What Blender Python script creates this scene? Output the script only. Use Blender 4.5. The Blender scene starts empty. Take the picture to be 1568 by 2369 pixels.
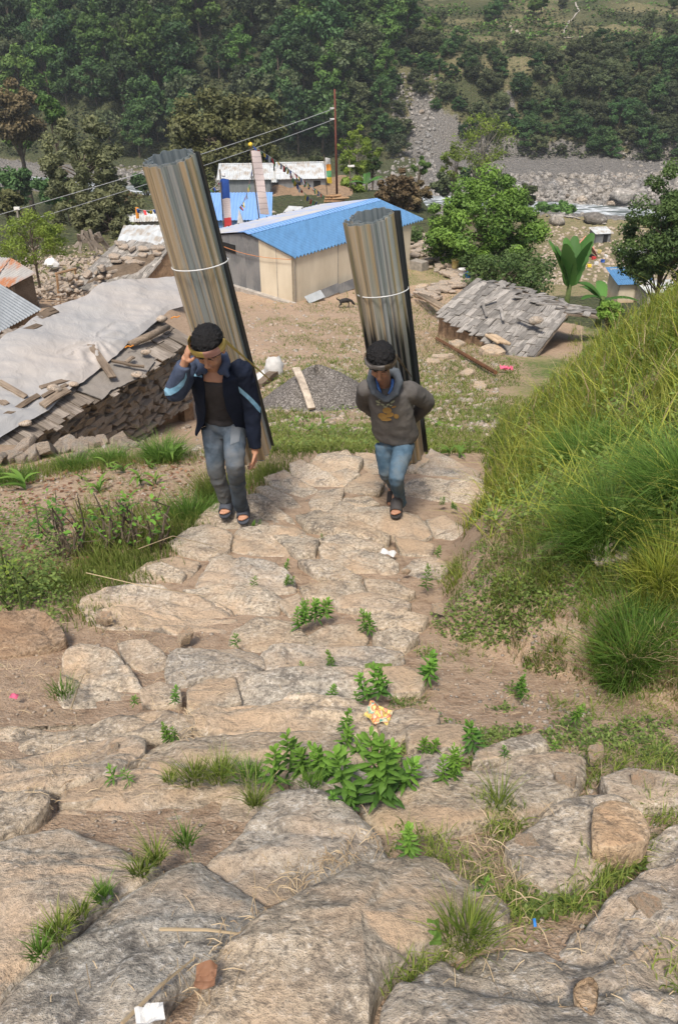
import bpy, math, random
import numpy as np
from mathutils import Vector, Matrix

# ------------------------------------------------------------ camera, sky, sun, exposure
S = bpy.context.scene
COL = S.collection
R = math.radians
PITCH = R(33.0)
FPX = 2369 * 28.0 / 36.0
cam_d = bpy.data.cameras.new("camera")
cam_d.sensor_fit = 'VERTICAL'
cam_d.sensor_height = 36.0
cam_d.lens = 28.0
cam_d.clip_start = 0.05
cam_d.clip_end = 3000.0
cam = bpy.data.objects.new("camera", cam_d)
COL.objects.link(cam)
cam.location = (0, 0, 0)
cam.rotation_euler = (math.pi / 2 - PITCH, 0, 0)
S.camera = cam

world = bpy.data.worlds.new("World")
S.world = world
world.use_nodes = True
wn = world.node_tree
for n in list(wn.nodes):
    wn.nodes.remove(n)
sky = wn.nodes.new("ShaderNodeTexSky")
sky.sky_type = 'NISHITA'
sky.sun_disc = False
SUN_EL, SUN_AZ = R(60), R(196)      # azimuth measured clockwise from +Y
sky.sun_elevation = SUN_EL
sky.sun_rotation = SUN_AZ
sky.air_density = 1.0
sky.dust_density = 4.0
sky.ozone_density = 1.0
bg = wn.nodes.new("ShaderNodeBackground")
bg.inputs["Strength"].default_value = 0.105
wo = wn.nodes.new("ShaderNodeOutputWorld")
wn.links.new(sky.outputs[0], bg.inputs[0])
wn.links.new(bg.outputs[0], wo.inputs[0])

sd = bpy.data.lights.new("sun", 'SUN')
sd.energy = 2.7
sd.angle = R(11)
sd.color = (1.0, 0.95, 0.88)
sun = bpy.data.objects.new("sun", sd)
COL.objects.link(sun)
dvec = Vector((math.sin(SUN_AZ) * math.cos(SUN_EL), math.cos(SUN_AZ) * math.cos(SUN_EL), math.sin(SUN_EL)))
sun.rotation_euler = dvec.to_track_quat('Z', 'Y').to_euler()
sun.location = (0, 0, 60)

S.view_settings.view_transform = 'Standard'
S.view_settings.look = 'None'
S.view_settings.gamma = 1.0
S.view_settings.exposure = 0.60
S.view_settings.use_curve_mapping = False
S.render.engine = 'CYCLES'
S.cycles.use_denoising = True
S.cycles.volume_bounces = 1
S.cycles.max_bounces = 6
S.cycles.transparent_max_bounces = 8
S.cycles.volume_step_rate = 4.0

# ------------------------------------------------------------ pixel -> ray helpers (photo seen at 1568 x 2369)
CF = np.array([0, math.cos(PITCH), -math.sin(PITCH)])
CU = np.array([0, math.sin(PITCH), math.cos(PITCH)])
def ray(px, py):
    return CF + np.array([(px - 784.0) / FPX, 0, 0]) + CU * ((1184.5 - py) / FPX)
def atD(px, py, d):
    return ray(px, py) * d
def atY(px, py, Y):
    r = ray(px, py); return r * (Y / r[1])
def atZ(px, py, Z):
    r = ray(px, py); return r * (Z / r[2])
def atPlane(px, py, p0, n):
    r = ray(px, py); return r * (np.dot(p0, n) / np.dot(r, n))
def V(a):
    return Vector((float(a[0]), float(a[1]), float(a[2])))

# ------------------------------------------------------------ numpy noise
def _hash(ix, iy, iz, seed):
    h = (ix.astype(np.int64) * 374761393 + iy.astype(np.int64) * 668265263 + iz.astype(np.int64) * 2147483647 + seed * 1274126177) & 0xFFFFFFFF
    h = ((h ^ (h >> 13)) * 1274126177) & 0xFFFFFFFF
    h = (h ^ (h >> 16)) & 0xFFFFFFFF
    h = (h * 2246822519) & 0xFFFFFFFF
    h = (h ^ (h >> 15)) & 0xFFFFFFFF
    return h / 4294967295.0
def vnoise(x, y, z, seed=0):
    x, y, z = np.broadcast_arrays(np.asarray(x, float), np.asarray(y, float), np.asarray(z, float))
    fx, fy, fz = np.floor(x), np.floor(y), np.floor(z)
    tx, ty, tz = x - fx, y - fy, z - fz
    tx = tx * tx * (3 - 2 * tx); ty = ty * ty * (3 - 2 * ty); tz = tz * tz * (3 - 2 * tz)
    ix, iy, iz = fx.astype(np.int64), fy.astype(np.int64), fz.astype(np.int64)
    out = 0
    for dx in (0, 1):
        wx = tx if dx else 1 - tx
        for dy in (0, 1):
            wy = ty if dy else 1 - ty
            for dz in (0, 1):
                wz = tz if dz else 1 - tz
                out = out + wx * wy * wz * _hash(ix + dx, iy + dy, iz + dz, seed)
    return out * 2 - 1
def fbm(x, y, z=0.0, octv=4, seed=0, gain=0.5):
    a, f, s, t = 1.0, 1.0, 0.0, 0.0
    for i in range(octv):
        s = s + a * vnoise(np.asarray(x) * f + i * 17.3, np.asarray(y) * f - i * 9.1, np.asarray(z) * f + i * 5.7, seed + i)
        t += a; a *= gain; f *= 2.03
    return s / t
def ridged(x, y, z=0.0, octv=4, seed=0):
    a, f, s, t = 1.0, 1.0, 0.0, 0.0
    for i in range(octv):
        s = s + a * (1 - np.abs(vnoise(np.asarray(x) * f + i * 7.3, np.asarray(y) * f, np.asarray(z) * f, seed + i)))
        t += a; a *= 0.5; f *= 2.1
    return s / t
def sst(a, b, x):
    t = np.clip((np.asarray(x, float) - a) / (b - a), 0, 1)
    return t * t * (3 - 2 * t)

# ------------------------------------------------------------ terrain height
PY = np.array([-6, -1.5, 0.0, 0.72, 1.4, 2.3, 3.5, 5.0, 6.0, 7.3, 9.0, 12.2, 16.6, 22, 28.0, 31.6, 40, 60, 75, 95, 2000.])
PZ = np.array([-.6, -.9, -1.3, -1.62, -2.0, -2.47, -2.93, -3.39, -3.66, -3.96, -4.75, -5.95, -7.08, -8.35, -9.75, -10.4, -10.75, -12.2, -14.0, -19.0, -19.0])
XRY = np.array([-6, 0, 1.2, 1.6, 2.2, 2.7, 3.2, 4.0, 4.8, 6.5, 8.5, 12, 20, 40])
XRX = np.array([3, 3, 2.2, 1.75, 1.45, .88, .50, .62, .88, 1.33, 1.85, 3.0, 6, 12])
def prof(Y):
    return (np.interp(Y - .35, PY, PZ) + np.interp(Y, PY, PZ) * 2 + np.interp(Y + .35, PY, PZ)) / 4
RIVER_Z = -27.5
def river_y(X):
    return 130.0 - 0.25 * X + 2.5 * np.sin(X / 16.0)
def opp_foot(X):
    return 160.0 - 0.06 * X + 2.5 * np.sin(X / 21.0)
def H(X, Y, fine=True):
    X = np.asarray(X, float); Y = np.asarray(Y, float)
    z = prof(Y)
    # lateral tilt of the steps and the lower field on the left
    z = z - 0.10 * sst(0.1, 0.5, X) * sst(4.0, 5.2, Y) * (1 - sst(7, 9, Y))
    yl = Y + .35 * vnoise(X * 1.1, 3.0, 0, 61)
    z = z - 0.62 * sst(-0.9, -2.9, X) * sst(8.0, 10.2, yl) * (1 - sst(17, 21, Y)) + 0.34 * sst(-3.0, -4.4, X) * sst(8.0, 9.6, yl) * (1 - sst(11.5, 13.5, Y)) * -1
    z = z + 1.0 * sst(-3.5, -6.5, X) * sst(16, 20, Y) * (1 - sst(26, 30, Y))
    # grass bank on the right
    xr = np.interp(Y, XRY, XRX) + 0.10 * vnoise(Y * 1.7, 0, 3.1, 5)
    d = X - xr
    slope = 0.62 + 0.58 * sst(4.0, 6.5, Y)
    lo = np.where(Y < 2.2, 0.12, 0.40)
    bank = lo * sst(-0.04, 0.26, d) + slope * np.maximum(0, d - 0.30)
    bank = 2.9 * np.tanh(bank / 2.9)
    bank = bank + 0.10 * sst(.1, .5, d) * fbm(X * 1.6, Y * 1.6, 0, 3, 66)
    bank = bank * (1 - sst(8.6, 14.0, Y)) * sst(1.7, 2.7, Y)
    z = z + bank
    # far: terrace edge drops to the valley on both sides
    er = np.interp(Y, [14, 24, 30, 36, 60, 80], [9.0, 8.5, 6.2, 6.0, 5.5, 6.5])
    dr = np.maximum(0, X - er) * sst(14, 22, Y)
    dl = np.maximum(0, -X - np.interp(Y, [14, 30, 60], [14, 12, 14])) * sst(22, 40, Y)
    z = z - (0.62 + .4 * sst(34, 42, Y)) * dr - 0.35 * dl
    z = np.where(Y > 14, np.maximum(z, -22.5 - 0.03 * np.maximum(0, Y - 70)), z)
    drop = sst(66, 112, Y)
    z = z * (1 - drop) + drop * np.minimum(z, -25.0)
    # river bed
    ry = river_y(X)
    z = np.where(Y > 100, np.minimum(z, -25.4 - 2.6 * sst(9, 4, np.abs(Y - ry))), z)
    # opposite side
    ft = opp_foot(X)
    q = Y - ft
    right = sst(2, 22, X + 4 * vnoise(Y / 30.0, 4.0, 0, 8))
    cl = np.interp(q, [-10, 0, 2, 20, 26, 95, 180, 400], [0, 0, 1.4, 14.6, 15.8, 26.5, 75, 85]) * 1.0
    fo = np.interp(q, [-10, 0, 150, 400], [0, 0, 92.0, 98])
    o = RIVER_Z + 1.2 + cl * right + fo * (1 - right)
    gul = ridged(X / 17.0, Y / 40.0, 0, 3, 21) - 0.6
    o = o + np.where(q > 0, gul * 5.0 * sst(0, 14, q) * (1 - 0.6 * right * sst(20, 28, q)), 0)
    ter = np.abs(((q * 0.14 + vnoise(X / 30, Y / 30, 0, 3)) % 1.0) - .5) * 1.6
    o = o + right * sst(24, 30, q) * ter * (1 - sst(95, 110, q))
    z = np.where(q > -4, np.maximum(z, o), z)
    if fine:
        amp = 0.018 + 0.010 * sst(7, 12, Y) + 0.06 * sst(16, 30, Y) + 0.5 * sst(70, 140, Y)
        z = z + amp * fbm(X * 2.1, Y * 2.1, 0, 4, 11) + 0.03 * sst(0, .4, d) * (1 - sst(9, 12, Y)) * fbm(X * 7, Y * 7, 0, 3, 12)
        z = z + 1.0 * sst(150, 165, Y) * fbm(X / 3.0, Y / 3.0, 0, 4, 15)
        # eroded hollows in the bank face
        z = z - 0.12 * sst(0.05, 0.2, d) * (1 - sst(0.35, 0.6, d)) * sst(2.0, 2.5, Y) * (1 - sst(4.8, 5.5, Y)) * (0.5 + 0.5 * vnoise(X * 4, Y * 4, 0, 31))
    return z
def h1(x, y):
    return float(H(np.array([x]), np.array([y]))[0])
_ts = np.concatenate([np.arange(0.6, 12, 0.01), np.arange(12, 60, 0.05), np.arange(60, 420, 0.4)])
def ground(px, py, lift=0.0, ymin=0.3):
    r = ray(px, py); r = r / math.hypot(r[0], r[1])
    g = H(r[0] * _ts, r[1] * _ts, False) + lift
    d = r[2] * _ts - g
    k = np.where((d < 0) & (r[1] * _ts > ymin))[0]
    k = k[0] if len(k) else len(_ts) - 1
    k = max(k, 1)
    a = d[k - 1] / max(1e-9, d[k - 1] - d[k]) if d[k - 1] > 0 else 0
    t = _ts[k - 1] + a * (_ts[k] - _ts[k - 1])
    return r * t
# ------------------------------------------------------------ node material helpers
class NT:
    def __init__(self, name):
        self.m = bpy.data.materials.new(name)
        self.m.use_nodes = True
        self.t = self.m.node_tree
        self.t.nodes.clear()
        self.out = self.t.nodes.new("ShaderNodeOutputMaterial")
        self.b = self.t.nodes.new("ShaderNodeBsdfPrincipled")
        self.t.links.new(self.b.outputs[0], self.out.inputs[0])
        self.b.inputs["Roughness"].default_value = 0.85
        self.b.inputs["Specular IOR Level"].default_value = 0.25
    def n(self, typ, **kw):
        nd = self.t.nodes.new(typ)
        for k, v in kw.items():
            if hasattr(nd, k):
                setattr(nd, k, v)
            else:
                self.set(nd, k.replace("_", " "), v)
        return nd
    def set(self, nd, k, v):
        s = nd.inputs[k]
        if isinstance(v, bpy.types.NodeSocket):
            self.t.links.new(v, s)
        else:
            if isinstance(v, (tuple, list)) and len(v) == 3 and len(s.default_value) == 4:
                v = (*v, 1)
            s.default_value = v
    def coord(self, kind="Object"):
        return self.n("ShaderNodeTexCoord").outputs[kind]
    def pos(self):
        return self.n("ShaderNodeNewGeometry").outputs["Position"]
    def normal(self):
        return self.n("ShaderNodeNewGeometry").outputs["Normal"]
    def rnd(self):
        return self.n("ShaderNodeObjectInfo").outputs["Random"]
    def ocol(self):
        return self.n("ShaderNodeObjectInfo").outputs["Color"]
    def attr(self, name, out="Fac"):
        a = self.n("ShaderNodeAttribute"); a.attribute_name = name
        return a.outputs[out]
    def noise(self, vec, scale=5, detail=4, rough=0.55, dist=0.0, out="Fac"):
        nd = self.n("ShaderNodeTexNoise")
        self.set(nd, "Vector", vec); self.set(nd, "Scale", scale); self.set(nd, "Detail", detail)
        self.set(nd, "Roughness", rough); self.set(nd, "Distortion", dist)
        return nd.outputs[out]
    def vor(self, vec, scale=5, feature='F1', out="Distance"):
        nd = self.n("ShaderNodeTexVoronoi"); nd.feature = feature
        self.set(nd, "Vector", vec); self.set(nd, "Scale", scale)
        return nd.outputs[out]
    def map(self, vec, scale=(1, 1, 1), loc=(0, 0, 0), rot=(0, 0, 0)):
        nd = self.n("ShaderNodeMapping")
        self.set(nd, "Vector", vec)
        nd.inputs["Scale"].default_value = scale
        if isinstance(loc, bpy.types.NodeSocket):
            self.t.links.new(loc, nd.inputs["Location"])
        else:
            nd.inputs["Location"].default_value = loc
        nd.inputs["Rotation"].default_value = rot
        return nd.outputs[0]
    def ramp(self, fac, stops, interp='LINEAR'):
        nd = self.n("ShaderNodeValToRGB")
        self.t.links.new(fac, nd.inputs[0])
        cr = nd.color_ramp; cr.interpolation = interp
        while len(cr.elements) < len(stops):
            cr.elements.new(0.5)
        for e, (p, c) in zip(cr.elements, stops):
            e.position = p
            e.color = (c, c, c, 1) if isinstance(c, (int, float)) else (*c, 1)
        return nd.outputs[0]
    def math(self, op, a, b=0.0, clamp=False):
        nd = self.n("ShaderNodeMath"); nd.operation = op; nd.use_clamp = clamp
        for i, v in enumerate((a, b)):
            if isinstance(v, bpy.types.NodeSocket):
                self.t.links.new(v, nd.inputs[i])
            else:
                nd.inputs[i].default_value = v
        return nd.outputs[0]
    def mix(self, fac, a, b, mode='MIX'):
        nd = self.n("ShaderNodeMix"); nd.data_type = 'RGBA'; nd.blend_type = mode
        for i, v in ((0, fac), (6, a), (7, b)):
            s = nd.inputs[i]
            if isinstance(v, bpy.types.NodeSocket):
                self.t.links.new(v, s)
            elif isinstance(v, (tuple, list)):
                s.default_value = (*v[:3], 1)
            else:
                s.default_value = v
        return nd.outputs[2]
    def sep(self, vec):
        nd = self.n("ShaderNodeSeparateXYZ"); self.t.links.new(vec, nd.inputs[0]); return nd.outputs
    def bump(self, height, strength=0.5, dist=0.02, chain=None):
        nd = self.n("ShaderNodeBump")
        self.t.links.new(height, nd.inputs["Height"])
        nd.inputs["Strength"].default_value = strength
        nd.inputs["Distance"].default_value = dist
        if chain is not None:
            self.t.links.new(chain, nd.inputs["Normal"])
        self.t.links.new(nd.outputs[0], self.b.inputs["Normal"])
        return nd.outputs[0]
    def color(self, c):
        self.set(self.b, "Base Color", c)
    def p(self, **kw):
        for k, v in kw.items():
            self.set(self.b, k.replace("_", " "), v)
        return self
    def hsv(self, col, h=0.5, s=1.0, v=1.0):
        nd = self.n("ShaderNodeHueSaturation")
        self.t.links.new(col, nd.inputs["Color"])
        for k, x in (("Hue", h), ("Saturation", s), ("Value", v)):
            self.set(nd, k, x)
        return nd.outputs[0]

M = {}
def rock_mat(name, dirt=0.5, scale=1.0, grey=(0.37, 0.34, 0.29), tan=(0.47, 0.39, 0.295), dark=(0.20, 0.18, 0.155), dirtc=(0.42, 0.32, 0.23)):
    t = NT(name)
    off = t.n("ShaderNodeVectorMath"); off.operation = 'MULTIPLY_ADD'
    cmb = t.n("ShaderNodeCombineXYZ")
    r = t.rnd()
    for i in range(3):
        t.t.links.new(r, cmb.inputs[i])
    t.t.links.new(cmb.outputs[0], off.inputs[0]); off.inputs[1].default_value = (41, 67, 93)
    t.t.links.new(t.coord(), off.inputs[2])
    v = off.outputs[0]
    big = t.noise(v, 2.2 * scale, 5, 0.6, 0.4)
    mid = t.noise(v, 9 * scale, 6, 0.65, 0.6)
    fine = t.noise(v, 55 * scale, 5, 0.75)
    speck = t.vor(v, 120 * scale)
    fol = t.noise(t.map(v, (2, 5, 9), rot=(.2, .3, .6)), 2.6 * scale, 6, 0.62, 0.9)
    base = t.mix(t.ramp(big, [(0.38, 0.0), (0.60, 1.0)]), grey, tan)
    base = t.mix(t.ramp(r, [(0.0, 0.0), (1.0, 0.75)]), base, tan)
    base = t.mix(t.ramp(mid, [(0.34, 0.95), (0.50, 0.0)]), base, tuple(x * .8 for x in dark))
    base = t.mix(t.ramp(fol, [(0.38, 0.35), (0.48, 0.0)]), base, dark)
    base = t.mix(t.ramp(mid, [(0.55, 0.0), (0.72, 0.5)]), base, (0.50, 0.475, 0.43))
    base = t.mix(t.ramp(fine, [(0.37, 0.8), (0.49, 0.0)]), base, tuple(x * .6 for x in dark))
    base = t.mix(t.ramp(fine, [(0.54, 0.0), (0.64, 0.75)]), base, (0.64, 0.60, 0.54))
    base = t.mix(t.ramp(speck, [(0.10, 0.55), (0.25, 0.0)]), base, (0.09, 0.08, 0.075))
    # trodden dirt on the flatter parts
    nz = t.sep(t.normal())[2]
    dn = t.noise(v, 1.7 * scale, 6, 0.62, 0.3)
    dm = t.math('MULTIPLY', t.ramp(dn, [(0.56 - 0.2 * dirt, 0.0), (0.70 - 0.2 * dirt, 1.0)]), t.ramp(nz, [(0.80, 0.0), (0.95, 1.0)]))
    dcol = t.mix(fine, (dirtc[0] * .8, dirtc[1] * .78, dirtc[2] * .74), (dirtc[0] * 1.25, dirtc[1] * 1.25, dirtc[2] * 1.25))
    dm2 = t.math('MULTIPLY', dm, t.ramp(fine, [(0.30, 0.55), (0.6, 1.0)]))
    col = t.mix(dm2, base, dcol)
    t.color(t.mix(1.0, col, t.ocol(), 'MULTIPLY'))
    t.p(Roughness=0.9)
    cr = t.vor(t.map(v, (1, 1, 1)), 5.0 * scale, 'DISTANCE_TO_EDGE')
    h = t.math('ADD', t.math('MULTIPLY', mid, 0.9), t.math('MULTIPLY', fine, 0.5))
    h = t.math('ADD', h, t.math('MULTIPLY', fol, 0.25))
    t.bump(h, 1.0, 0.026 / scale)
    return t.m
M['rock'] = rock_mat("step_stone_rock")
M['rock_far'] = rock_mat("rubble_rock", 0.3, 1.0, grey=(0.36, 0.32, 0.27), tan=(0.47, 0.36, 0.26))
M['wall_rock'] = rock_mat("dry_wall_rock", 0.1, 1.4, grey=(0.33, 0.28, 0.22), tan=(0.38, 0.30, 0.215))
M['boulder'] = rock_mat("river_boulder_rock", 0.0, 0.05, grey=(0.25, 0.245, 0.235), tan=(0.33, 0.29, 0.24))

# ground
t = NT("ground_soil")
v = t.pos()
zone = t.attr("zone", "Color")
zs = t.n("ShaderNodeSeparateColor"); t.t.links.new(zone, zs.inputs[0])
gR, gG, gB = zs.outputs[0], zs.outputs[1], zs.outputs[2]
a1 = t.noise(v, 1.3, 6, 0.6)
a2 = t.noise(v, 14, 6, 0.65)
a3 = t.noise(v, 90, 3, 0.6)
pe = t.vor(v, 45)
dirt = t.mix(a1, (0.33, 0.225, 0.145), (0.44, 0.325, 0.225))
dirt = t.mix(t.ramp(a2, [(0.35, 0.7), (0.52, 0.0)]), dirt, (0.20, 0.125, 0.075))
dirt = t.mix(t.ramp(a3, [(0.55, 0.0), (0.7, 0.6)]), dirt, (0.52, 0.42, 0.32))
dirt = t.mix(t.ramp(pe, [(0.10, 0.5), (0.22, 0.0)]), dirt, (0.50, 0.44, 0.37))
gr = t.mix(a2, (0.055, 0.085, 0.022), (0.16, 0.20, 0.05))
gr = t.mix(t.ramp(a1, [(0.45, 0.0), (0.62, 0.8)]), gr, (0.30, 0.25, 0.12))
gm = t.math('ADD', gR, t.math('MULTIPLY', t.math('SUBTRACT', a2, 0.5), 1.8))
gm = t.ramp(gm, [(0.42, 0.0), (0.58, 1.0)])
c = t.mix(gm, dirt, gr)
fa = t.noise(v, 0.35, 6, 0.6)
fa2 = t.noise(v, 1.6, 4, 0.6)
fo = t.mix(fa, (0.022, 0.038, 0.014), (0.075, 0.09, 0.035))
fo = t.mix(t.ramp(fa2, [(0.52, 0.0), (0.72, 0.5)]), fo, (0.11, 0.085, 0.055))
c = t.mix(gG, c, fo)
st = t.vor(v, 0.9, 'F1', "Color")
st2 = t.vor(v, 2.6, 'F1', "Distance")
gv = t.mix(t.ramp(st2, [(0.1, 0.0), (0.5, 1.0)]), (0.24, 0.225, 0.20), (0.10, 0.095, 0.085))
gv = t.mix(0.25, gv, t.mix(fa2, (0.42, 0.36, 0.29), (0.30, 0.29, 0.28)))
gm2 = t.math('ADD', gB, t.math('MULTIPLY', t.math('SUBTRACT', fa, 0.5), 0.9))
c = t.mix(t.ramp(gm2, [(0.40, 0.0), (0.56, 1.0)]), c, gv)
t.color(c); t.p(Roughness=0.95)
hh = t.math('ADD', a2, t.math('MULTIPLY', a3, 0.35))
b1 = t.bump(hh, 0.9, 0.03)
farb = t.math('MULTIPLY', t.math('ADD', fa2, st2), t.math('ADD', gB, gG))
t.bump(farb, 0.8, 0.6, b1)
M['ground'] = t.m

def simple(name, col, rough=0.8, var=0.15, scale=8, bump=0.2, bdist=0.01, metal=0.0, spec=0.25, col2=None, detail=5, kind="Object"):
    t = NT(name)
    v = t.coord(kind)
    n = t.noise(v, scale, detail, 0.6, 0.3)
    c2 = col2 if col2 else tuple(x * (1 - var * 2) for x in col)
    c = t.mix(t.ramp(n, [(0.35, 0.0), (0.65, 1.0)]), c2, col)
    rr = t.math('ADD', t.math('MULTIPLY', t.rnd(), 0.3), 0.85)
    t.color(t.hsv(c, 0.5, 1.0, rr))
    t.p(Roughness=rough, Metallic=metal, Specular_IOR_Level=spec)
    if bump:
        t.bump(t.noise(v, scale * 5, 4, 0.6), bump, bdist)
    return t.m

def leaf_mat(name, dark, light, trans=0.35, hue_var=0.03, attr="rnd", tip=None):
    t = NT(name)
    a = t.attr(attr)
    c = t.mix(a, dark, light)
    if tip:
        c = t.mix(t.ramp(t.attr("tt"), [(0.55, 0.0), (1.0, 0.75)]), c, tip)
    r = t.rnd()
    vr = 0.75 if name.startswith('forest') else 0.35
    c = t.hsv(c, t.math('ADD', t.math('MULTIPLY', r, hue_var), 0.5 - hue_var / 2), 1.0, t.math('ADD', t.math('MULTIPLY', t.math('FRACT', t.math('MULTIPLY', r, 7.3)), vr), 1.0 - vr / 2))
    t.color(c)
    t.p(Roughness=0.6, Specular_IOR_Level=0.3)
    tr = t.n("ShaderNodeBsdfTranslucent"); t.t.links.new(c, tr.inputs[0])
    mx = t.n("ShaderNodeMixShader"); mx.inputs[0].default_value = trans
    t.t.links.new(t.b.outputs[0], mx.inputs[1]); t.t.links.new(tr.outputs[0], mx.inputs[2])
    t.t.links.new(mx.outputs[0], t.out.inputs[0])
    return t.m
M['grass'] = leaf_mat("meadow_grass", (0.075, 0.13, 0.022), (0.29, 0.36, 0.07), 0.4, 0.0, tip=(0.40, 0.36, 0.12))
M['grass_lush'] = leaf_mat("lush_grass", (0.055, 0.13, 0.02), (0.20, 0.33, 0.06), 0.4, 0.0)
M['grass_yellow'] = leaf_mat("sunny_grass", (0.17, 0.24, 0.03), (0.44, 0.46, 0.075), 0.45, 0.0, tip=(0.52, 0.46, 0.14))
M['straw'] = leaf_mat("dry_straw", (0.30, 0.21, 0.12), (0.55, 0.43, 0.27), 0.2, 0.0)
M['dryleaf'] = leaf_mat("dry_brown_leaf", (0.13, 0.06, 0.03), (0.32, 0.17, 0.10), 0.2, 0.0)
M['weed'] = leaf_mat("weed_leaf", (0.05, 0.12, 0.02), (0.19, 0.36, 0.05), 0.35, 0.02)
M['clover'] = leaf_mat("ground_cover_leaf", (0.07, 0.12, 0.025), (0.24, 0.32, 0.08), 0.35, 0.0)
M['maize'] = leaf_mat("maize_leaf", (0.08, 0.17, 0.03), (0.21, 0.34, 0.06), 0.4, 0.02)
M['forest_a'] = leaf_mat("forest_leaf_deep", (0.024, 0.058, 0.018), (0.08, 0.15, 0.042), 0.25, 0.03)
M['forest_b'] = leaf_mat("forest_leaf_bright", (0.036, 0.085, 0.018), (0.13, 0.22, 0.045), 0.3, 0.03)
M['forest_c'] = leaf_mat("forest_leaf_dull", (0.042, 0.06, 0.026), (0.115, 0.135, 0.055), 0.25, 0.03)
M['olive'] = leaf_mat("olive_leaf", (0.045, 0.055, 0.02), (0.15, 0.155, 0.055), 0.25, 0.02)
M['brownleaf'] = leaf_mat("russet_leaf", (0.05, 0.04, 0.02), (0.20, 0.145, 0.07), 0.2, 0.02)
M['tree_bright'] = leaf_mat("bright_tree_leaf", (0.045, 0.10, 0.018), (0.22, 0.36, 0.06), 0.3, 0.0)
M['tree_yellow'] = leaf_mat("young_tree_leaf", (0.09, 0.15, 0.02), (0.28, 0.36, 0.06), 0.4, 0.0)
M['tree_dark'] = leaf_mat("dark_tree_leaf", (0.035, 0.075, 0.02), (0.13, 0.20, 0.055), 0.3, 0.0)
M['banana'] = leaf_mat("banana_leaf", (0.04, 0.12, 0.02), (0.12, 0.27, 0.06), 0.35, 0.0)
M['feathery'] = leaf_mat("feathery_leaf", (0.075, 0.085, 0.04), (0.19, 0.20, 0.09), 0.3, 0.02)
M['bark'] = simple("tree_bark", (0.16, 0.125, 0.09), 0.95, 0.3, 6, 0.6, 0.02)
M['bark_pale'] = simple("pale_bark", (0.30, 0.27, 0.22), 0.95, 0.2, 6, 0.5, 0.02)
M['stem'] = simple("green_stem", (0.10, 0.14, 0.04), 0.8, 0.2, 10, 0)

def wood_mat(name, c1, c2, dark):
    t = NT(name)
    off = t.n("ShaderNodeVectorMath"); off.operation = 'MULTIPLY_ADD'
    cmb = t.n("ShaderNodeCombineXYZ"); r = t.rnd()
    for i in range(3):
        t.t.links.new(r, cmb.inputs[i])
    t.t.links.new(cmb.outputs[0], off.inputs[0]); off.inputs[1].default_value = (31, 57, 83)
    t.t.links.new(t.coord(), off.inputs[2])
    v = off.outputs[0]
    g = t.noise(t.map(v, (1.2, 24, 24)), 2.2, 6, 0.65, 0.5)
    g2 = t.noise(v, 2.0, 4, 0.6)
    c = t.mix(t.ramp(r, [(0, 0.0), (1, 1.0)]), c1, c2)
    c = t.mix(t.ramp(g, [(0.36, 0.8), (0.53, 0.0)]), c, dark)
    c = t.mix(t.ramp(g2, [(0.4, 0.45), (0.6, 0.0)]), c, dark)
    t.color(t.hsv(c, 0.5, 1.0, t.math('ADD', t.math('MULTIPLY', r, 0.45), 0.75)))
    t.p(Roughness=0.9)
    t.bump(g, 0.8, 0.006)
    return t.m
M['shingle'] = wood_mat("weathered_shingle", (0.30, 0.28, 0.25), (0.37, 0.34, 0.30), (0.085, 0.075, 0.065))
M['shingle_brown'] = wood_mat("brown_shingle", (0.26, 0.215, 0.17), (0.33, 0.285, 0.24), (0.07, 0.055, 0.04))
M['board'] = wood_mat("old_board", (0.24, 0.18, 0.125), (0.34, 0.27, 0.20), (0.07, 0.05, 0.035))
M['wood_new'] = wood_mat("sawn_timber", (0.50, 0.33, 0.19), (0.46, 0.27, 0.14), (0.28, 0.16, 0.08))
M['bamboo'] = wood_mat("split_bamboo", (0.52, 0.40, 0.27), (0.45, 0.34, 0.23), (0.22, 0.16, 0.10))

def metal_sheet(name, base, rust=None, streak=0.3, rough=0.45, metal=0.0, alt=None):
    t = NT(name)
    v = t.coord()
    s = t.noise(t.map(v, (5, 0.7, 0.7)), 1.2, 6, 0.6)
    n = t.noise(v, 1.1, 5, 0.6)
    c = t.mix(t.ramp(s, [(0.35, streak), (0.6, 0.0)]), base, tuple(x * 0.55 for x in base))
    if alt:
        c = t.mix(t.ramp(n, [(0.42, 0.0), (0.58, 1.0)]), c, alt)
    if rust:
        c = t.mix(t.math('MULTIPLY', t.ramp(n, [(0.45, 0.0), (0.58, 1.0)]), t.ramp(s, [(0.4, 0.0), (0.55, 1.0)])), c, rust)
    t.color(c); t.p(Roughness=rough, Metallic=metal, Specular_IOR_Level=0.5)
    return t.m
M['blue_sheet'] = metal_sheet("blue_roof_sheet", (0.085, 0.21, 0.38), streak=0.45, rough=0.4)
M['pale_sheet'] = metal_sheet("faded_roof_sheet", (0.40, 0.45, 0.58), streak=0.15, rough=0.4, alt=(0.52, 0.50, 0.47))
M['lightblue_sheet'] = metal_sheet("light_blue_sheet", (0.20, 0.36, 0.66), streak=0.2, rough=0.4)
M['grey_sheet'] = metal_sheet("grey_iron_sheet", (0.27, 0.29, 0.30), streak=0.5, rough=0.5, metal=0.3)
M['dark_sheet'] = metal_sheet("dull_iron_sheet", (0.16, 0.165, 0.17), streak=0.6, rough=0.6, metal=0.1, alt=(0.22, 0.22, 0.215))
M['rust_sheet'] = metal_sheet("rusty_iron_sheet", (0.40, 0.38, 0.35), rust=(0.38, 0.16, 0.07), streak=0.5, rough=0.6)
M['white_sheet'] = metal_sheet("whitewashed_sheet", (0.55, 0.57, 0.56), rust=(0.35, 0.30, 0.24), streak=0.4, rough=0.6)
M['cream'] = None
t = NT("cream_panel"); v = t.coord()
n = t.noise(t.map(v, (1.5, 1.5, 0.5)), 1.0, 6, 0.6)
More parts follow.
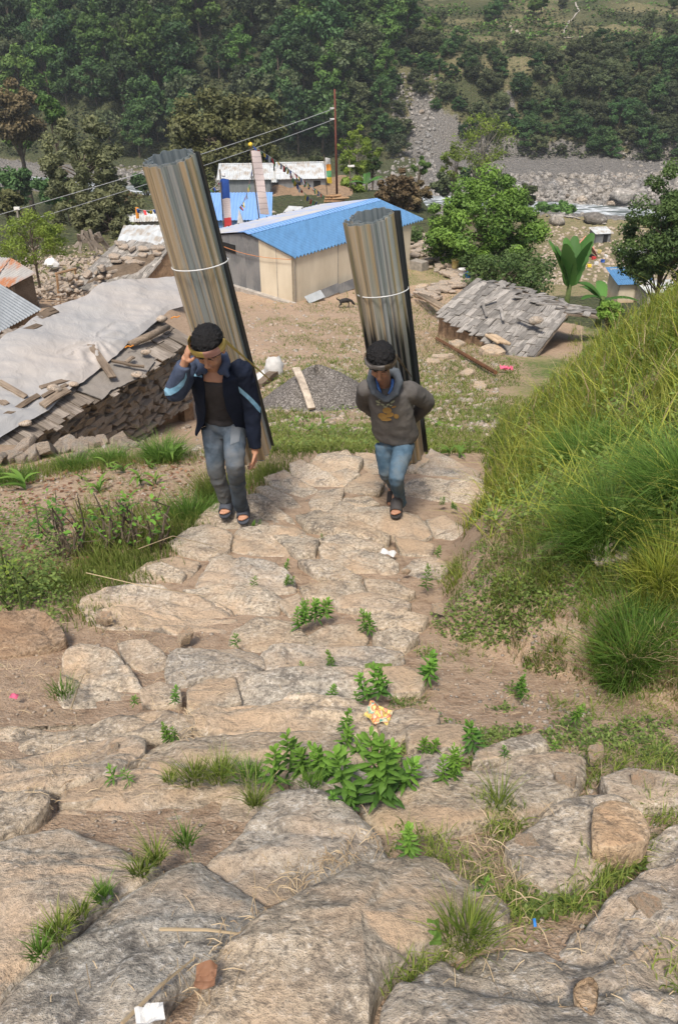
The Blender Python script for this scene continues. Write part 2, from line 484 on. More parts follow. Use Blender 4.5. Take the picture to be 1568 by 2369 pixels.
z = t.sep(t.coord("Generated"))[2]
c = t.mix(t.ramp(n, [(0.35, 0.0), (0.65, 1.0)]), (0.54, 0.465, 0.34), (0.66, 0.58, 0.44))
c = t.mix(t.math('MULTIPLY', t.ramp(z, [(0.0, 1.0), (0.28, 0.0)]), 0.6), c, (0.50, 0.31, 0.16))
t.color(c); t.p(Roughness=0.75); M['cream'] = t.m
M['concrete'] = simple("rough_concrete", (0.40, 0.36, 0.31), 0.95, 0.2, 6, 0.5)
M['mud'] = simple("mud_plaster", (0.36, 0.24, 0.145), 0.95, 0.25, 5, 0.7, 0.03)
M['dark'] = simple("dark_opening", (0.02, 0.02, 0.02), 0.9, 0.1, 5, 0)
M['pole'] = simple("red_brown_pole", (0.14, 0.045, 0.03), 0.7, 0.2, 4, 0)
M['rope_orange'] = simple("orange_cord", (0.65, 0.26, 0.10), 0.7, 0.1, 10, 0)
M['wire'] = simple("white_wire", (0.62, 0.62, 0.60), 0.5, 0.1, 10, 0)
M['cable'] = simple("power_cable", (0.42, 0.42, 0.40), 0.6, 0.1, 10, 0)
for k, c in dict(flag_blue=(0.03, 0.09, 0.35), flag_white=(0.62, 0.60, 0.58), flag_red=(0.55, 0.05, 0.05), flag_green=(0.10, 0.30, 0.13),
                 flag_yellow=(0.75, 0.52, 0.05), flag_orange=(0.75, 0.28, 0.04), plastic_white=(0.72, 0.70, 0.66), plastic_blue=(0.03, 0.20, 0.55),
                 plastic_red=(0.45, 0.04, 0.04), plastic_yellow=(0.70, 0.56, 0.22), tarp_orange=(0.72, 0.33, 0.22), pink=(0.75, 0.15, 0.25), dogfur=(0.03, 0.027, 0.025), dogwhite=(0.5, 0.46, 0.40)).items():
    M[k] = simple(k + "_cloth" if 'flag' in k else k, c, 0.7, 0.1, 6, 0)
t = NT("sack_plastic"); v = t.coord()
t.color(t.mix(t.noise(v, 12, 4), (0.42, 0.42, 0.41), (0.70, 0.69, 0.66))); t.bump(t.noise(v, 40, 4), 0.6, 0.01); M['sack'] = t.m
# printed prayer banner
t = NT("printed_banner"); v = t.coord("UV")
xy = t.sep(v)
bl = t.math('FRACT', t.math('MULTIPLY', xy[1], 11.0))
frame = t.math('MAXIMUM', t.math('LESS_THAN', bl, 0.08), t.math('GREATER_THAN', bl, 0.92))
ln = t.math('LESS_THAN', t.math('FRACT', t.math('MULTIPLY', bl, 9.0)), 0.4)
brk = t.math('GREATER_THAN', t.noise(t.map(v, (60, 60, 1)), 3.0, 2), 0.47)
ink = t.math('MAXIMUM', t.math('MULTIPLY', frame, 0.5), t.math('MULTIPLY', t.math('MULTIPLY', ln, brk), 0.5))
t.color(t.mix(ink, (0.62, 0.52, 0.48), (0.18, 0.13, 0.13))); t.p(Roughness=0.8); M['banner'] = t.m
# tarp
t = NT("tarpaulin_plastic"); v = t.coord()
n = t.noise(v, 0.5, 4, 0.5); n2 = t.noise(v, 3.5, 6, 0.65, 1.0)
c = t.mix(t.ramp(n, [(0.36, 0.0), (0.62, 1.0)]), (0.33, 0.325, 0.315), (0.41, 0.37, 0.33))
t.color(c); t.p(Roughness=0.42, Specular_IOR_Level=0.4); t.bump(n2, 0.55, 0.05); M['tarp'] = t.m
# water
t = NT("river_water"); v = t.pos()
n = t.noise(t.map(v, (0.35, 1.0, 1)), 0.9, 6, 0.65, 0.8)
c = t.mix(t.ramp(n, [(0.46, 0.0), (0.60, 1.0)]), (0.10, 0.12, 0.115), (0.70, 0.73, 0.74))
t.color(c); t.p(Roughness=0.35, Specular_IOR_Level=0.5); t.bump(n, 0.8, 0.3); M['water'] = t.m

# ------------------------------------------------------------ object helpers
def tag(o, label=None, cat=None, group=None, kind=None):
    if label: o["label"] = label
    if cat: o["category"] = cat
    if group: o["group"] = group
    if kind: o["kind"] = kind
    return o
def empty(name, loc, label=None, cat=None, group=None, kind=None, rz=0.0):
    o = bpy.data.objects.new(name, None)
    COL.objects.link(o)
    o.location = V(loc); o.rotation_euler = (0, 0, rz)
    o.empty_display_size = 0.1
    return tag(o, label, cat, group, kind)
def link(name, me, parent=None, loc=None, smooth=None):
    o = bpy.data.objects.new(name, me)
    COL.objects.link(o)
    if loc is not None:
        o.location = V(loc)
    if parent is not None:
        o.parent = parent
    return o
def wparent(o, p):
    """parent keeping world position (parents are only moved / z-rotated)"""
    pm = Matrix.Translation(p.location) @ p.rotation_euler.to_matrix().to_4x4()
    q = p.parent
    while q is not None:
        pm = (Matrix.Translation(q.location) @ q.rotation_euler.to_matrix().to_4x4()) @ pm
        q = q.parent
    o.parent = p
    o.matrix_parent_inverse = pm.inverted()
    return o
def mesh_np(name, verts, faces, mats, smooth=False, midx=None, attrs=None):
    """faces: ndarray (N,k) or list of lists"""
    me = bpy.data.meshes.new(name)
    verts = np.asarray(verts, np.float32)
    if isinstance(faces, np.ndarray):
        nf, k = faces.shape
        me.vertices.add(len(verts)); me.vertices.foreach_set("co", verts.ravel())
        me.loops.add(nf * k); me.loops.foreach_set("vertex_index", faces.astype(np.int32).ravel())
        me.polygons.add(nf)
        me.polygons.foreach_set("loop_start", np.arange(0, nf * k, k, dtype=np.int32))
        me.polygons.foreach_set("loop_total", np.full(nf, k, np.int32))
    else:
        me.from_pydata([tuple(map(float, v)) for v in verts], [], faces)
    for m in (mats if isinstance(mats, (list, tuple)) else [mats]):
        me.materials.append(m)
    if midx is not None:
        me.polygons.foreach_set("material_index", np.asarray(midx, np.int32))
    if smooth:
        me.polygons.foreach_set("use_smooth", np.ones(len(me.polygons), bool))
    if attrs:
        for an, av in attrs.items():
            at = me.attributes.new(an, 'FLOAT', 'POINT')
            at.data.foreach_set("value", np.asarray(av, np.float32))
    me.update(calc_edges=True)
    me.validate()
    return me
class MB:
    """collects pieces into one mesh"""
    def __init__(s):
        s.v = []; s.f = []; s.m = []; s.n = 0
    def add(s, verts, faces, mi=0):
        verts = np.asarray(verts, float)
        s.v.append(verts)
        for f in faces:
            s.f.append([i + s.n for i in f]); s.m.append(mi)
        s.n += len(verts)
        return s
    def box(s, c, size, rot=None, mi=0, jit=0.0):
        h = np.array(size) / 2
        v = np.array([[x, y, z] for x in (-1, 1) for y in (-1, 1) for z in (-1, 1)]) * h
        if jit:
            v = v + np.random.uniform(-jit, jit, v.shape) * h
        if rot is not None:
            v = v @ np.array(rot.to_3x3() if hasattr(rot, "to_3x3") else rot).T
        return s.add(v + np.array(c), [(0, 1, 3, 2), (4, 6, 7, 5), (0, 4, 5, 1), (2, 3, 7, 6), (0, 2, 6, 4), (1, 5, 7, 3)], mi)
    def tube(s, pts, radii, seg=8, mi=0, caps=True):
        pts = [np.array(p, float) for p in pts]
        n = len(pts)
        if not hasattr(radii, "__len__"): radii = [radii] * n
        base = []
        up = np.array([0, 0, 1.0])
        vs = []
        t0 = pts[1] - pts[0]; t0 = t0 / (np.linalg.norm(t0) + 1e-9)
        a = np.cross(t0, up)
        if np.linalg.norm(a) < 0.1: a = np.cross(t0, [1.0, 0, 0])
        a /= np.linalg.norm(a)
        for i in range(n):
            tg = pts[min(i + 1, n - 1)] - pts[max(i - 1, 0)]
            tg = tg / (np.linalg.norm(tg) + 1e-9)
            a = a - tg * np.dot(a, tg); a /= (np.linalg.norm(a) + 1e-9)
            b = np.cross(tg, a)
            for k in range(seg):
                an = 2 * math.pi * k / seg
                vs.append(pts[i] + (a * math.cos(an) + b * math.sin(an)) * radii[i])
        fs = []
        for i in range(n - 1):
            for k in range(seg):
                k2 = (k + 1) % seg
                fs.append((i * seg + k, i * seg + k2, (i + 1) * seg + k2, (i + 1) * seg + k))
        if caps:
            fs.append(tuple(range(seg))[::-1]); fs.append(tuple((n - 1) * seg + k for k in range(seg)))
        return s.add(vs, fs, mi)
    def grid(s, P, mi=0, closed=False):
        """P: (a,b,3)"""
        a, b = P.shape[:2]
        fs = []
        for i in range(a - 1):
            for j in range(b - (0 if closed else 1)):
                j2 = (j + 1) % b
                fs.append((i * b + j, i * b + j2, (i + 1) * b + j2, (i + 1) * b + j))
        return s.add(P.reshape(-1, 3), fs, mi)
    def mesh(s, name, mats, smooth=False):
        v = np.concatenate(s.v) if s.v else np.zeros((0, 3))
        return mesh_np(name, v, s.f, mats, smooth, s.m)
    def build(s, name, mats, parent=None, smooth=False, origin=None):
        """vertices are in world space; origin = world point put at the object's origin"""
        if origin is None:
            v = np.concatenate(s.v); origin = (v.min(0) + v.max(0)) / 2
        origin = np.array(origin, float)
        s.v = [x - origin for x in s.v]
        me = s.mesh(name, mats, smooth)
        o = bpy.data.objects.new(name, me); COL.objects.link(o)
        o.location = V(origin)
        if parent is not None:
            bpy_parent(o, parent)
        return o
def world_of(p):
    m = Matrix.Translation(p.location) @ p.rotation_euler.to_matrix().to_4x4() @ Matrix.Diagonal((*p.scale, 1))
    if p.parent is not None:
        m = world_of(p.parent) @ p.matrix_parent_inverse @ m
    return m
def bpy_parent(o, p):
    o.parent = p
    o.matrix_parent_inverse = world_of(p).inverted()
def sheet(p00, p10, p11, p01, waves, amp, name, mat, parent=None, nrows=6, thick=0.004, sag=0.0, seed=0, per=6, curl=0.0):
    """corrugated sheet: waves run across p00->p10, ridges run p00->p01"""
    p00, p10, p11, p01 = [np.array(p, float) for p in (p00, p10, p11, p01)]
    nc = int(waves * per) + 1
    u = np.linspace(0, 1, nc)[None, :, None]; w = np.linspace(0, 1, nrows)[:, None, None]
    P = (p00 * (1 - u) + p10 * u) * (1 - w) + (p01 * (1 - u) + p11 * u) * w
    n = np.cross(p10 - p00, p01 - p00); n /= np.linalg.norm(n)
    if n[2] < 0: n = -n
    off = amp * np.cos(u * waves * 2 * math.pi) + sag * np.sin(w * math.pi) + 0.35 * amp * vnoise(u * 9 + seed, w * 3, 0.5, seed)
    T = P + n * off
    B = T - n * thick
    mb = MB(); mb.grid(T); mb.grid(B[:, ::-1])
    ring_t = [T[0], T[:, -1], T[-1, ::-1], T[::-1, 0]]
    ring_b = [B[0], B[:, -1], B[-1, ::-1], B[::-1, 0]]
    for a, b in zip(ring_t, ring_b):
        mb.grid(np.stack([a, b]))
    return mb.build(name, mat, parent, smooth=False, origin=(p00 + p11) / 2)
# icosphere-like lump meshes
def lump(seed, n=1, rough=0.25, flat=1.0):
    t_ = (1 + 5 ** .5) / 2
    vs = [(-1, t_, 0), (1, t_, 0), (-1, -t_, 0), (1, -t_, 0), (0, -1, t_), (0, 1, t_), (0, -1, -t_), (0, 1, -t_), (t_, 0, -1), (t_, 0, 1), (-t_, 0, -1), (-t_, 0, 1)]
    fs = [(0, 11, 5), (0, 5, 1), (0, 1, 7), (0, 7, 10), (0, 10, 11), (1, 5, 9), (5, 11, 4), (11, 10, 2), (10, 7, 6), (7, 1, 8), (3, 9, 4), (3, 4, 2), (3, 2, 6), (3, 6, 8), (3, 8, 9), (4, 9, 5), (2, 4, 11), (6, 2, 10), (8, 6, 7), (9, 8, 1)]
    vs = [np.array(v) / np.linalg.norm(v) for v in vs]
    for _ in range(n):
        cache = {}; nf = []
        def mid(a, b):
            k = (min(a, b), max(a, b))
            if k not in cache:
                m = vs[a] + vs[b]; vs.append(m / np.linalg.norm(m)); cache[k] = len(vs) - 1
            return cache[k]
        for a, b, c in fs:
            x, y, z = mid(a, b), mid(b, c), mid(c, a)
            nf += [(a, x, z), (b, y, x), (c, z, y), (x, y, z)]
        fs = nf
    v = np.array(vs)
    r = 1 + rough * fbm(v[:, 0] * 1.6 + seed * 3.3, v[:, 1] * 1.6, v[:, 2] * 1.6, 3, seed)
    v = v * r[:, None]
    # chop into facets
    rs = np.random.RandomState(seed)
    for _ in range(7):
        d = rs.normal(size=3); d /= np.linalg.norm(d)
        lim = rs.uniform(0.62, 0.9)
        pr = v @ d
        v = v - np.outer(np.maximum(0, pr - lim), d)
    v[:, 2] *= flat
    return v, np.array(fs)
LUMPS0 = [lump(i, 0, 0.3) for i in range(8)]
LUMPS1 = [lump(20 + i, 1, 0.3) for i in range(10)]
LUMPS2 = [lump(40 + i, 2, 0.35) for i in range(10)]
def slab_stone(seed, n=1):
    """flat angular stone, unit half-size 1"""
    return lump(seed, n, 0.25)
def slab_mesh(name, seed, mat, thick=.22):
    rs = np.random.RandomState(seed + 500); k = rs.randint(5, 8)
    a = np.sort(np.linspace(0, 2 * math.pi, k, endpoint=False) + rs.uniform(-.35, .35, k)); r = rs.uniform(.72, 1.08, k)
    P = np.stack([np.cos(a) * r, np.sin(a) * r * rs.uniform(.6, .85)], -1)
    P = np.repeat(P, 2, 0); nx = np.roll(P, -1, 0); P = P * .5 + np.where((np.arange(len(P)) % 2)[:, None] == 1, P * .1 + nx * .4, P * .5); P += rs.normal(0, .025, P.shape)
    n = len(P); vs = []
    for z, s in ((-thick, .93), (-thick * .2, 1.0), (thick * .75, .99), (thick, .90)):
        vs += [(x * s, y * s, z + rs.normal(0, thick * .12)) for x, y in P]
    vs.append((0, 0, thick * 1.05)); fs = []
    for q in range(3):
        for i in range(n):
            j = (i + 1) % n; fs.append((q * n + i, q * n + j, (q + 1) * n + j, (q + 1) * n + i))
    for i in range(n): fs.append((3 * n + i, 3 * n + (i + 1) % n, 4 * n))
    fs.append(tuple(range(n))[::-1])
    return mesh_np(name, vs, fs, mat)
def rotm(rs, tilt=0.5):
    return np.array((Matrix.Rotation(rs.uniform(0, 6.28), 3, 'Z') @ Matrix.Rotation(rs.uniform(-tilt, tilt), 3, 'X') @ Matrix.Rotation(rs.uniform(-tilt, tilt), 3, 'Y')))
def scatter_lumps(name, pts, sizes, mat, lumps=LUMPS0, flat=(0.4, 0.8), seed=0, tilt=0.4, parent=None, kind="stuff"):
    rs = np.random.RandomState(seed)
    VV, FF, n = [], [], 0
    for p, s in zip(pts, sizes):
        v, f = lumps[rs.randint(len(lumps))]
        sc = np.array([s * rs.uniform(.7, 1.3), s * rs.uniform(.6, 1.1), s * rs.uniform(*flat)])
        q = (v * sc) @ rotm(rs, tilt).T + np.array(p)
        VV.append(q); FF.append(f + n); n += len(v)
    o = link(name, mesh_np(name, np.concatenate(VV), np.concatenate(FF), mat), parent)
    if kind: o["kind"] = kind
    return o
# ------------------------------------------------------------ ground sheet
XLY = np.array([-2, 1.5, 2.4, 3.65, 5.0, 6.1, 7.3, 7.8]); XLX = np.array([-3.2, -2.2, -1.5, -1.55, -1.12, -.62, -.22, .2])
rowsY = [-4.0]
while rowsY[-1] < 0.4: rowsY.append(rowsY[-1] + 0.12)
while rowsY[-1] < 420:
    y = rowsY[-1]
    rowsY.append(y + (0.022 + 0.0062 * max(0, y - .4) if y < 40 else (0.28 if y < 60 else 0.0075 * y)))
rowsY = np.array(rowsY)
u = np.linspace(-1, 1, 330)
wid = 2.6 + 0.62 * np.maximum(rowsY, 0)
GX = u[None, :] * wid[:, None] * (1 + 0.25 * np.abs(u[None, :]) ** 2)
GY = np.repeat(rowsY[:, None], len(u), 1)
GZ = H(GX, GY)
nr, nc_ = GX.shape
idx = np.arange(nr * nc_).reshape(nr, nc_)
F_ = np.stack([idx[:-1, :-1], idx[:-1, 1:], idx[1:, 1:], idx[1:, :-1]], -1).reshape(-1, 4)
# fast lookup of the built sheet
_uu = np.linspace(-1, 1, 2001); _um = _uu * (1 + 0.25 * np.abs(_uu) ** 2)
def Hq(X, Y):
    X = np.asarray(X, float); Y = np.asarray(Y, float)
    r = np.interp(Y, rowsY, np.arange(len(rowsY)))
    wd = 2.6 + 0.62 * np.maximum(Y, 0)
    uu = np.interp(X / wd, _um, _uu)
    c = (uu + 1) / 2 * (len(u) - 1)
    r0 = np.clip(np.floor(r).astype(int), 0, nr - 2); c0 = np.clip(np.floor(c).astype(int), 0, nc_ - 2)
    fr, fc = np.clip(r - r0, 0, 1), np.clip(c - c0, 0, 1)
    return (GZ[r0, c0] * (1 - fr) * (1 - fc) + GZ[r0 + 1, c0] * fr * (1 - fc) + GZ[r0, c0 + 1] * (1 - fr) * fc + GZ[r0 + 1, c0 + 1] * fr * fc)
def h1(x, y):
    return float(Hq(x, y))
def h1s(x, y):
    return float(Hq(x, y))
def groundN(px, py, lift=0.0):
    px = np.asarray(px, float); py = np.asarray(py, float)
    rr = CF[None] + np.array([1.0, 0, 0])[None] * ((px - 784.0) / FPX)[:, None] + CU[None] * ((1184.5 - py) / FPX)[:, None]
    rr = rr / np.hypot(rr[:, 0], rr[:, 1])[:, None]
    t_ = np.full(len(px), 0.55); done = np.zeros(len(px), bool); prev = t_.copy()
    for _ in range(900):
        d = rr[:, 2] * t_ - Hq(rr[:, 0] * t_, rr[:, 1] * t_) - lift
        done |= d < 0
        if done.all() or t_[~done].min() > 420: break
        prev = np.where(done, prev, t_)
        t_ = np.where(done, t_, t_ + np.maximum(0.01 * t_, 0.008))
    lo_, hi_ = prev, t_
    for _ in range(12):
        m_ = (lo_ + hi_) / 2
        d = rr[:, 2] * m_ - Hq(rr[:, 0] * m_, rr[:, 1] * m_) - lift
        hi_ = np.where(d < 0, m_, hi_); lo_ = np.where(d < 0, lo_, m_)
    return rr * hi_[:, None]
def ground(px, py, lift=0.0, ymin=0.3):
    return groundN([px], [py], lift)[0]
me = mesh_np("ground", np.stack([GX, GY, GZ], -1).reshape(-1, 3), F_, M['ground'], True)
X_, Y_ = GX.ravel(), GY.ravel()
xr_ = np.interp(Y_, XRY, XRX); d_ = X_ - xr_
xl_ = np.interp(Y_, XLY, XLX)
inst = sst(0.05, 0.0, xl_ - X_) * (Y_ < 7.6) * sst(0.05, -.05, d_)
zr = 0.26 + 0 * X_
zr = np.where(Y_ < 8, 0.24, zr)
zr = np.maximum(zr, 0.62 * sst(0.25, 0.5, d_) * sst(1.2, 2.6, Y_))
zr = np.maximum(zr, 0.80 * sst(9, 11, Y_) * (1 - sst(18, 22, Y_)) * (X_ > -1) * (0.5 + .5 * vnoise(X_ * .8, Y_ * .5, 0, 77)))
zr = np.maximum(zr, 0.36 * sst(7.2, 8, Y_) * (Y_ < 12))
zr = zr * (1 - 0.92 * inst)
zr = np.where((Y_ > 13) & (X_ < 1.2) & (X_ > -6) & (Y_ < 34), 0.10, zr)
q_ = Y_ - opp_foot(X_)
rgt = sst(2, 22, X_)
zg = sst(34, 50, Y_) * (np.abs(Y_ - river_y(X_)) > 9) * 0.9
flat_r = (X_ > 8) & (Y_ > 70) & (Y_ < river_y(X_) - 9)
zg = np.where(flat_r, 0.45 + .4 * vnoise(X_ / 9, Y_ / 9, 0, 5), zg)
zg = np.where((q_ > 16) & (rgt > .5) & (q_ < 105), 0.72 + .3 * vnoise(X_ / 12, q_ * .28, 0, 6), zg)
zb = np.maximum(sst(14, 8, np.abs(Y_ - river_y(X_))), (Y_ > river_y(X_)) * (q_ < 1.5) * (X_ > 14)) * (Y_ > 90)
scar = lambda px0, q0, q1, w: np.exp(-((X_ - px0) / w) ** 2) * sst(q0 - 3, q0 + 2, q_) * sst(q1 + 3, q1 - 2, q_)
sc_ = scar(18, -2, 9, 5.0) * 1.1 + scar(16, 7, 14, 2.4) + scar(33, 8, 14, 1.5) * .7 + scar(24, -2, 5, 9) + scar(60, -2, 9, 5) * .9 + scar(42, -1, 4, 12) * .8
zb = np.maximum(zb, np.clip(sc_, 0, 1))
zrr = np.where(Y_ > 34, 0.5, zr)
zc = np.stack([np.clip(zrr, 0, 1), np.clip(zg * (1 - np.clip(zb, 0, 1)), 0, 1), np.clip(zb, 0, 1), np.ones_like(zb)], -1)
ca = me.attributes.new("zone", 'FLOAT_COLOR', 'POINT')
ca.data.foreach_set("color", zc.astype(np.float32).ravel())
ground_o = link("ground", me); ground_o["kind"] = "structure"

# ------------------------------------------------------------ river
xs = np.linspace(-160, 190, 300); w = np.linspace(-1, 1, 22)
WX = np.repeat(xs[:, None], 22, 1); WY = river_y(xs)[:, None] + w[None, :] * 6.0
WZ = -26.9 + 0.14 * fbm(WX / 2.2, WY / 2.2, 0, 3, 4) + 0 * WX
mb = MB(); mb.grid(np.stack([WX, WY, WZ], -1)[:, ::-1])
riv = mb.build("river", M['water'], smooth=True); riv["kind"] = "structure"

# ------------------------------------------------------------ stone stairway
stair = empty("stone_stairway", (0, 3.5, h1(0, 3.5)), kind="structure")
def chaikin(P, k=2):
    for _ in range(k):
        Q = np.roll(P, -1, 0)
        P = np.stack([P * .78 + Q * .22, P * .22 + Q * .78], 1).reshape(-1, 2)
    return P
def resample(P, n):
    Q = np.vstack([P, P[:1]])
    s = np.concatenate([[0], np.cumsum(np.linalg.norm(np.diff(Q, axis=0), axis=1))])
    t = np.linspace(0, s[-1], n, endpoint=False)
    return np.stack([np.interp(t, s, Q[:, 0]), np.interp(t, s, Q[:, 1])], -1)
GREY = (1.04, 1.03, 1.01); TAN = (1.17, 1.11, 1.02); MIDC = (1.12, 1.08, 1.02)
stone_no = [0]
SPOLY = []
def stone(poly, lift=0.07, thick=0.24, tint=MIDC, tilt=0.72, hi=False, parent=stair, name="stone", amp=None, mat='rock', edge=0.5, roll=0.0, label=None, bulge=0.0):
    stone_no[0] += 1
    sd_ = stone_no[0]
    P = np.array(poly, float)
    c = P.mean(0)
    P = c + (P - c) * (1.03 if hi and lift >= .05 else 1.12)
    if parent is not None: SPOLY.append(P.copy())
    g = ground(c[0], c[1], lift)
    e = 0.25
    nx = -(h1s(g[0] + e, g[1]) - h1s(g[0] - e, g[1])) / (2 * e)
    ny = -(h1s(g[0], g[1] + e) - h1s(g[0], g[1] - e)) / (2 * e)
    n = np.array([nx * tilt + roll, ny * tilt, 1.0]); n /= np.linalg.norm(n)
    W = np.array([atPlane(x, y, g, n) for x, y in P])
    ux = np.cross([0, 1.0, 0], n); ux /= np.linalg.norm(ux); uy = np.cross(n, ux)
    L = np.stack([(W - g) @ ux, (W - g) @ uy], -1)
    L = chaikin(L, 1) if hi else L
    N = 150 if hi else 54
    L = resample(L, N)
    size = max(np.ptp(L[:, 0]), np.ptp(L[:, 1]))
    cen = L.mean(0)
    D = L - cen
    nn = D / (np.linalg.norm(D, axis=1)[:, None] + 1e-9)
    fr = 9.0 if hi else 12.0
    L = L + nn * (0.020 * min(size, .8) * fbm(L[:, 0] * fr + sd_, L[:, 1] * fr, sd_, 4, 3, .6))[:, None]
    D = L - cen
    ss = np.array([1.0, .985, .96, .92, .86, .8, .73, .66, .59, .52, .45, .38, .31, .24, .17, .1, .04]) if hi else np.array([1.0, .97, .92, .84, .72, .58, .42, .24, .08])
    if amp is None: amp = 0.055 * min(size, 1.0) ** 0.8
    V_, rings = [], 0
    side = [(0.90, -thick), (0.99, -thick * .55), (1.012, -thick * .22)]
    for s, dz in side:
        jj = 1 + 0.03 * vnoise(D[:, 0] * 8 + sd_, D[:, 1] * 8, dz * 30, 9)
        q = cen + D * (s * jj)[:, None]
        V_.append(np.column_stack([q, np.full(N, dz - 0.02 * min(size, .6))])); rings += 1
    for s in ss:
        q = cen + D * s
        x, y = q[:, 0] + sd_ * 3.7, q[:, 1] - sd_ * 1.9
        z = amp * fbm(x * 2.4, y * 2.4, sd_, 4, 5) + amp * .5 * (ridged(x * 1.9 + y * .6, y * 3.2 - x * .4, sd_, 3, 6) - .62)
        k = fbm(x * 1.5 + y, y * 3.0, sd_, 2, 8) * 3.2
        z = z + amp * 0.42 * (np.floor(k) + sst(0.78, 1.0, k - np.floor(k)))
        if hi:
            z = z + 0.0055 * fbm(x * 26, y * 26, sd_, 3, 7) + 0.008 * fbm(x * 9, y * 12, sd_, 3, 9)
            z = z - 0.016 * sst(0.045, 0.0, np.abs(fbm(x * 1.3 + 5, y * 1.9, sd_, 3, 14)))
        z = z - edge * 0.045 * min(size, 1.0) * np.clip((s - .84) / .16, 0, 1) ** 2 + bulge * (1 - s * s)
        V_.append(np.column_stack([q, z])); rings += 1
    VV = np.concatenate(V_)
    zc_ = V_[-1][:, 2].mean()
    VV = np.vstack([VV, [[cen[0], cen[1], zc_]]])
    world = g + VV[:, :1] * ux + VV[:, 1:2] * uy + VV[:, 2:3] * n
    FF = []
    i0 = np.arange(N); i1 = (i0 + 1) % N
    for r_ in range(rings - 1):
        FF.append(np.stack([r_ * N + i0, r_ * N + i1, (r_ + 1) * N + i1, (r_ + 1) * N + i0], -1))
    quads = np.concatenate(FF)
    top = (rings - 1) * N
    tri = [(int(top + a), int(top + b), len(VV) - 1) for a, b in zip(i0, i1)]
    faces = [tuple(map(int, q)) for q in quads] + tri
    A = float(np.sum(L[:, 0] * np.roll(L[:, 1], -1) - np.roll(L[:, 0], -1) * L[:, 1]))
    if A < 0:
        faces = [f[::-1] for f in faces]
    me = mesh_np(name, world - g, faces, M[mat], True)
    o = link(name, me, None, g)
    if parent is not None: bpy_parent(o, parent)
    j = np.random.RandomState(sd_).uniform(.9, 1.1)
    o.color = (tint[0] * j, tint[1] * j, tint[2] * j, 1)
    return o
def c6(*p):
    return [(x / 1.994, 1563 + y / 1.994) for x, y in p]
def c7(*p):
    return [(781.6 + x / 1.994, 1563 + y / 1.994) for x, y in p]
HI = dict(hi=True, thick=0.30, lift=0.05)
# nearest slabs
stone(c6((0, 1520), (60, 1440), (160, 1340), (280, 1240), (430, 1100), (520, 1010), (640, 960), (780, 880), (900, 830), (1000, 880), (1080, 940), (1200, 1020), (1260, 1060), (1230, 1180), (1060, 1300), (860, 1400), (790, 1480), (700, 1640), (560, 1760), (-60, 1760), (-70, 1600)), tint=GREY, tilt=.85, **HI)
stone(c6((880, 840), (1010, 760), (1150, 650), (1230, 550), (1330, 497), (1450, 515), (1568, 590), (1720, 690), (1810, 830), (1790, 910), (1650, 965), (1500, 1010), (1400, 1040), (1250, 1055), (1110, 985), (980, 910)), tint=GREY, hi=True, thick=.32, lift=.08, amp=.055, bulge=0.02)
stone(c6((120, 700), (190, 615), (330, 540), (480, 478), (560, 455), (680, 448), (790, 478), (1000, 476), (1150, 478), (1215, 540), (1140, 650), (1080, 740), (980, 800), (780, 900), (500, 900), (300, 800)), tint=MIDC, hi=True, thick=.28, lift=.03)
stone(c6((-120, 760), (0, 735), (100, 698), (240, 660), (330, 662), (400, 705), (480, 720), (640, 820), (760, 850), (660, 950), (520, 1010), (430, 1100), (280, 1240), (160, 1340), (60, 1440), (0, 1520), (-80, 1600), (-160, 1500)), tint=MIDC, hi=True, thick=.30, lift=.05)
stone([(505, 2240), (560, 2190), (620, 2135), (700, 2080), (800, 2020), (880, 1990), (930, 1953), (990, 1935), (1060, 1985), (1130, 2040), (1172, 2090), (1160, 2135), (1080, 2155), (1010, 2190), (960, 2205), (900, 2240), (865, 2300), (850, 2440), (420, 2440), (470, 2310)], tint=TAN, tilt=.8, hi=True, thick=.32, lift=.06, bulge=0.03)
stone([(890, 2290), (930, 2245), (990, 2195), (1100, 2142), (1180, 2130), (1290, 2120), (1350, 2090), (1420, 2040), (1480, 2010), (1568, 1998), (1680, 2010), (1700, 2460), (880, 2460), (878, 2350)], tint=GREY, tilt=1.0, hi=True, thick=.3, lift=.09)
stone([(290, 2350), (400, 2310), (520, 2290), (560, 2330), (600, 2400), (540, 2480), (200, 2480)], tint=TAN, hi=True, thick=.2, lift=.0)
stone([(1165, 1948), (1220, 1908), (1290, 1850), (1380, 1833), (1430, 1850), (1460, 1890), (1440, 1930), (1390, 2010), (1340, 2050), (1265, 2060), (1200, 2012)], tint=MIDC, hi=True, thick=.25, lift=.07)
stone([(1375, 1852), (1440, 1843), (1495, 1885), (1503, 1925), (1440, 1948), (1372, 1952), (1368, 1905)], tint=(1.35, 1.12, .88), hi=True, thick=.08, lift=.135, amp=.02)
stone([(1493, 1952), (1530, 1925), (1620, 1890), (1680, 1990), (1570, 2005), (1500, 1990)], tint=GREY, hi=True, thick=.2, lift=.05)
stone([(850, 1870), (960, 1820), (1060, 1790), (1160, 1752), (1250, 1740), (1345, 1733), (1352, 1785), (1310, 1850), (1240, 1882), (1130, 1895), (1040, 1925), (960, 1932), (890, 1920), (845, 1892)], tint=TAN, hi=True, thick=.22, lift=.05)
stone([(320, 1725), (370, 1700), (440, 1688), (560, 1688), (680, 1690), (800, 1695), (850, 1730), (830, 1790), (700, 1802), (520, 1806), (380, 1795), (330, 1770)], tint=TAN, hi=True, thick=.2)
stone([(-50, 1745), (60, 1720), (150, 1700), (230, 1690), (330, 1700), (330, 1740), (260, 1790), (170, 1825), (90, 1835), (-50, 1840)], tint=MIDC, hi=True, thick=.2, amp=.055)
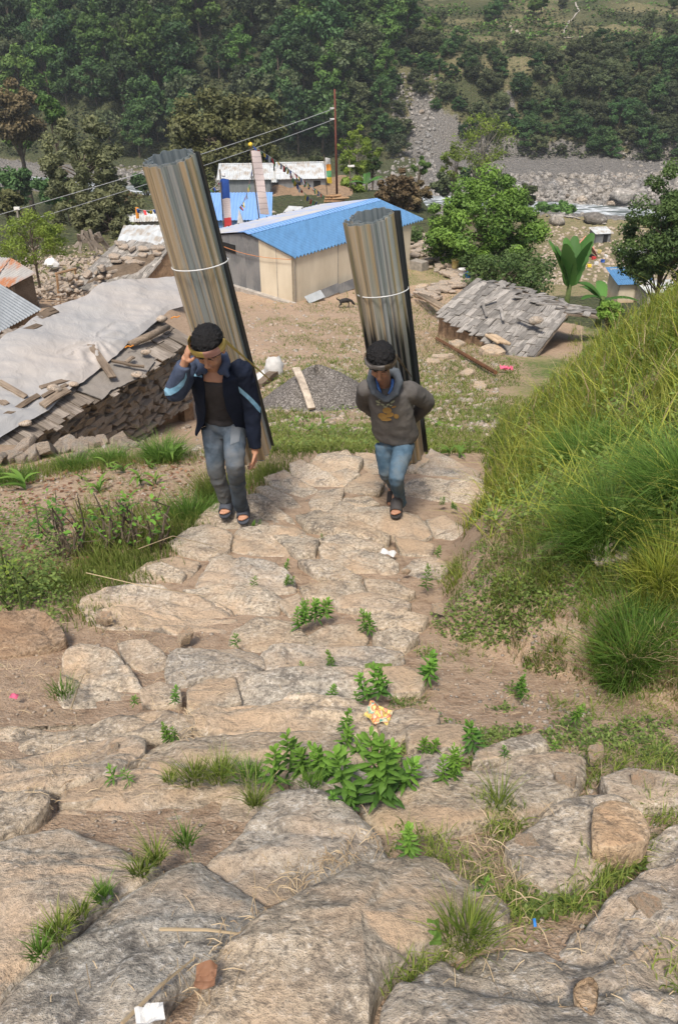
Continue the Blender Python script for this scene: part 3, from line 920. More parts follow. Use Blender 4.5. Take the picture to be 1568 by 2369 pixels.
stone([(-60, 1655), (100, 1650), (220, 1645), (330, 1629), (420, 1632), (455, 1660), (420, 1692), (320, 1700), (180, 1707), (60, 1722), (-60, 1740)], tint=TAN, hi=True, thick=.2)
stone([(440, 1640), (560, 1628), (700, 1622), (800, 1620), (880, 1625), (935, 1650), (850, 1685), (700, 1692), (520, 1692), (440, 1680)], tint=TAN, hi=True, thick=.18)
stone([(-60, 1835), (50, 1830), (112, 1826), (115, 1850), (70, 1892), (-60, 1950)], tint=TAN, hi=True, thick=.2)
stone([(150, 1795), (240, 1780), (320, 1773), (380, 1788), (420, 1805), (300, 1815), (200, 1835), (150, 1835)], tint=MIDC, thick=.15)
stone([(680, 1785), (740, 1768), (820, 1770), (860, 1785), (850, 1840), (780, 1852), (720, 1810)], tint=GREY, thick=.18)
stone([(935, 1745), (1000, 1733), (1045, 1760), (1020, 1795), (945, 1785)], tint=GREY, thick=.18)
stone([(1110, 1735), (1180, 1712), (1240, 1700), (1260, 1725), (1160, 1750), (1100, 1760)], tint=TAN, thick=.12)
stone([(870, 1650), (950, 1640), (1010, 1655), (1000, 1690), (900, 1700)], tint=TAN, thick=.12)
stone([(950, 1690), (1040, 1680), (1100, 1690), (1090, 1725), (1000, 1735), (950, 1720)], tint=TAN, thick=.14)
stone([(1400, 1800), (1450, 1780), (1540, 1790), (1580, 1810), (1560, 1850), (1480, 1850), (1420, 1830)], tint=MIDC, thick=.14)
# middle rows
mids = [
 ([(130, 1600), (150, 1500), (200, 1488), (262, 1498), (300, 1540), (335, 1590), (330, 1622), (250, 1645), (150, 1645)], TAN),
 ([(278, 1482), (330, 1476), (372, 1500), (392, 1530), (335, 1548), (290, 1520)], MIDC),
 ([(383, 1540), (400, 1500), (450, 1493), (540, 1488), (602, 1500), (612, 1540), (565, 1562), (480, 1568), (420, 1592), (385, 1575)], GREY),
 ([(598, 1512), (640, 1490), (780, 1497), (880, 1500), (940, 1510), (905, 1532), (800, 1552), (700, 1560), (615, 1548)], GREY),
 ([(438, 1595), (480, 1568), (540, 1568), (552, 1622), (480, 1652), (438, 1640)], TAN),
 ([(540, 1560), (680, 1553), (822, 1550), (832, 1600), (760, 1628), (640, 1628), (560, 1626)], MIDC),
 ([(328, 1592), (370, 1576), (412, 1590), (417, 1622), (335, 1628)], MIDC),
 ([(838, 1556), (930, 1548), (985, 1560), (965, 1602), (878, 1604)], TAN),
 ([(178, 1375), (250, 1353), (330, 1348), (400, 1358), (480, 1368), (542, 1405), (548, 1442), (505, 1484), (440, 1482), (360, 1452), (300, 1450), (250, 1460), (200, 1420)], MIDC),
 ([(548, 1452), (600, 1428), (680, 1438), (705, 1470), (690, 1492), (600, 1500), (535, 1482)], TAN),
 ([(700, 1462), (760, 1438), (822, 1440), (845, 1470), (822, 1502), (740, 1500)], TAN),
 ([(868, 1470), (920, 1453), (965, 1468), (935, 1500), (878, 1498)], TAN),
 ([(448, 1365), (480, 1300), (520, 1283), (580, 1288), (640, 1308), (683, 1345), (682, 1372), (600, 1375), (520, 1378)], GREY),
 ([(438, 1367), (520, 1350), (600, 1352), (645, 1380), (632, 1425), (560, 1445), (540, 1412)], TAN),
 ([(298, 1325), (350, 1288), (400, 1278), (455, 1290), (432, 1330), (360, 1350)], MIDC),
 ([(330, 1312), (372, 1300), (425, 1322), (415, 1340), (370, 1330)], TAN),
 ([(398, 1253), (440, 1218), (480, 1208), (532, 1240), (522, 1272), (470, 1292), (420, 1275)], MIDC),
 ([(528, 1242), (560, 1218), (640, 1222), (702, 1232), (714, 1262), (680, 1288), (600, 1284), (540, 1272)], MIDC),
 ([(445, 1212), (480, 1178), (520, 1156), (565, 1158), (575, 1210), (600, 1228), (520, 1236), (465, 1218)], MIDC),
 ([(562, 1152), (590, 1137), (640, 1163), (682, 1195), (684, 1222), (640, 1232), (590, 1224), (568, 1190)], TAN),
 ([(598, 1125), (620, 1115), (670, 1143), (698, 1165), (682, 1182), (640, 1166)], TAN),
 ([(676, 1072), (700, 1060), (790, 1118), (805, 1135), (772, 1144), (710, 1112), (680, 1092)], MIDC),
 ([(616, 1102), (660, 1086), (710, 1113), (734, 1130), (700, 1148), (650, 1128)], TAN),
 ([(718, 1152), (740, 1128), (792, 1128), (787, 1162), (762, 1183), (723, 1177)], MIDC),
 ([(698, 1182), (740, 1172), (800, 1198), (892, 1238), (882, 1258), (800, 1242), (718, 1216)], TAN),
 ([(756, 1190), (800, 1162), (880, 1172), (962, 1198), (988, 1240), (940, 1262), (858, 1232)], MIDC),
 ([(738, 1256), (770, 1248), (832, 1263), (918, 1300), (917, 1322), (880, 1338), (808, 1322), (748, 1292)], TAN),
 ([(698, 1292), (760, 1293), (832, 1330), (822, 1344), (738, 1332)], MIDC),
 ([(733, 1240), (800, 1224), (882, 1262), (872, 1272), (798, 1262)], MIDC),
 ([(738, 1042), (800, 1032), (832, 1060), (822, 1092), (770, 1102), (698, 1082)], TAN),
 ([(826, 1040), (882, 1045), (894, 1080), (850, 1098), (828, 1078)], TAN),
 ([(808, 1112), (850, 1093), (888, 1105), (874, 1132), (830, 1142), (798, 1132)], TAN),
 ([(930, 1120), (950, 1098), (1000, 1093), (1060, 1108), (1112, 1103), (1122, 1142), (1062, 1184), (980, 1194), (938, 1162)], TAN),
 ([(1000, 1038), (1050, 1058), (1104, 1090), (1092, 1107), (1020, 1103), (958, 1082)], GREY),
 ([(905, 1050), (960, 1045), (990, 1062), (960, 1090), (905, 1090)], TAN),
 ([(988, 1202), (1030, 1193), (1074, 1220), (1074, 1252), (1008, 1247)], GREY),
 ([(932, 1312), (960, 1288), (1000, 1283), (1044, 1300), (1034, 1327), (960, 1334)], MIDC),
 ([(798, 1152), (850, 1143), (874, 1165), (830, 1183), (793, 1172)], TAN),
 ([(848, 1342), (900, 1345), (954, 1370), (932, 1388), (858, 1372)], TAN),
 ([(778, 1382), (840, 1368), (900, 1378), (942, 1395), (932, 1412), (850, 1414), (790, 1402)], MIDC),
 ([(646, 1386), (690, 1373), (704, 1400), (670, 1418)], TAN),
 ([(918, 1242), (1000, 1258), (994, 1282), (928, 1277)], TAN),
 ([(700, 1352), (760, 1340), (830, 1350), (840, 1368), (770, 1382), (715, 1375)], TAN),
 ([(860, 1420), (930, 1410), (985, 1425), (970, 1450), (880, 1452)], TAN),
 ([(-40, 1830), (10, 1836), (40, 1860), (0, 1900), (-50, 1900)], TAN),
 ([(1040, 1120), (1080, 1105), (1110, 1125), (1090, 1160), (1040, 1160)], TAN),
 ([(760, 1095), (800, 1085), (830, 1098), (800, 1118), (765, 1112)], TAN),
 ([(640, 1245), (690, 1235), (735, 1248), (725, 1285), (690, 1290)], TAN),
]
for poly, tint in mids:
    stone(poly, tint=tint, thick=0.20, lift=0.052, tilt=.40, hi=len(poly) >= 8)
# tall block beside the steps on the left, with its shaded broken face
blk = stone([(-40, 1425), (20, 1405), (92, 1398), (135, 1440), (152, 1472), (120, 1490), (40, 1512), (-40, 1520)], lift=.10, thick=.26, tint=(.80, .66, .54), parent=None, name="rock", hi=True, edge=.15, tilt=-.3)
tag(blk, "squarish brown rock at the left edge with a broken dark lower face, beside the steps", "rock", "loose rocks by the steps")
ro = stone([(1355, 1272), (1385, 1245), (1420, 1240), (1452, 1262), (1440, 1285), (1375, 1290)], lift=.07, thick=.12, tint=GREY, parent=None, name="rock", amp=.03)
tag(ro, "pale grey rock lying in the grass between the two big tufts", "rock", "loose rocks by the steps")
ro = stone([(1327, 2270), (1345, 2255), (1368, 2246), (1384, 2268), (1382, 2300), (1372, 2330), (1350, 2318), (1330, 2290)], lift=.10, thick=.05, tint=(1.3, 1.1, .88), parent=None, name="rock", amp=.03, hi=True)
tag(ro, "small pointed tan rock lying on the dirt at the lower right", "rock", "loose rocks by the steps")
for i, (px, py, sz, lab) in enumerate([
    (245, 1452, .055, "small reddish rock beside the big left slab"), (432, 1494, .06, "flat little rock chip on the dirt under the big left slab"),
    (1015, 1430, .05, "small grey stone standing in the weeds right of the steps"), (1368, 1775, .045, "small orange tan rock just right of the long slab's end"),
    (1208, 1985, .04, "little round stone on the slab below the orange tan piece"), (938, 1340, .03, "little brown pebble beside the grass right of the steps"),
    (270, 1768, .04, "pale pebble by the crack on the left steps"), (1300, 1840, .045, "pale grey stone at the end of the long slab"),
    (1475, 1850, .05, "whitish stone by the grass at the right edge"), (1480, 2135, .045, "grey pebble in the gravel patch at the lower right")]):
    g = ground(px, py); v, f = LUMPS1[i % 10]
    o = link("rock", slab_mesh("rock", 80 + i, M['rock'], .45), None, g + np.array([0, 0, sz * .3 + 0.05])); o.scale = (sz, sz, sz)
    o.rotation_euler = (.2, .15, i * 1.3); o.color = (1.75, 1.55, 1.35, 1)
    tag(o, lab, "rock", "loose rocks by the steps")

# gravel and pebbles
rs = np.random.RandomState(5)
def in_frame_pts(n, x0, x1, y0, y1, lift=0.0):
    return list(groundN(rs.uniform(x0, x1, n), rs.uniform(y0, y1, n), lift))
pts, szs = [], []
for (n, x0, x1, y0, y1, s0, s1) in [(500, 0, 1568, 1650, 2369, .003, .009), (500, 0, 1100, 1080, 1700, .005, .014), (260, 1000, 1400, 1450, 1900, .005, .014), (60, 1200, 1330, 1790, 1890, .008, .02), (80, 1440, 1568, 2060, 2200, .006, .018),
                                    (900, 560, 1150, 700, 1000, .03, .10), (350, 0, 480, 1060, 1250, .008, .022), (500, 560, 1150, 720, 1030, .015, .05), (200, 150, 600, 900, 1060, .015, .05)]:
    for g in in_frame_pts(n, x0, x1, y0, y1):
        pts.append(g + np.array([0, 0, .004])); szs.append(rs.uniform(s0, s1))
gv = scatter_lumps("gravel", pts, szs, M['rock_far'], seed=3)
# ============================================================ buildings
def nrm(v):
    v = np.array(v, float); return v / np.linalg.norm(v)
def place(o, origin, x, y, parent=None):
    x = nrm(x); z = nrm(np.cross(x, y)); y = np.cross(z, x)
    m = Matrix(((x[0], y[0], z[0], origin[0]), (x[1], y[1], z[1], origin[1]), (x[2], y[2], z[2], origin[2]), (0, 0, 0, 1)))
    o.matrix_world = m
    if parent is not None: bpy_parent(o, parent)
    return o
def board_meshes(name, L, W, T, mat, n=8, seed=0, rough=0.12):
    out = []
    rs = np.random.RandomState(seed)
    for i in range(n):
        l = L * rs.uniform(.85, 1.15); w = W * rs.uniform(.7, 1.25)
        xs = np.array([-l / 2, -l / 6, l / 6, l / 2])
        e1 = w / 2 * (1 + rs.uniform(-rough, rough, 4)); e2 = w / 2 * (1 + rs.uniform(-rough, rough, 4))
        zz = rs.uniform(-.4, .4, 4) * T
        vs, fs = [], []
        for k in range(4):
            sk = rs.uniform(-.03, .03) * L if k in (0, 3) else 0
            for (s, dz) in ((-e1[k], -T / 2), (e2[k], -T / 2), (e2[k], T / 2), (-e1[k], T / 2)):
                vs.append((xs[k] + (sk if s > 0 else 0), s, dz + zz[k]))
        for k in range(3):
            for a in range(4):
                b = (a + 1) % 4
                fs.append((k * 4 + a, k * 4 + b, k * 4 + 4 + b, k * 4 + 4 + a))
        fs += [(3, 2, 1, 0), (12, 13, 14, 15)]
        out.append(mesh_np(name, vs, fs, mat))
    return out
BM_SH = board_meshes("shingle", 0.66, 0.17, 0.022, M['shingle'], 10, 1)
BM_SHB = board_meshes("shingle", 0.62, 0.15, 0.022, M['shingle_brown'], 10, 2)
BM_SHW = board_meshes("shingle", 0.62, 0.24, 0.03, M['shingle_brown'], 8, 3)
def shingles(parent, p00, p10, p11, p01, rows, per, meshes, seed=0, jit=0.06, skew=0.0, mask=None, lift=0.03, name="shingle", jrot=0.05, cover=1.25):
    """p00->p10 along the eave, p01->p11 along the ridge"""
    rs = np.random.RandomState(seed)
    p00, p10, p11, p01 = [np.array(p, float) for p in (p00, p10, p11, p01)]
    cnt = 0
    for r in range(rows):
        v = (r + 0.5) / rows
        for k in range(per):
            u = (k + .5 + rs.uniform(-.15, .15)) / per
            if mask and not mask(u, v): continue
            P = (p00 * (1 - u) + p10 * u) * (1 - v) + (p01 * (1 - u) + p11 * u) * v
            up = (p01 - p00) * (1 - u) + (p11 - p10) * u
            al = (p10 - p00) * (1 - v) + (p11 - p01) * v
            n = np.cross(al, up); n = nrm(n)
            if n[2] < 0: n = -n
            upn, aln = nrm(up), nrm(al)
            an = rs.normal(0, jrot) + skew
            x = upn * math.cos(an) + aln * math.sin(an)
            x = nrm(x - n * 0.05)
            y = np.cross(n, x)
            o = link(name, meshes[rs.randint(len(meshes))])
            place(o, P + n * (lift + rs.uniform(0, .018)) + upn * rs.normal(0, jit), x, y, parent)
            cnt += 1
    return cnt
def quadbox(name, a, b, c, d, thick, mat, parent=None):
    """slab with top corners a,b,c,d and a thickness downwards along its normal"""
    a, b, c, d = [np.array(p, float) for p in (a, b, c, d)]
    n = nrm(np.cross(b - a, d - a))
    if n[2] < 0: n = -n
    if abs(n[2]) < .2: pass
    lo = [p - n * thick for p in (a, b, c, d)]
    mb = MB().add([a, b, c, d] + lo, [(0, 1, 2, 3), (7, 6, 5, 4), (0, 4, 5, 1), (1, 5, 6, 2), (2, 6, 7, 3), (3, 7, 4, 0)])
    return mb.build(name, mat, parent)
def wallbox(name, a, b, z0a, z0b, z1a, z1b, thick, mat, parent=None, inward=None, subdiv=True):
    """vertical wall from a to b (xy); bottoms z0a,z0b and tops z1a,z1b"""
    a = np.array(a[:2], float); b = np.array(b[:2], float)
    t = (b - a) / np.linalg.norm(b - a); n = np.array([-t[1], t[0]])
    if inward is not None and np.dot(np.array(inward[:2]) - a, n) < 0: n = -n
    q = [a, b, b + n * thick, a + n * thick]
    zz0 = [z0a, z0b, z0b, z0a]; zz1 = [z1a, z1b, z1b, z1a]
    vs = [(p[0], p[1], z) for p, z in zip(q, zz0)] + [(p[0], p[1], z) for p, z in zip(q, zz1)]
    mb = MB().add(vs, [(3, 2, 1, 0), (4, 5, 6, 7), (0, 1, 5, 4), (1, 2, 6, 5), (2, 3, 7, 6), (3, 0, 4, 7)])
    return mb.build(name, mat, parent)

# ---------------- the cream house with the blue roof
Z0 = -10.4
C1 = atZ(683, 705, Z0); zt = atY(683, 595, C1[1])[2]
eL = atZ(683, 597, zt); eR = atZ(986, 507, zt)
ed = nrm(eR - eL); gd = np.array([-ed[1], ed[0], 0.0])
C1w = C1.copy()
Lh, Wd, Rd = 7.5, 6.2, 2.65
zbk = zt - .24
C2 = C1 + ed * Lh; C3 = C1 + gd * Wd; C4 = C2 + gd * Wd
cen = (C1 + C4) / 2
zr = zt + 0.50
house = empty("cream_house", (cen[0], cen[1], Z0), "cream walled house with a corrugated blue and faded tin gable roof", "house")
mid1 = C1 + gd * Wd * .5; mid2 = C2 + gd * Wd * .5
wallbox("wall", C1, C2, Z0 - .5, Z0 - .5, zt - .02, zt - .02, .14, M['cream'], house, cen)
# gable wall: cream part, then iron-sheet part
G1 = C1 + gd * 1.95

o = MB()
def prismwall(name, poly2, zb, zts, thick, mat, parent, d):
    a, b = poly2
    vs = []
    k = len(zts)
    for off in (0, thick):
        for i in range(k):
            p = a + (b - a) * i / (k - 1) + d * off
            vs.append((p[0], p[1], zb)); vs.append((p[0], p[1], zts[i]))
    fs = []
    for i in range(k - 1):
        fs.append((2 * i, 2 * i + 1, 2 * i + 3, 2 * i + 2))
        j = 2 * k
        fs.append((j + 2 * i, j + 2 * i + 2, j + 2 * i + 3, j + 2 * i + 1))
        fs.append((2 * i + 1, j + 2 * i + 1, j + 2 * i + 3, 2 * i + 3))
    fs.append((0, 2 * k, 2 * k + 1, 1)); fs.append((2 * k - 2, 2 * k - 1, 4 * k - 1, 4 * k - 2))
    return MB().add(vs, fs).build(name, mat, parent)
def ztop(t):
    return -.03 + (zt + (zr - zt) * t / Rd if t < Rd else zr + (zbk - zr) * (t - Rd) / (Wd - Rd))
prismwall("wall", (C1, G1), Z0 - .4, [ztop(1.95 * i / 6) for i in range(7)], .14, M['cream'], house, ed)
ns = 5
for i in range(ns):
    ta = 1.95 + (Wd - 1.95) * i / ns; tb = 1.95 + (Wd - 1.95) * (i + 1) / ns
    a = C1 + gd * ta - ed * .02 * (i % 2); b = C1 + gd * (tb + .05) - ed * .02 * (i % 2)
    sh = sheet([a[0], a[1], Z0 - .1], [b[0], b[1], Z0 - .1], [b[0], b[1], ztop(tb)], [a[0], a[1], ztop(ta)], 8, .009, "wall_sheet", M['dark_sheet'], house, nrows=3)
wb_ = MB(); p = C1 + gd * 3.7 - ed * .035
wb_.box(p + np.array([0, 0, zt - .28 - p[2]]), (.05, .75, .34), rot=np.array([[ed[0], gd[0], 0], [ed[1], gd[1], 0], [0, 0, 1]]))
wb_.build("window", M['dark'], house)
wallbox("wall", C3, C4, Z0 - .5, Z0 - .5, zbk - .02, zbk - .02, .14, M['dark_sheet'], house, cen)
prismwall("wall", (C2, C4), Z0 - .4, [ztop(Wd * i / 12) for i in range(13)], .14, M['cream'], house, -ed)
eC = MB(); p0 = C1 - ed * .004 - gd * .004
for q, tt in ((C1, 0),):
    pass
for t_ in (0.0, 2.55, 5.05):
    a = C1 + ed * t_ - gd * .012
    wallbox("wall_batten", a, a + ed * .035, Z0 - .3, Z0 - .3, zt - .05, zt - .05, .01, M['plastic_white'] if 0 else M['concrete'], house, cen)
a = C1 + gd * .95 - ed * .012
wallbox("wall_batten", a, a + gd * .03, Z0 - .3, Z0 - .3, ztop(.95), ztop(.95), .01, M['concrete'], house, cen)
# plinth
quadbox("plinth", C1 - ed * .22 - gd * .10 + [0, 0, .10], C3 - ed * .22 + [0, 0, .10], C3 + [0, 0, .10], C1 - gd * .10 + [0, 0, .10], .5, M['concrete'], house)
quadbox("plinth", C2 - gd * .7 + [0, 0, .2], C2 + ed * .5 - gd * .7 + [0, 0, .2], C2 + ed * .5 + [0, 0, .2], C2 + [0, 0, .2], .7, M['concrete'], house)
# roof
ov = .10; ox = .12
dzf = (zr - zt) / Rd * ov
eFL = C1 - ed * ox - gd * ov; eFR = C1 + ed * (Lh + .75) - gd * ov
rL = C1 + gd * Rd - ed * ox; rR = C1 + gd * Rd + ed * (Lh + .75)
eBL = C3 - ed * (ox - .1) + gd * ov; eBR = C3 + ed * (Lh + .75) + gd * ov
for p, z in ((eFL, zt - dzf + .03), (eFR, zt - dzf + .03), (rL, zr + .03), (rR, zr + .03), (eBL, zbk), (eBR, zbk)):
    p[2] = z
sheet(eFL, eFR, rR, rL, 42, .05, "roof_sheet", M['blue_sheet'], house, nrows=4, per=6)
k1 = .16
sheet(rL + [0, 0, -.01], rR + [0, 0, -.01], rR + (eBR - rR) * k1, rL + (eBL - rL) * k1, 34, .012, "roof_sheet", M['lightblue_sheet'], house, nrows=4, per=5, sag=-.01)
sheet(rL + (eBL - rL) * (k1 - .06) + [0, 0, .018], rR + (eBR - rR) * (k1 - .06) + [0, 0, .018], eBR + [0, 0, .018], eBL + [0, 0, .018], 34, .012, "roof_sheet", M['pale_sheet'], house, nrows=5, per=5)
rc = MB()
dn_f = nrm(eFL - rL); dn_b = nrm(eBL - rL)
for dn, wd_ in ((dn_f, .30), (dn_b, .34)):
    A = rL - ed * .03 + [0, 0, .035]; B = rR + ed * .03 + [0, 0, .035]
    rc.add([A, B, B + dn * wd_, A + dn * wd_, A - [0, 0, .01], B - [0, 0, .01], B + dn * wd_ - [0, 0, .01], A + dn * wd_ - [0, 0, .01]],
           [(0, 1, 2, 3), (7, 6, 5, 4), (0, 4, 5, 1), (1, 5, 6, 2), (2, 6, 7, 3), (3, 7, 4, 0)])
rc.build("ridge_cap", M['lightblue_sheet'], house)
bl = MB()
for i in range(14):
    p = eBL + (eBR - eBL) * (i + .5) / 14 + dn_b * -.25 + [0, 0, .05]
    bl.box(p, (.05, .05, .03))
bl.build("roof_bolts", M['dark'], house)["kind"] = "stuff"
# cord along the gable
pts = [atY(x, y, 35.0) for x, y in ()]
cA, cB = C3 + [0, 0, 0], C1
cp = []
for i in range(15):
    s = i / 14
    p = C3 * (1 - s) + C1 * s - ed * .12
    cp.append([p[0], p[1], (zt + .12) * (1 - s) + (zt - .06) * s - .28 * math.sin(s * math.pi) - .25 * s * (1 - s)])
co = MB().tube(cp, .012, 5).build("sagging_cord", M['rope_orange'])
tag(co, "thin orange cord sagging across the gable wall of the cream house", "cord")
def pxof(p):
    q = np.array(p); d = q @ CF; return (round(784 + q[0] / d * FPX), round(1184.5 - (q @ CU) / d * FPX))
print('HOUSE', [pxof(p) for p in (eFL, eFR, rL, rR, eBL, eBR, C3, C2)])
# leaning iron offcuts by the front wall
for i, (t_, L_, h_, an) in enumerate([(.25, .95, .22, .9), (1.25, 1.05, .36, .25), (2.3, 1.2, .40, .2)]):
    a = C1 + ed * t_ - gd * .25; b = a + ed * L_
    z0 = h1(a[0], a[1]) + .0
    z0 = max(z0, Z0 - .1)
    o = sheet([a[0] - gd[0] * an * .3, a[1] - gd[1] * an * .3, z0], [b[0] - gd[0] * an * .3, b[1] - gd[1] * an * .3, z0 + .03], [b[0], b[1], z0 + h_ + .05], [a[0], a[1], z0 + h_], 13, .012, "iron_offcut", M['dark_sheet' if i else 'grey_sheet'], nrows=3)
    tag(o, ["flat bent iron offcut at the corner of the cream house", "corrugated iron offcut leaning on the cream wall, the one in the middle", "corrugated iron offcut leaning on the cream wall, farthest from the corner"][i], "sheet metal", "iron offcuts along the house wall")

# ---------------- dry stone ledge with buckets
ledge = empty("stone_ledge", ground(1040, 650), "rough dry stone terrace edge with flat slabs right of the cream house", "stone wall")
rs = np.random.RandomState(9)
def stones_along(parent, pxs, n, sz, seed, mat='rock_far', jit=.25, lift=0.03, flat=.35, name="stone"):
    rs = np.random.RandomState(seed)
    P = [ground(x, y) for x, y in pxs]
    seg = np.cumsum([0] + [np.linalg.norm(P[i + 1] - P[i]) for i in range(len(P) - 1)])
    ms = []
    for i in range(8):
        ms.append(slab_mesh(name, i + seed, M[mat], .16))
    for i in range(n):
        s = rs.uniform(0, seg[-1]); k = min(np.searchsorted(seg, s, side='right') - 1, len(P) - 2)
        p = P[k] + (P[k + 1] - P[k]) * (s - seg[k]) / (seg[k + 1] - seg[k])
        x, y = p[0] + rs.normal(0, jit), p[1] + rs.normal(0, jit)
        o = link(name, ms[rs.randint(8)])
        sc = sz * rs.uniform(.6, 1.5)
        o.location = (x, y, h1(x, y) + lift + sc * flat * .4 + rs.uniform(0, lift))
        o.rotation_euler = (rs.normal(0, .12), rs.normal(0, .12), rs.uniform(0, 6.3)); o.scale = (sc, sc, sc)
        if parent is not None: bpy_parent(o, parent)
stones_along(ledge, [(948, 548), (1000, 592), (1046, 640), (1088, 655), (1040, 665), (965, 690)], 230, .27, 3, jit=.33, lift=.05)
def drywall(parent, A, B, zb, zt_, n, rows, mat, seed=0, depth=.22, name="stone"):
    rs = np.random.RandomState(seed)
    A = np.array(A, float); B = np.array(B, float)
    t = nrm([B[0] - A[0], B[1] - A[1], 0]); nn_ = np.array([-t[1], t[0], 0])
    L = np.linalg.norm((B - A)[:2])
    ms = []
    for i in range(10):
        np.random.seed(i + seed); ms.append(MB().box((0, 0, 0), (1, 1, 1), jit=.34).mesh(name, M[mat]))
    for r in range(rows):
        for k in range(n):
            s = (k + .5 + rs.uniform(-.3, .3) + .5 * (r % 2)) / n
            if s > 1.02: continue
            hgt = (zt_ - zb) / rows
            p = A + (B - A) * s
            z = zb + hgt * (r + .5) + rs.normal(0, hgt * .12)
            o = link(name, ms[rs.randint(10)])
            o.rotation_euler = (rs.normal(0, .1), rs.normal(0, .12), math.atan2(t[1], t[0]) + rs.normal(0, .12))
            o.scale = (L / n * rs.uniform(.6, 1.35), depth * rs.uniform(1, 1.4), hgt * rs.uniform(.6, 1.15))
            q = p + nn_ * rs.normal(0, .02)
            o.location = (q[0], q[1], z)
            bpy_parent(o, parent)
def bucket(name, p, r, h, mat, label, group, rim=True, fill=None):
    mb = MB()
    segs = 20; prof_ = [(0, 0), (r * .8, 0), (r * .84, h * .3), (r * .95, h * .93), (r * 1.06, h * .93), (r * 1.06, h), (r * .93, h), (r * .80, h * .15), (0, h * .14)]
    P = np.array([[[p[0] + a * math.cos(2 * math.pi * k / segs), p[1] + a * math.sin(2 * math.pi * k / segs), p[2] + z] for k in range(segs)] for a, z in prof_])
    mb.grid(P, closed=True)
    e = empty(name, p, label, "bucket", group)
    mb.build("body", mat, e, smooth=True)
    if fill:
        MB().add([(p[0] + r * .9 * math.cos(2 * math.pi * k / segs), p[1] + r * .9 * math.sin(2 * math.pi * k / segs), p[2] + h * .8) for k in range(segs)], [tuple(range(segs))]).build("contents", fill, e)
    hb = MB().tube([(p[0] + r * 1.08 * math.cos(a), p[1] + r * .3 * math.sin(a) * 0 - .02, p[2] + h * .9 - r * .6 * math.sin(a)) for a in np.linspace(0, math.pi, 9)], .006, 5)
    hb.build("handle", M['wire'], e)
    return e
for px, py, r, h, m, lab in [(1052, 628, .19, .42, 'plastic_yellow', "tall yellowish white plastic bucket on the stone ledge, leftmost"), (1068, 645, .19, .32, 'plastic_white', "white lidded plastic bucket between the yellowish and the blue one"), (1081, 650, .16, .27, 'plastic_blue', "open blue plastic bucket on the end of the stone ledge")]:
    g = ground(px, py) + np.array([0, 0, .12])
    bucket("bucket", g, r, h, M[m], lab, "buckets on the stone ledge", fill=M['plastic_red'] if 'blue' in m else M['plastic_white'])

# ---------------- tarpaulined house on the left
ZE, ZR = -5.45, -4.72
E1 = atZ(-70, 1098, ZE); E2 = atZ(440, 786, ZE)
A_ = atZ(0, 1050, ZE)
dE = nrm(E2 - E1)
R1 = atZ(0, 775, ZR)
nP = nrm(np.cross(dE, R1 - E1)); nP = nP if nP[2] > 0 else -nP
upP = nrm(np.cross(nP, dE)); upP = upP if upP[2] > 0 else -upP
def onR(px, py, lift=0.0):
    return atPlane(px, py, E1 + nP * lift, nP)
left_house = empty("shingle_house", (E1 + E2) / 2 + np.array([0, 0, -.9]), "stone house with a wooden shingle roof half covered by a pale tarpaulin", "house")
tv1 = (onR(0, 782) - E1) @ upP + .12; tv2 = (onR(403, 641) - E1) @ upP + .05
T1 = E1 + upP * tv1; T2 = E2 + upP * tv2 + dE * .3
quadbox("roof_deck", E1 - nP * .02, E2 - nP * .02, T2 - nP * .02, T1 - nP * .02, .06, M['board'], left_house)
Lr = np.linalg.norm(E2 - E1)
shingles(left_house, E1, E2, E2 + upP * 1.6, E1 + upP * 1.6, 4, 46, BM_SHB, 5, jit=.04, lift=.035, jrot=.04)
shingles(left_house, T1 - upP * .3, T2 - upP * .3, T2 + upP * .02, T1 + upP * .02, 1, 44, BM_SHB, 6, jit=.05, lift=.04)
drywall(left_house, E1 + upP * .28 + [0, 0, -.1], E2 + upP * .20 + [0, 0, -.1], -6.75, ZE - .05, 24, 12, 'wall_rock', 4)
wallbox("wall_core", E1 + upP * .42, E2 + upP * .34, -7.2, -7.2, ZE - .02, ZE - .02, .3, M['mud'], left_house, T1)
back = np.array([T1[0], T1[1]]) + np.array(upP[:2]) * .3
wallbox("wall", E2 + upP * .1, T2, -7.6, -7.6, ZE - .1, T2[2] - .12, .25, M['mud'], left_house, T1)
quadbox("roof_deck", T1, T2, T2 + upP * 1.6 * [1, 1, -1], T1 + upP * 2.6 * [1, 1, -1], .06, M['shingle_brown'], left_house)
# ridge / eave logs
def tube_px(name, pts, r, mat, parent=None, label=None, cat=None, group=None, seg=8):
    o = MB().tube(pts, r, seg).build(name, mat, parent, smooth=True)
    if label: tag(o, label, cat, group)
    return o
# woven mat over the middle of the roof
cr3 = lambda x, y: (x / 2.955, 530.6 + y / 2.955)
matlow = [cr3(*p) for p in [(530, 1100), (700, 1165), (760, 1100), (900, 1040), (1000, 985), (1060, 900)]]
mattop = [cr3(*p) for p in [(560, 1040), (700, 940), (770, 890), (850, 810), (920, 780), (985, 790)]]
def lerp_curve(C, n):
    C = np.array(C, float); s = np.linspace(0, len(C) - 1, n); k = np.arange(len(C))
    return np.stack([np.interp(s, k, C[:, 0]), np.interp(s, k, C[:, 1])], -1)
a, b = lerp_curve(matlow, 40), lerp_curve(mattop, 40)
G_ = np.zeros((24, 40, 3))
for i in range(24):
    t_ = i / 23
    for j in range(40):
        p = a[j] * (1 - t_) + b[j] * t_
        G_[i, j] = onR(p[0], p[1], 0.10)
G_ += nP * (0.012 * vnoise(G_[..., 0] * 14, G_[..., 1] * 14, 0, 5) + .008 * vnoise(G_[..., 0] * 50, G_[..., 1] * 50, 0, 6))[..., None]
t = NT("woven_cane"); v = t.coord()
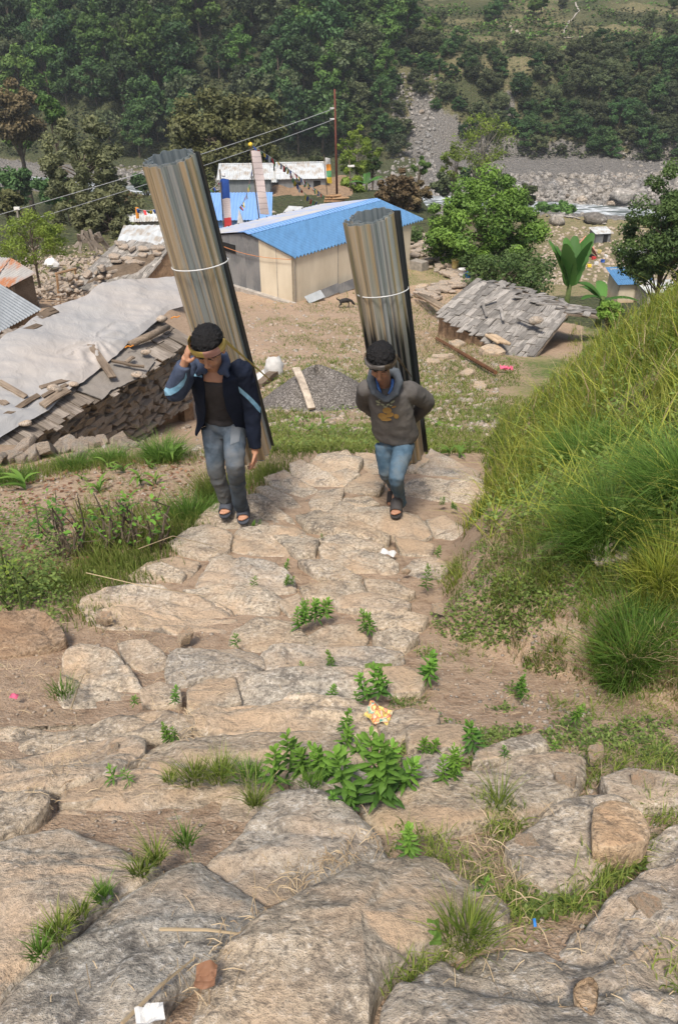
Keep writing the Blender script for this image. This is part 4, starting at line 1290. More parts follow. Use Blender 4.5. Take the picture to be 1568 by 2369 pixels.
br = t.n("ShaderNodeTexBrick"); t.t.links.new(t.map(v, (1, 1, 1)), br.inputs[0]); t.set(br, "Scale", 28.0)
n_ = t.noise(v, 6, 5)
t.color(t.mix(0.5, t.mix(n_, (0.10, 0.085, 0.07), (0.30, 0.27, 0.235)), t.mix(br.outputs["Fac"], (0.30, 0.27, 0.235), (0.08, 0.07, 0.06))))
t.bump(br.outputs["Fac"], -.8, .01); M['cane'] = t.m
mb = MB(); mb.grid(G_); mb.grid((G_ - nP * .015)[:, ::-1])
o = mb.build("woven_mat", M['cane'], smooth=True)
tag(o, "grey woven cane mat lying on the shingles below the tarpaulin", "mat")
# the tarpaulin
low = [cr3(*p) for p in [(-160, 1560), (0, 1440), (160, 1340), (230, 1310), (340, 1240), (420, 1165), (500, 1090), (570, 1060), (640, 1000), (700, 950), (740, 915), (800, 870), (870, 800), (980, 720), (1060, 650), (1150, 570), (1220, 545), (1310, 520)]]
upc = [cr3(*p) for p in [(-160, 850), (0, 742), (70, 700), (150, 650), (230, 590), (300, 540), (370, 508), (440, 482), (520, 455), (600, 430), (640, 400), (690, 370), (790, 355), (900, 345), (1000, 335), (1100, 328), (1190, 325), (1290, 330)]]
a, b = lerp_curve(low, 190), lerp_curve(upc, 190)
NV = 90
G_ = np.zeros((NV, 190, 3))
for i in range(NV):
    t_ = i / (NV - 1)
    p = a * (1 - t_) + b * t_
    r_ = CF[None] + np.array([1.0, 0, 0])[None] * ((p[:, 0] - 784.0) / FPX)[:, None] + CU[None] * ((1184.5 - p[:, 1]) / FPX)[:, None]
    p0 = E1 + nP * .12
    G_[i] = r_ * (np.dot(p0, nP) / (r_ @ nP))[:, None]
Uc = (G_ - E1) @ dE; Vc = (G_ - E1) @ upP
knot = onR(*cr3(640, 830)); ku, kv = (knot - E1) @ dE, (knot - E1) @ upP
ang = np.arctan2(Vc - kv, Uc - ku); rad = np.hypot(Uc - ku, Vc - kv)
f = .045 * ridged(Uc * 1.1 + Vc * 1.5, Vc * .25 - Uc * .22, 0, 3, 41)
f = f + .012 * np.cos(ang * 11 + 2.5 * vnoise(rad * 2.5, ang, 0, 3)) * np.exp(-((rad - .5) / .35) ** 2) * (Vc < kv + .15)
f = f + .05 * fbm(Uc * 1.1, Vc * 1.4, 0, 3, 42) + .035 * (ridged(Uc * 3.2 + Vc * 3.0, (Vc - Uc) * .5, 2, 2, 45) - .5) + .006 * fbm(Uc * 9, Vc * 9, 0, 2, 43)
edge_ = np.minimum(1, np.linspace(0, 8, NV)[:, None])
f = f * (0.35 + .65 * edge_) * 1.7 + .02
G_ = G_ + nP * f[..., None] - np.array([0, 0, .25]) * (sst(.93, 1.0, np.linspace(0, 1, NV))[:, None, None] ** 2)
mb = MB(); mb.grid(G_)
tarp = mb.build("tarpaulin", M['tarp'], smooth=True)
tag(tarp, "large wrinkled off white plastic tarpaulin spread over the shingle roof", "tarpaulin")
# boards and stones weighing it down
def board_px(p, q, w, label, lift=.20, mat='board', cat="board", group="loose boards weighing down the tarpaulin", plane=True, th=.03, name="wooden_board"):
    a = onR(p[0], p[1], lift) if plane else p; b = onR(q[0], q[1], lift) if plane else q
    L_ = np.linalg.norm(b - a)
    me_ = board_meshes(name, L_ / 1.0, w, th, M[mat], 1, int(abs(p[0] * 7)) % 999, .2)[0]
    o = link(name, me_)
    up = nP if plane else np.array([0, 0, 1.0])
    place(o, (a + b) / 2, b - a, np.cross(up, nrm(b - a)))
    return tag(o, label, cat, group)
for p, q, w, lab in [((5, 1290), (280, 1130), .11, "longest brown board on the lower left of the tarpaulin"), ((0, 1045), (180, 1150), .09, "weathered board at the left edge of the tarpaulin, slanting down right"),
                     ((-20, 1150), (55, 1200), .09, "short board end cut by the left edge of the picture"), ((265, 1085), (485, 1025), .08, "upper board of the little stack around the tan stone"),
                     ((290, 1145), (465, 1055), .08, "middle board lying under the tan stone"), ((300, 1200), (460, 1100), .11, "lower flat board of the stack by the tarpaulin edge"),
                     ((630, 805), (765, 1000), .10, "dark beam standing askew from the tarpaulin onto the woven mat"), ((250, 598), (378, 540), .12, "dark board at the tarpaulin's top edge, the farther of the pair"),
                     ((245, 628), (388, 555), .08, "pale board at the tarpaulin's top edge, the nearer of the pair"), ((122, 715), (275, 650), .10, "rough board on the upper left of the tarpaulin"),
                     ((770, 900), (980, 940), .05, "thin batten lying across the woven mat"), ((865, 905), (912, 870), .09, "short wood block on the woven mat")]:
    board_px(cr3(*p), cr3(*q), w, lab)
lg = MB().tube([onR(*cr3(890, 785), .2), onR(*cr3(1010, 735), .22), onR(*cr3(1150, 665), .2)], [.06, .07, .055], 8).build("log", M['board'], smooth=True)
tag(lg, "thick grey log on the shingles at the tarpaulin's right end", "log")
for i, (p, s, lab) in enumerate([((375, 1085), .13, "tan stone resting on the boards of the tarpaulin"), ((505, 1060), .09, "pale stone at the tarpaulin's lower edge above the shingles"), ((175, 1325), .10, "small brown stone at the lowest corner of the tarpaulin"), ((1000, 840), .10, "flat slate at the top of the woven mat"), ((1110, 610), .12, "flat tan slab by the orange strip at the roof end"), ((940, 990), .11, "stone on the eave right of the woven mat"), ((980, 1005), .08, "smaller stone at the eave beside its neighbour")]):
    v, f = LUMPS1[i]
    o = link("stone", mesh_np("stone", v * np.array([s, s * .75, s * .5]), f, M['rock_far']), None, onR(*cr3(*p), .2))
    tag(o, lab, "stone", "stones weighing down the tarpaulin")
for p, lab in [((885, 800), "orange strap scrap at the tarpaulin edge"), ((1200, 600), "orange strap scrap on the far end of the roof")]:
    q = [onR(*cr3(p[0] + dx, p[1] + dy), .22) for dx, dy in ((-28, 8), (-10, -3), (10, 2), (28, -8))]
    tag(MB().tube(q, .012, 5).build("strap", M['flag_orange']), lab, "strap", "orange strap scraps")

# rubble below that wall
rub = empty("fallen_stones", ground(235, 985), "tumbled heap of tan building stones under the shingle house wall", "rubble")
rs = np.random.RandomState(21)
ms = [slab_mesh("stone", i, M['rock_far'], .30 if i % 2 else .42) for i in range(10)]
for k, (x, y, s) in enumerate([(720, 1240, .12), (715, 1275, .12), (735, 1300, .13), (600, 1330, .15), (760, 1340, .15), (850, 1300, .17), (905, 1320, .12), (575, 1285, .15), (730, 1400, .13), (640, 1390, .12), (660, 1420, .12), (300, 1535, .20), (230, 1560, .14),
                               (470, 1495, .16), (420, 1500, .12), (560, 1500, .14), (640, 1470, .14), (70, 1575, .15), (150, 1570, .12), (10, 1590, .12), (700, 1450, .12), (820, 1450, .14), (860, 1470, .11), (590, 1450, .12), (780, 1370, .11), (350, 1440, .16), (250, 1450, .16), (180, 1500, .17), (990, 1340, .1), (540, 1540, .1), (1020, 1430, .07), (1290, 1340, .09)]):
    px, py = cr3(x, y)
    g = ground(px, py + 6)
    o = link("stone", ms[k % 10], None, g + np.array([0, 0, s * .35]))
    o.rotation_euler = (rs.normal(0, .35), rs.normal(0, .35), rs.uniform(0, 6)); o.scale = (s, s, s * rs.uniform(.6, 1)); bpy_parent(o, rub)
for i in range(90):
    g = ground(rs.uniform(130, 330), rs.uniform(930, 1040)); s = rs.uniform(.03, .09)
    o = link("stone", ms[i % 10], None, g + np.array([0, 0, s * .3])); o.rotation_euler = (rs.normal(0, .4), rs.normal(0, .4), rs.uniform(0, 6)); o.scale = (s, s, s * .7); bpy_parent(o, rub)
# yellow sack on the rubble
v, f = lump(77, 2, .8); g = ground(*cr3(572, 1410))
o = link("plastic_sack", mesh_np("plastic_sack", v * np.array([.13, .10, .17]), f, M['plastic_yellow']), None, g + np.array([0, 0, .16]))
tag(o, "crumpled yellow plastic sack on the tumbled stones", "sack")

# ---------------- iron roofed sheds at the left edge
s2 = empty("iron_shed", atZ(20, 800, -7.4), "shed roof of blue grey corrugated iron at the left edge beyond the tarpaulin", "shed", "iron roofed sheds on the left")
sheet(atZ(-150, 852, -5.95), atZ(96, 716, -5.95), atZ(-4, 655, -5.55), atZ(-260, 760, -5.55), 34, .014, "roof_sheet", M['grey_sheet'], s2, nrows=3)
wa, wb2 = atZ(-150, 852, -5.95), atZ(93, 718, -5.95)
wallbox("wall", wa + [-.1, .2, 0], wb2 + [-.1, .2, 0], -8, -8, -6.0, -6.0, .1, M['mud'], s2, wa + [-1, 3, 0])
s1 = empty("iron_shed", atZ(40, 680, -8), "small shed roof streaked with orange rust at the left edge", "shed", "iron roofed sheds on the left")
sheet(atZ(-60, 655, -6.35), atZ(24, 664, -6.35), atZ(85, 632, -6.2), atZ(27, 597, -5.95), 12, .016, "roof_sheet", M['rust_sheet'], s1, nrows=4)
sheet(atZ(-110, 640, -6.35), atZ(-20, 660, -6.35), atZ(27, 597, -5.95), atZ(-60, 590, -5.95), 14, .016, "roof_sheet", M['rust_sheet'], s1, nrows=4)
wallbox("wall", atZ(-60, 657, -6.4) + [0, .15, 0], atZ(24, 666, -6.4) + [0, .15, 0], -8.4, -8.4, -6.42, -6.42, .1, M['board'], s1, atZ(0, 600, -6))
wallbox("wall", atZ(24, 666, -6.4) + [-.05, .15, 0], atZ(80, 636, -6.3) + [-.05, 0, 0], -8.4, -8.4, -6.42, -6.32, .1, M['board'], s1, atZ(0, 600, -6))

# ---------------- collapsed shingle roof behind the tarpaulined house
cr_ = empty("collapsed_roof", atZ(270, 650, -7.8), "collapsed shingle roof slumped on rubble, dotted with flat tan stones", "ruin")
a, b, c, d = atZ(166, 668, -7.25), atZ(334, 650, -7.25), atZ(388, 580, -6.55), atZ(268, 568, -6.55)
quadbox("roof_deck", a, b, c, d, .06, M['board'], cr_)
shingles(cr_, a, b, c, d, 8, 22, BM_SH, 8, jit=.06, jrot=.07)
mbm = MB(); mbm.add([b, c, c + [.5, .4, -1.0], b + [.55, 0, -.8], b + [0, 0, -1.2], c + [0, 0, -1.4]], [(0, 3, 2, 1), (0, 4, 3), (1, 2, 5)])
mbm.build("mud_gable", M['mud'], cr_)
rs = np.random.RandomState(31)
for i, (u_, v_) in enumerate([(.1, .97), (.25, .9), (.42, .85), (.62, .88), (.8, .93), (.9, .8), (.7, .7), (.5, .6), (.62, .5), (.35, .52), (.25, .65), (.75, .5), (.45, .25), (.1, .2), (.05, .05), (.9, .95)]):
    P = (a * (1 - u_) + b * u_) * (1 - v_) + (d * (1 - u_) + c * u_) * v_
    o = link("stone", slab_mesh("stone", i, M['rock_far'], .2), None, P + np.array([0, 0, .12])); o.scale = (.23, .23, .2)
    o.rotation_euler = (.3, 0, rs.uniform(0, 6)); bpy_parent(o, cr_)
# rubble heap and timber beside it
rh = empty("rubble_heap", ground(170, 660), "long heap of broken building stones left of the collapsed roof", "rubble")
ms = [slab_mesh("stone", 30 + i, M['rock_far'], .28) for i in range(8)]
hp = groundN(rs.uniform(58, 268, 280), rs.uniform(598, 705, 280))
for i, g in enumerate(hp):
    bulge = 1.0 * math.exp(-((g[0] + 7.2) / 1.6) ** 2 - ((g[1] - 23.5) / 2.2) ** 2)
    s = rs.uniform(.08, .24)
    o = link("stone", ms[i % 8], None, g + np.array([0, 0, s * .3 + bulge * rs.uniform(.2, 1)]))
    o.rotation_euler = (rs.normal(0, .35), rs.normal(0, .35), rs.uniform(0, 6)); o.scale = (s, s, s); bpy_parent(o, rh)
hp = groundN(rs.uniform(40, 420, 1500), rs.uniform(570, 715, 1500))
st_ = scatter_lumps("rubble_bits", [g + np.array([0, 0, .04 + .8 * rs.uniform(0, 1) * math.exp(-((g[0] + 7.2) / 1.6) ** 2 - ((g[1] - 23.5) / 2.2) ** 2)]) for g in hp], rs.uniform(.04, .13, 1500), M['rock_far'], seed=8)
for i in range(14):
    px = rs.uniform(185, 248); g = ground(px, 600) + np.array([0, 0, .5])
    me_ = board_meshes("timber", rs.uniform(.7, 1.4), .14, .05, M['shingle_brown'], 1, 100 + i)[0]
    o = link("timber", me_); an = rs.normal(0, .8)
    place(o, g + np.array([0, 0, .35]), [math.sin(an), rs.normal(0, .3), math.cos(an)], [math.cos(an), 0, -math.sin(an)], rh)
fr = empty("door_frame", ground(140, 700), "orange brown timber frame standing in the rubble", "frame")
p1 = ground(139, 706) ; q1 = atY(132, 636, p1[1]); q2 = atY(174, 624, p1[1] + 1.2)
MB().tube([p1, q1], .035, 4).build("post", M['wood_new'], fr); MB().tube([q2 + [0, 0, -.8], q2], .035, 4).build("post", M['wood_new'], fr)
MB().tube([q1 + [-.03, 0, .03], q2 + [.03, 0, .03]], .035, 4).build("lintel", M['wood_new'], fr)
v, f = lump(78, 2, .9)
o = link("plastic_bag", mesh_np("plastic_bag", v * np.array([.34, .25, .26]), f, M['plastic_white']), None, ground(125, 632) + np.array([0, 0, .45]))
tag(o, "crumpled white plastic bag caught on the rubble heap", "bag")

# ---------------- right shingle roof
rt = empty("shingle_hut", atZ(1170, 800, -8.4), "low hut with a weathered grey wooden shingle roof, right of the path", "hut")
a, b, c, d = atZ(1016, 722, -7.7), atZ(1222, 846, -7.7), atZ(1312, 728, -7.15), atZ(1092, 656, -7.15)
quadbox("roof_deck", a, b, c, d, .06, M['board'], rt)
shingles(rt, a, b, c, d, 6, 24, BM_SH, 12, jit=.05, jrot=.06)
bk = [d, c, c + np.array([1.6, 1.0, -.45]), d + np.array([1.2, 1.6, -.45])]
quadbox("roof_deck", bk[0] + [0, 0, .02], bk[1] + [0, 0, .02], bk[2], bk[3], .05, M['board'], rt)
shingles(rt, bk[3], bk[2], bk[1], bk[0], 3, 16, BM_SH, 13, jit=.1, jrot=.5, lift=.05)
for (p, q) in ((a, b), (a, d), (d + [1.2, 1.6, -.45], d)):
    wallbox("wall", p, q, -9.2, -9.2, p[2] - .1, q[2] - .1, .2, M['mud'], rt, (a + c) / 2)
for i, (px, py, qx, qy, lab) in enumerate([(962, 690, 1155, 806, "outermost split bamboo pole leaning by the shingle hut eave"), (970, 690, 1164, 806, "second split bamboo pole from the outside by the hut eave"), (978, 692, 1172, 808, "third split bamboo pole by the hut eave"), (986, 694, 1180, 810, "innermost split bamboo pole, closest to the shingle hut")]):
    p = ground(px, py); q = ground(qx, qy); p = ground(px - 4, py + 6) + [0, 0, .30]; q = ground(qx - 6, qy + 14) + [0, 0, .32]
    o = MB().tube([p, (p + q) / 2 + [0, 0, .02], q], [.045, .05, .045], 6).build("bamboo_pole", M['bamboo'], smooth=True)
    tag(o, lab, "pole", "bamboo poles beside the hut")
for i, (px, py, qx, qy, lab) in enumerate([(1110, 705, 1148, 690, "loose plank on the left of the hut's shingle roof"), (1125, 730, 1115, 700, "plank crossing another on the hut roof's left"), (1164, 740, 1158, 708, "short pale plank standing up the hut roof slope"), (1200, 735, 1255, 757, "long loose plank across the hut roof beside the stone")]):
    nR = nrm(np.cross(b - a, d - a)); nR = nR if nR[2] > 0 else -nR
    p = atPlane(px, py, a + nR * .11, nR); q = atPlane(qx, qy, a + nR * .11, nR)
    o = link("wooden_board", board_meshes("wooden_board", np.linalg.norm(q - p), .11, .03, M['shingle'], 1, 50 + i)[0])
    place(o, (p + q) / 2, q - p, np.cross(nR, nrm(q - p))); tag(o, lab, "board", "loose planks on the hut roof")
v, f = LUMPS1[3]; o = link("stone", mesh_np("stone", v * np.array([.22, .15, .12]), f, M['rock_far']), None, atPlane(1240, 742, a + nR * .16, nR))
tag(o, "small tan stone on the hut's shingle roof", "stone")
for i, (px, py, s, lab) in enumerate([(1135, 822, .42, "large grey slab at the lower end of the bamboo poles"), (1056, 802, .30, "white topped flat rock between the pole and the path"), (1040, 728, .25, "grey stone by the hut's left eave"), (1022, 832, .28, "pale layered stones on the grass near the rusty pole"), (1078, 870, .22, "rounded pale stone below the rusty pole"), (1110, 900, .2, "brown stone in the grass right of the younger carrier"), (1000, 842, .2, "grey flat stone just right of the second bundle"), (870, 702, .3, "pale flat slab on the path left of the second bundle"), (620, 870, .22, "pale stone under the sacks"), (560, 648, .3, "upright red brown stone by the iron wall"), (975, 668, .35, "square stone block by the ledge")]):
    g = ground(px, py)
    o = link("rock", slab_mesh("rock", 60 + i, M['rock_far'], .26), None, g + np.array([0, 0, s * .18])); o.rotation_euler = (.1, .1, i); o.scale = (s, s, s); o.color = (1.2, 1.15, 1.05, 1)
    tag(o, lab, "rock", "single stones on the village ground")
p, q = ground(1008, 792) + [0, 0, .12], ground(1145, 872) + [0, 0, .1]
tag(MB().tube([p, q], .045, 6).build("rusty_pole", simple("rusty_iron", (.16, .075, .035), .9, .2, 5, 0)), "long rusty iron pole lying in the grass beside the path", "pole")

# ---------------- gravel pile, plank, sacks
gp = ground(732, 925)
heap = empty("gravel_pile", gp, "rounded pile of grey gravel with a plank across it", "gravel pile")
nr_, na_ = 22, 60
P = np.zeros((nr_, na_, 3)); Rg = 1.12
for i in range(nr_):
    r_ = Rg * (1 - i / (nr_ - 1))
    for j in range(na_):
        an = 2 * math.pi * j / na_
        x, y = gp[0] + r_ * 1.1 * math.cos(an), gp[1] + r_ * math.sin(an)
        hh_ = .66 * (1 - (r_ / Rg) ** 1.35) * (1 + .12 * math.sin(an * 2 + 1))
        P[i, j] = (x, y, h1(gp[0] + 1.1 * Rg * math.cos(an), gp[1] + Rg * math.sin(an)) * (r_ / Rg) + h1(gp[0], gp[1]) * (1 - r_ / Rg) + hh_ - .03)
P[..., 2] += .03 * fbm(P[..., 0] * 5, P[..., 1] * 5, 0, 3, 7)
t = NT("grey_gravel"); v = t.pos()
vc = t.vor(v, 42, 'F1', "Color"); vd = t.vor(v, 42)
cc = t.n("ShaderNodeRGBToBW"); t.t.links.new(vc, cc.inputs[0])
t.color(t.mix(t.ramp(vd, [(.2, 0.0), (.55, .7)]), t.ramp(cc.outputs[0], [(.2, (.11, .10, .085)), (.5, (.22, .20, .175)), (.8, (.38, .35, .31))]), (.06, .05, .045)))
t.bump(vd, -.9, .03); M['gravel'] = t.m
mb = MB(); mb.grid(P[:, ::-1], closed=True); mb.build("heap", M['gravel'], heap, smooth=True)
rs = np.random.RandomState(4)
pp, ss_ = [], []
for i in range(3600):
    r_ = Rg * math.sqrt(rs.uniform(0, 1.05)); an = rs.uniform(0, 6.283)
    i_ = (1 - min(1, r_ / Rg)) * (nr_ - 1); a0 = int(i_); p = P[min(a0, nr_ - 1), int(an / 6.2832 * na_) % na_]
    x, y = gp[0] + r_ * 1.1 * math.cos(an), gp[1] + r_ * math.sin(an)
    pp.append((x, y, p[2] + .0)); ss_.append(rs.uniform(.010, .022))
pe_ = scatter_lumps("pebbles", pp, ss_, simple("pebble_grey", (.26, .235, .205), .9, .3, 30, 0), seed=2, flat=(.6, 1), tilt=1.5)
bpy_parent(pe_, heap)
dpl = 10.0
p = atY(681, 842, gp[1] - .30); q = atY(724, 952, gp[1] - 1.18)
o = link("plank", board_meshes("plank", np.linalg.norm(q - p), .14, .05, simple("sunbleached_wood", (.50, .42, .33), .9, .25, 8, .4), 1, 9)[0])
place(o, (p + q) / 2, q - p, np.cross([0, 0, 1.0], nrm(q - p))); tag(o, "sun bleached plank lying across the gravel pile", "plank")
p, q = ground(597, 902) + [0, 0, .1], ground(640, 872) + [0, 0, .1]
o = link("wooden_block", board_meshes("wooden_block", np.linalg.norm(q - p), .16, .1, M['board'], 1, 12)[0]); place(o, (p + q) / 2, q - p, np.cross([0, 0, 1.0], nrm(q - p)))
tag(o, "short squared timber beside the gravel pile", "timber")
def sack(px, py, r, h, lean, label, open_top=False):
    g = ground(px, py)
    rings = []
    for i, t_ in enumerate(np.linspace(0, 1, 14)):
        rr = r * (0.75 + .45 * math.sin(math.pi * min(1, t_ * .95 + .12)) ** .7) * (1 if t_ < .86 else (1.0 - (t_ - .86) * 1.2))
        c = g + np.array([lean[0] * t_, lean[1] * t_, h * t_ * lean[2]])
        rings.append([[c[0] + rr * math.cos(a) * (1 + .06 * math.sin(5 * a + i)), c[1] + rr * math.sin(a) * .85, c[2] + rr * .25 * math.cos(a) * (-lean[0])] for a in np.linspace(0, 2 * math.pi, 24, endpoint=False)])
    P = np.array(rings); P += .02 * fbm(P[..., 0] * 9, P[..., 1] * 9, P[..., 2] * 9, 2, 3)[..., None]
    e = empty("sack", g, label, "sack", "white sacks by the path")
    mb = MB(); mb.grid(P, closed=True); c = P[-1].mean(0); n = 24
    mb.add(np.vstack([P[-1], [c - [0, 0, .03]]]), [(i, (i + 1) % n, n) for i in range(n)], 1)
    mb.build("bag", [M['sack'], M['mud']], e, smooth=True)
sack(634, 874, .17, .52, (0.02, 0, 1), "upright white sack filled with soil, beside the gravel pile")
sack(598, 885, .17, .5, (.28, .12, .55), "white sack slumped over against the upright sack")
# ============================================================ vegetation
def blades(name, base, h, lean_dir=None, width=0.006, mat='grass', bend=0.5, seed=0, parent=None, kind="stuff", spread=0.35, build=True, rnd=None):
    rs = np.random.RandomState(seed)
    base = np.asarray(base, float); n = len(base)
    h = np.broadcast_to(np.asarray(h, float), (n,)) * rs.uniform(.6, 1.25, n)
    az = rs.uniform(0, 2 * math.pi, n)
    d = np.stack([np.cos(az), np.sin(az), np.zeros(n)], -1)
    if lean_dir is not None:
        d = d * .5 + np.asarray(lean_dir)
    bnd = bend * rs.uniform(.3, 1.4, n)
    side = np.stack([-d[:, 1], d[:, 0], np.zeros(n)], -1)
    rot = rs.uniform(0, math.pi, n)
    side = np.stack([np.cos(rot), np.sin(rot), np.zeros(n)], -1)
    w = width * rs.uniform(.6, 1.4, n)
    T = [0, .35, .7, 1.0]
    vs, tt = [], []
    tilt = rs.uniform(0, spread, n)
    for t_ in T:
        c = base + d * (h * (tilt * t_ + bnd * t_ * t_))[:, None] + np.array([0, 0, 1.0]) * (h * (t_ - .35 * bnd * t_ * t_ * t_))[:, None]
        ww = w * (1 - t_ ** 1.6) * .5
        if t_ < 1:
            vs += [c - side * ww[:, None], c + side * ww[:, None]]; tt += [t_, t_]
        else:
            vs += [c]; tt += [t_]
    Vt = np.stack(vs, 1)                     # n,7,3
    b = (np.arange(n) * 7)[:, None]
    quads = np.concatenate([b + np.array([[0, 1, 3, 2]]), b + np.array([[2, 3, 5, 4]])], 0)
    tris = b + np.array([[4, 5, 6]])
    tris_all = np.concatenate([quads[:, [0, 1, 2]], quads[:, [0, 2, 3]], tris], 0)
    r = rs.uniform(0, 1, n) if rnd is None else np.clip(rnd + rs.normal(0, .18, n), 0, 1)
    me = mesh_np(name, Vt.reshape(-1, 3), tris_all, M[mat], False, None, {"rnd": np.repeat(r, 7), "tt": np.tile(tt, n)})
    if not build: return me
    o = link(name, me)
    if kind: o["kind"] = kind
    return o
rs = np.random.RandomState(77)
def px_pts(n, x0, x1, y0, y1, maxY=60):
    g = groundN(rs.uniform(x0, x1, n), rs.uniform(y0, y1, n))
    return g[g[:, 1] < maxY]
def bank_d(g):
    return g[:, 0] - np.interp(g[:, 1], XRY, XRX)
def clump(g, scale=2.5, seed=1):
    return fbm(g[:, 0] * scale, g[:, 1] * scale, 0, 3, seed)
def jit(g, n, s):
    q = np.repeat(g, n, 0); q[:, :2] += rs.normal(0, s, (len(q), 2))
    q[:, 2] = Hq(q[:, 0], q[:, 1]) - .005
    return q
from math import floor
ORD = "first second third fourth fifth sixth seventh eighth ninth tenth eleventh twelfth thirteenth fourteenth fifteenth sixteenth seventeenth eighteenth nineteenth twentieth twenty-first twenty-second twenty-third twenty-fourth twenty-fifth".split()
def on_stone(g, grow=1.0):
    d = g @ CF; x = 784 + g[:, 0] / d * FPX; y = 1184.5 - (g @ CU) / d * FPX
    hit = np.zeros(len(g), bool)
    for P in SPOLY:
        c = P.mean(0); P = c + (P - c) * grow
        k = np.where((x > P[:, 0].min()) & (x < P[:, 0].max()) & (y > P[:, 1].min()) & (y < P[:, 1].max()))[0]
        if not len(k): continue
        ins = np.zeros(len(k), bool); xx, yy = x[k], y[k]
        for i in range(len(P)):
            x1, y1 = P[i]; x2, y2 = P[(i + 1) % len(P)]
            cnd = (y1 > yy) != (y2 > yy)
            ins ^= cnd & (xx < (x2 - x1) * (yy - y1) / (y2 - y1 + 1e-9) + x1)
        hit[k] |= ins
    return hit
# --- right bank
g = px_pts(15000, 930, 1760, 660, 1760); d = bank_d(g)
keep = (d > .04 + .12 * clump(g, 3, 2)) & ~((clump(g, 2.2, 19) > .22) & (g[:, 1] < 4.6) & (d < .6)) & ((clump(g, 3, 3) > -.16) | (g[:, 1] > 5.5)) & ~((g[:, 1] < 3.0) & (rs.uniform(0, 1, len(g)) < .45))
g = g[keep]; d = bank_d(g)
far = g[:, 1] > 4.6
nearg = g[~far]
q = jit(nearg, 3, .018)
blades("bank_grass", q, .05 + .055 * (0.5 + .5 * fbm(q[:, 0] * 2, q[:, 1] * 2, 0, 2, 9)), (-.35, -.25, 0), .0045, 'grass', .7, 1, rnd=.45 + .5 * clump(q, 2.0, 12))
fg = g[far]; q = jit(fg, 3, .03)
blades("tall_bank_grass", q, .13 + .13 * (0.5 + .5 * fbm(q[:, 0] * 1.2, q[:, 1] * 1.2, 0, 2, 9)), (-.25, -.1, 0), .0085, 'grass_yellow', .55, 2, rnd=.5 + .6 * clump(q, 1.2, 13))
q = jit(fg[::2], 3, .03)
blades("bank_grass_green", q, .17, (-.25, -.1, 0), .008, 'grass_lush', .5, 3, rnd=.5 + .6 * clump(q, 1.2, 14))
sel = g[clump(g, 3, 17) > .0][::2]; q = jit(sel, 2, .02)
blades("dry_grass", q, .14, (-.3, -.2, 0), .0045, 'straw', .9, 4)
# grass goes on over the bank outside the picture
n_ = 9000; X = rs.uniform(.5, 9, n_); Y = rs.uniform(.8, 13, n_); k_ = (X > .44 * (Y * .839 + 2.2) ) & (X < 2.6 + .62 * Y)
q = np.stack([X, Y, Hq(X, Y)], -1)[k_]
blades("outer_bank_grass", jit(q, 3, .03), .16, None, .009, 'grass', .7, 46, rnd=.5 + .5 * clump(jit(q, 3, 0), 1.2, 15))
cs = px_pts(150, 980, 1720, 900, 1760, 8); cs = cs[bank_d(cs) > .08]; cl_ = []
for c_ in cs: cl_.append(c_[None] + np.column_stack([rs.normal(0, .028, (46, 2)), np.zeros(46)]))
q = np.concatenate(cl_); q[:, 2] = Hq(q[:, 0], q[:, 1]) - .005
blades("grass_clumps", q, .13, (-.1, -.1, 0), .0045, 'grass', .8, 8, rnd=.5 + .5 * clump(q, 1.5, 15), spread=.7)
q = q[::3] + 0; blades("pale_grass_clumps", q, .12, (-.2, -.1, 0), .004, 'grass_yellow', .9, 9, spread=.8)
# --- skyline stalks on the bank
g = px_pts(160, 1130, 1640, 700, 1000, 12); g = g[bank_d(g) > .2]
blades("grass_stalks", g, .42, None, .006, 'straw', .5, 5)
g = px_pts(2200, 1050, 1700, 690, 1250, 12); g = g[bank_d(g) > .2]
blades("crossing_blades", g, .30, None, .0075, 'grass_yellow', 1.0, 45, spread=1.0)
leaflets_later = g[::2]
# --- the low bank and hollow on the right in front
g = px_pts(9000, 900, 1700, 1480, 2360, 6)
m = clump(g, 3.4, 22) + .5 * clump(g, 9, 23)
m = m + .35 * sst(1150, 1500, (g[:, 0] / (g[:, 1] * .839 - g[:, 2] * .545)) * FPX + 784)
g = g[(m > .22) & ~on_stone(g, .97)]
q = jit(g, 2, .012)
blades("verge_grass", q, .05, None, .0035, 'grass', .8, 6, rnd=.4 + .5 * clump(q, 3, 5))
# strips of grass growing in the cracks between stones
def strip(pts, n, s=.03):
    pts = np.array(pts, float); k = rs.uniform(0, len(pts) - 1, n); i = np.floor(k).astype(int); f = (k - i)[:, None]
    p = pts[i] * (1 - f) + pts[np.minimum(i + 1, len(pts) - 1)] * f
    g = groundN(p[:, 0], p[:, 1], 0.03); g[:, :2] += rs.normal(0, s, (n, 2)); return g
ss = []
for pts, n, s in [([(930, 1945), (1000, 1960), (1080, 2010), (1150, 2080), (1200, 2130)], 700, .03), ([(1010, 2120), (1050, 2150), (1110, 2190)], 300, .025), ([(900, 2290), (980, 2230), (1040, 2200)], 260, .02),
                  ([(1380, 2070), (1420, 2000), (1500, 1960)], 420, .03), ([(1500, 1880), (1568, 1850), (1640, 1900)], 260, .03), ([(1300, 2110), (1360, 2070)], 120, .02), ([(1100, 1870), (1180, 1900), (1160, 1960)], 380, .03), ([(1560, 2230), (1600, 2300)], 120, .03),
                  ([(1350, 1770), (1420, 1790), (1500, 1760), (1600, 1780)], 500, .05)]:
    ss.append(strip(pts, n, s))
blades("crack_grass", np.concatenate(ss), .045, None, .0032, 'grass', .8, 7)
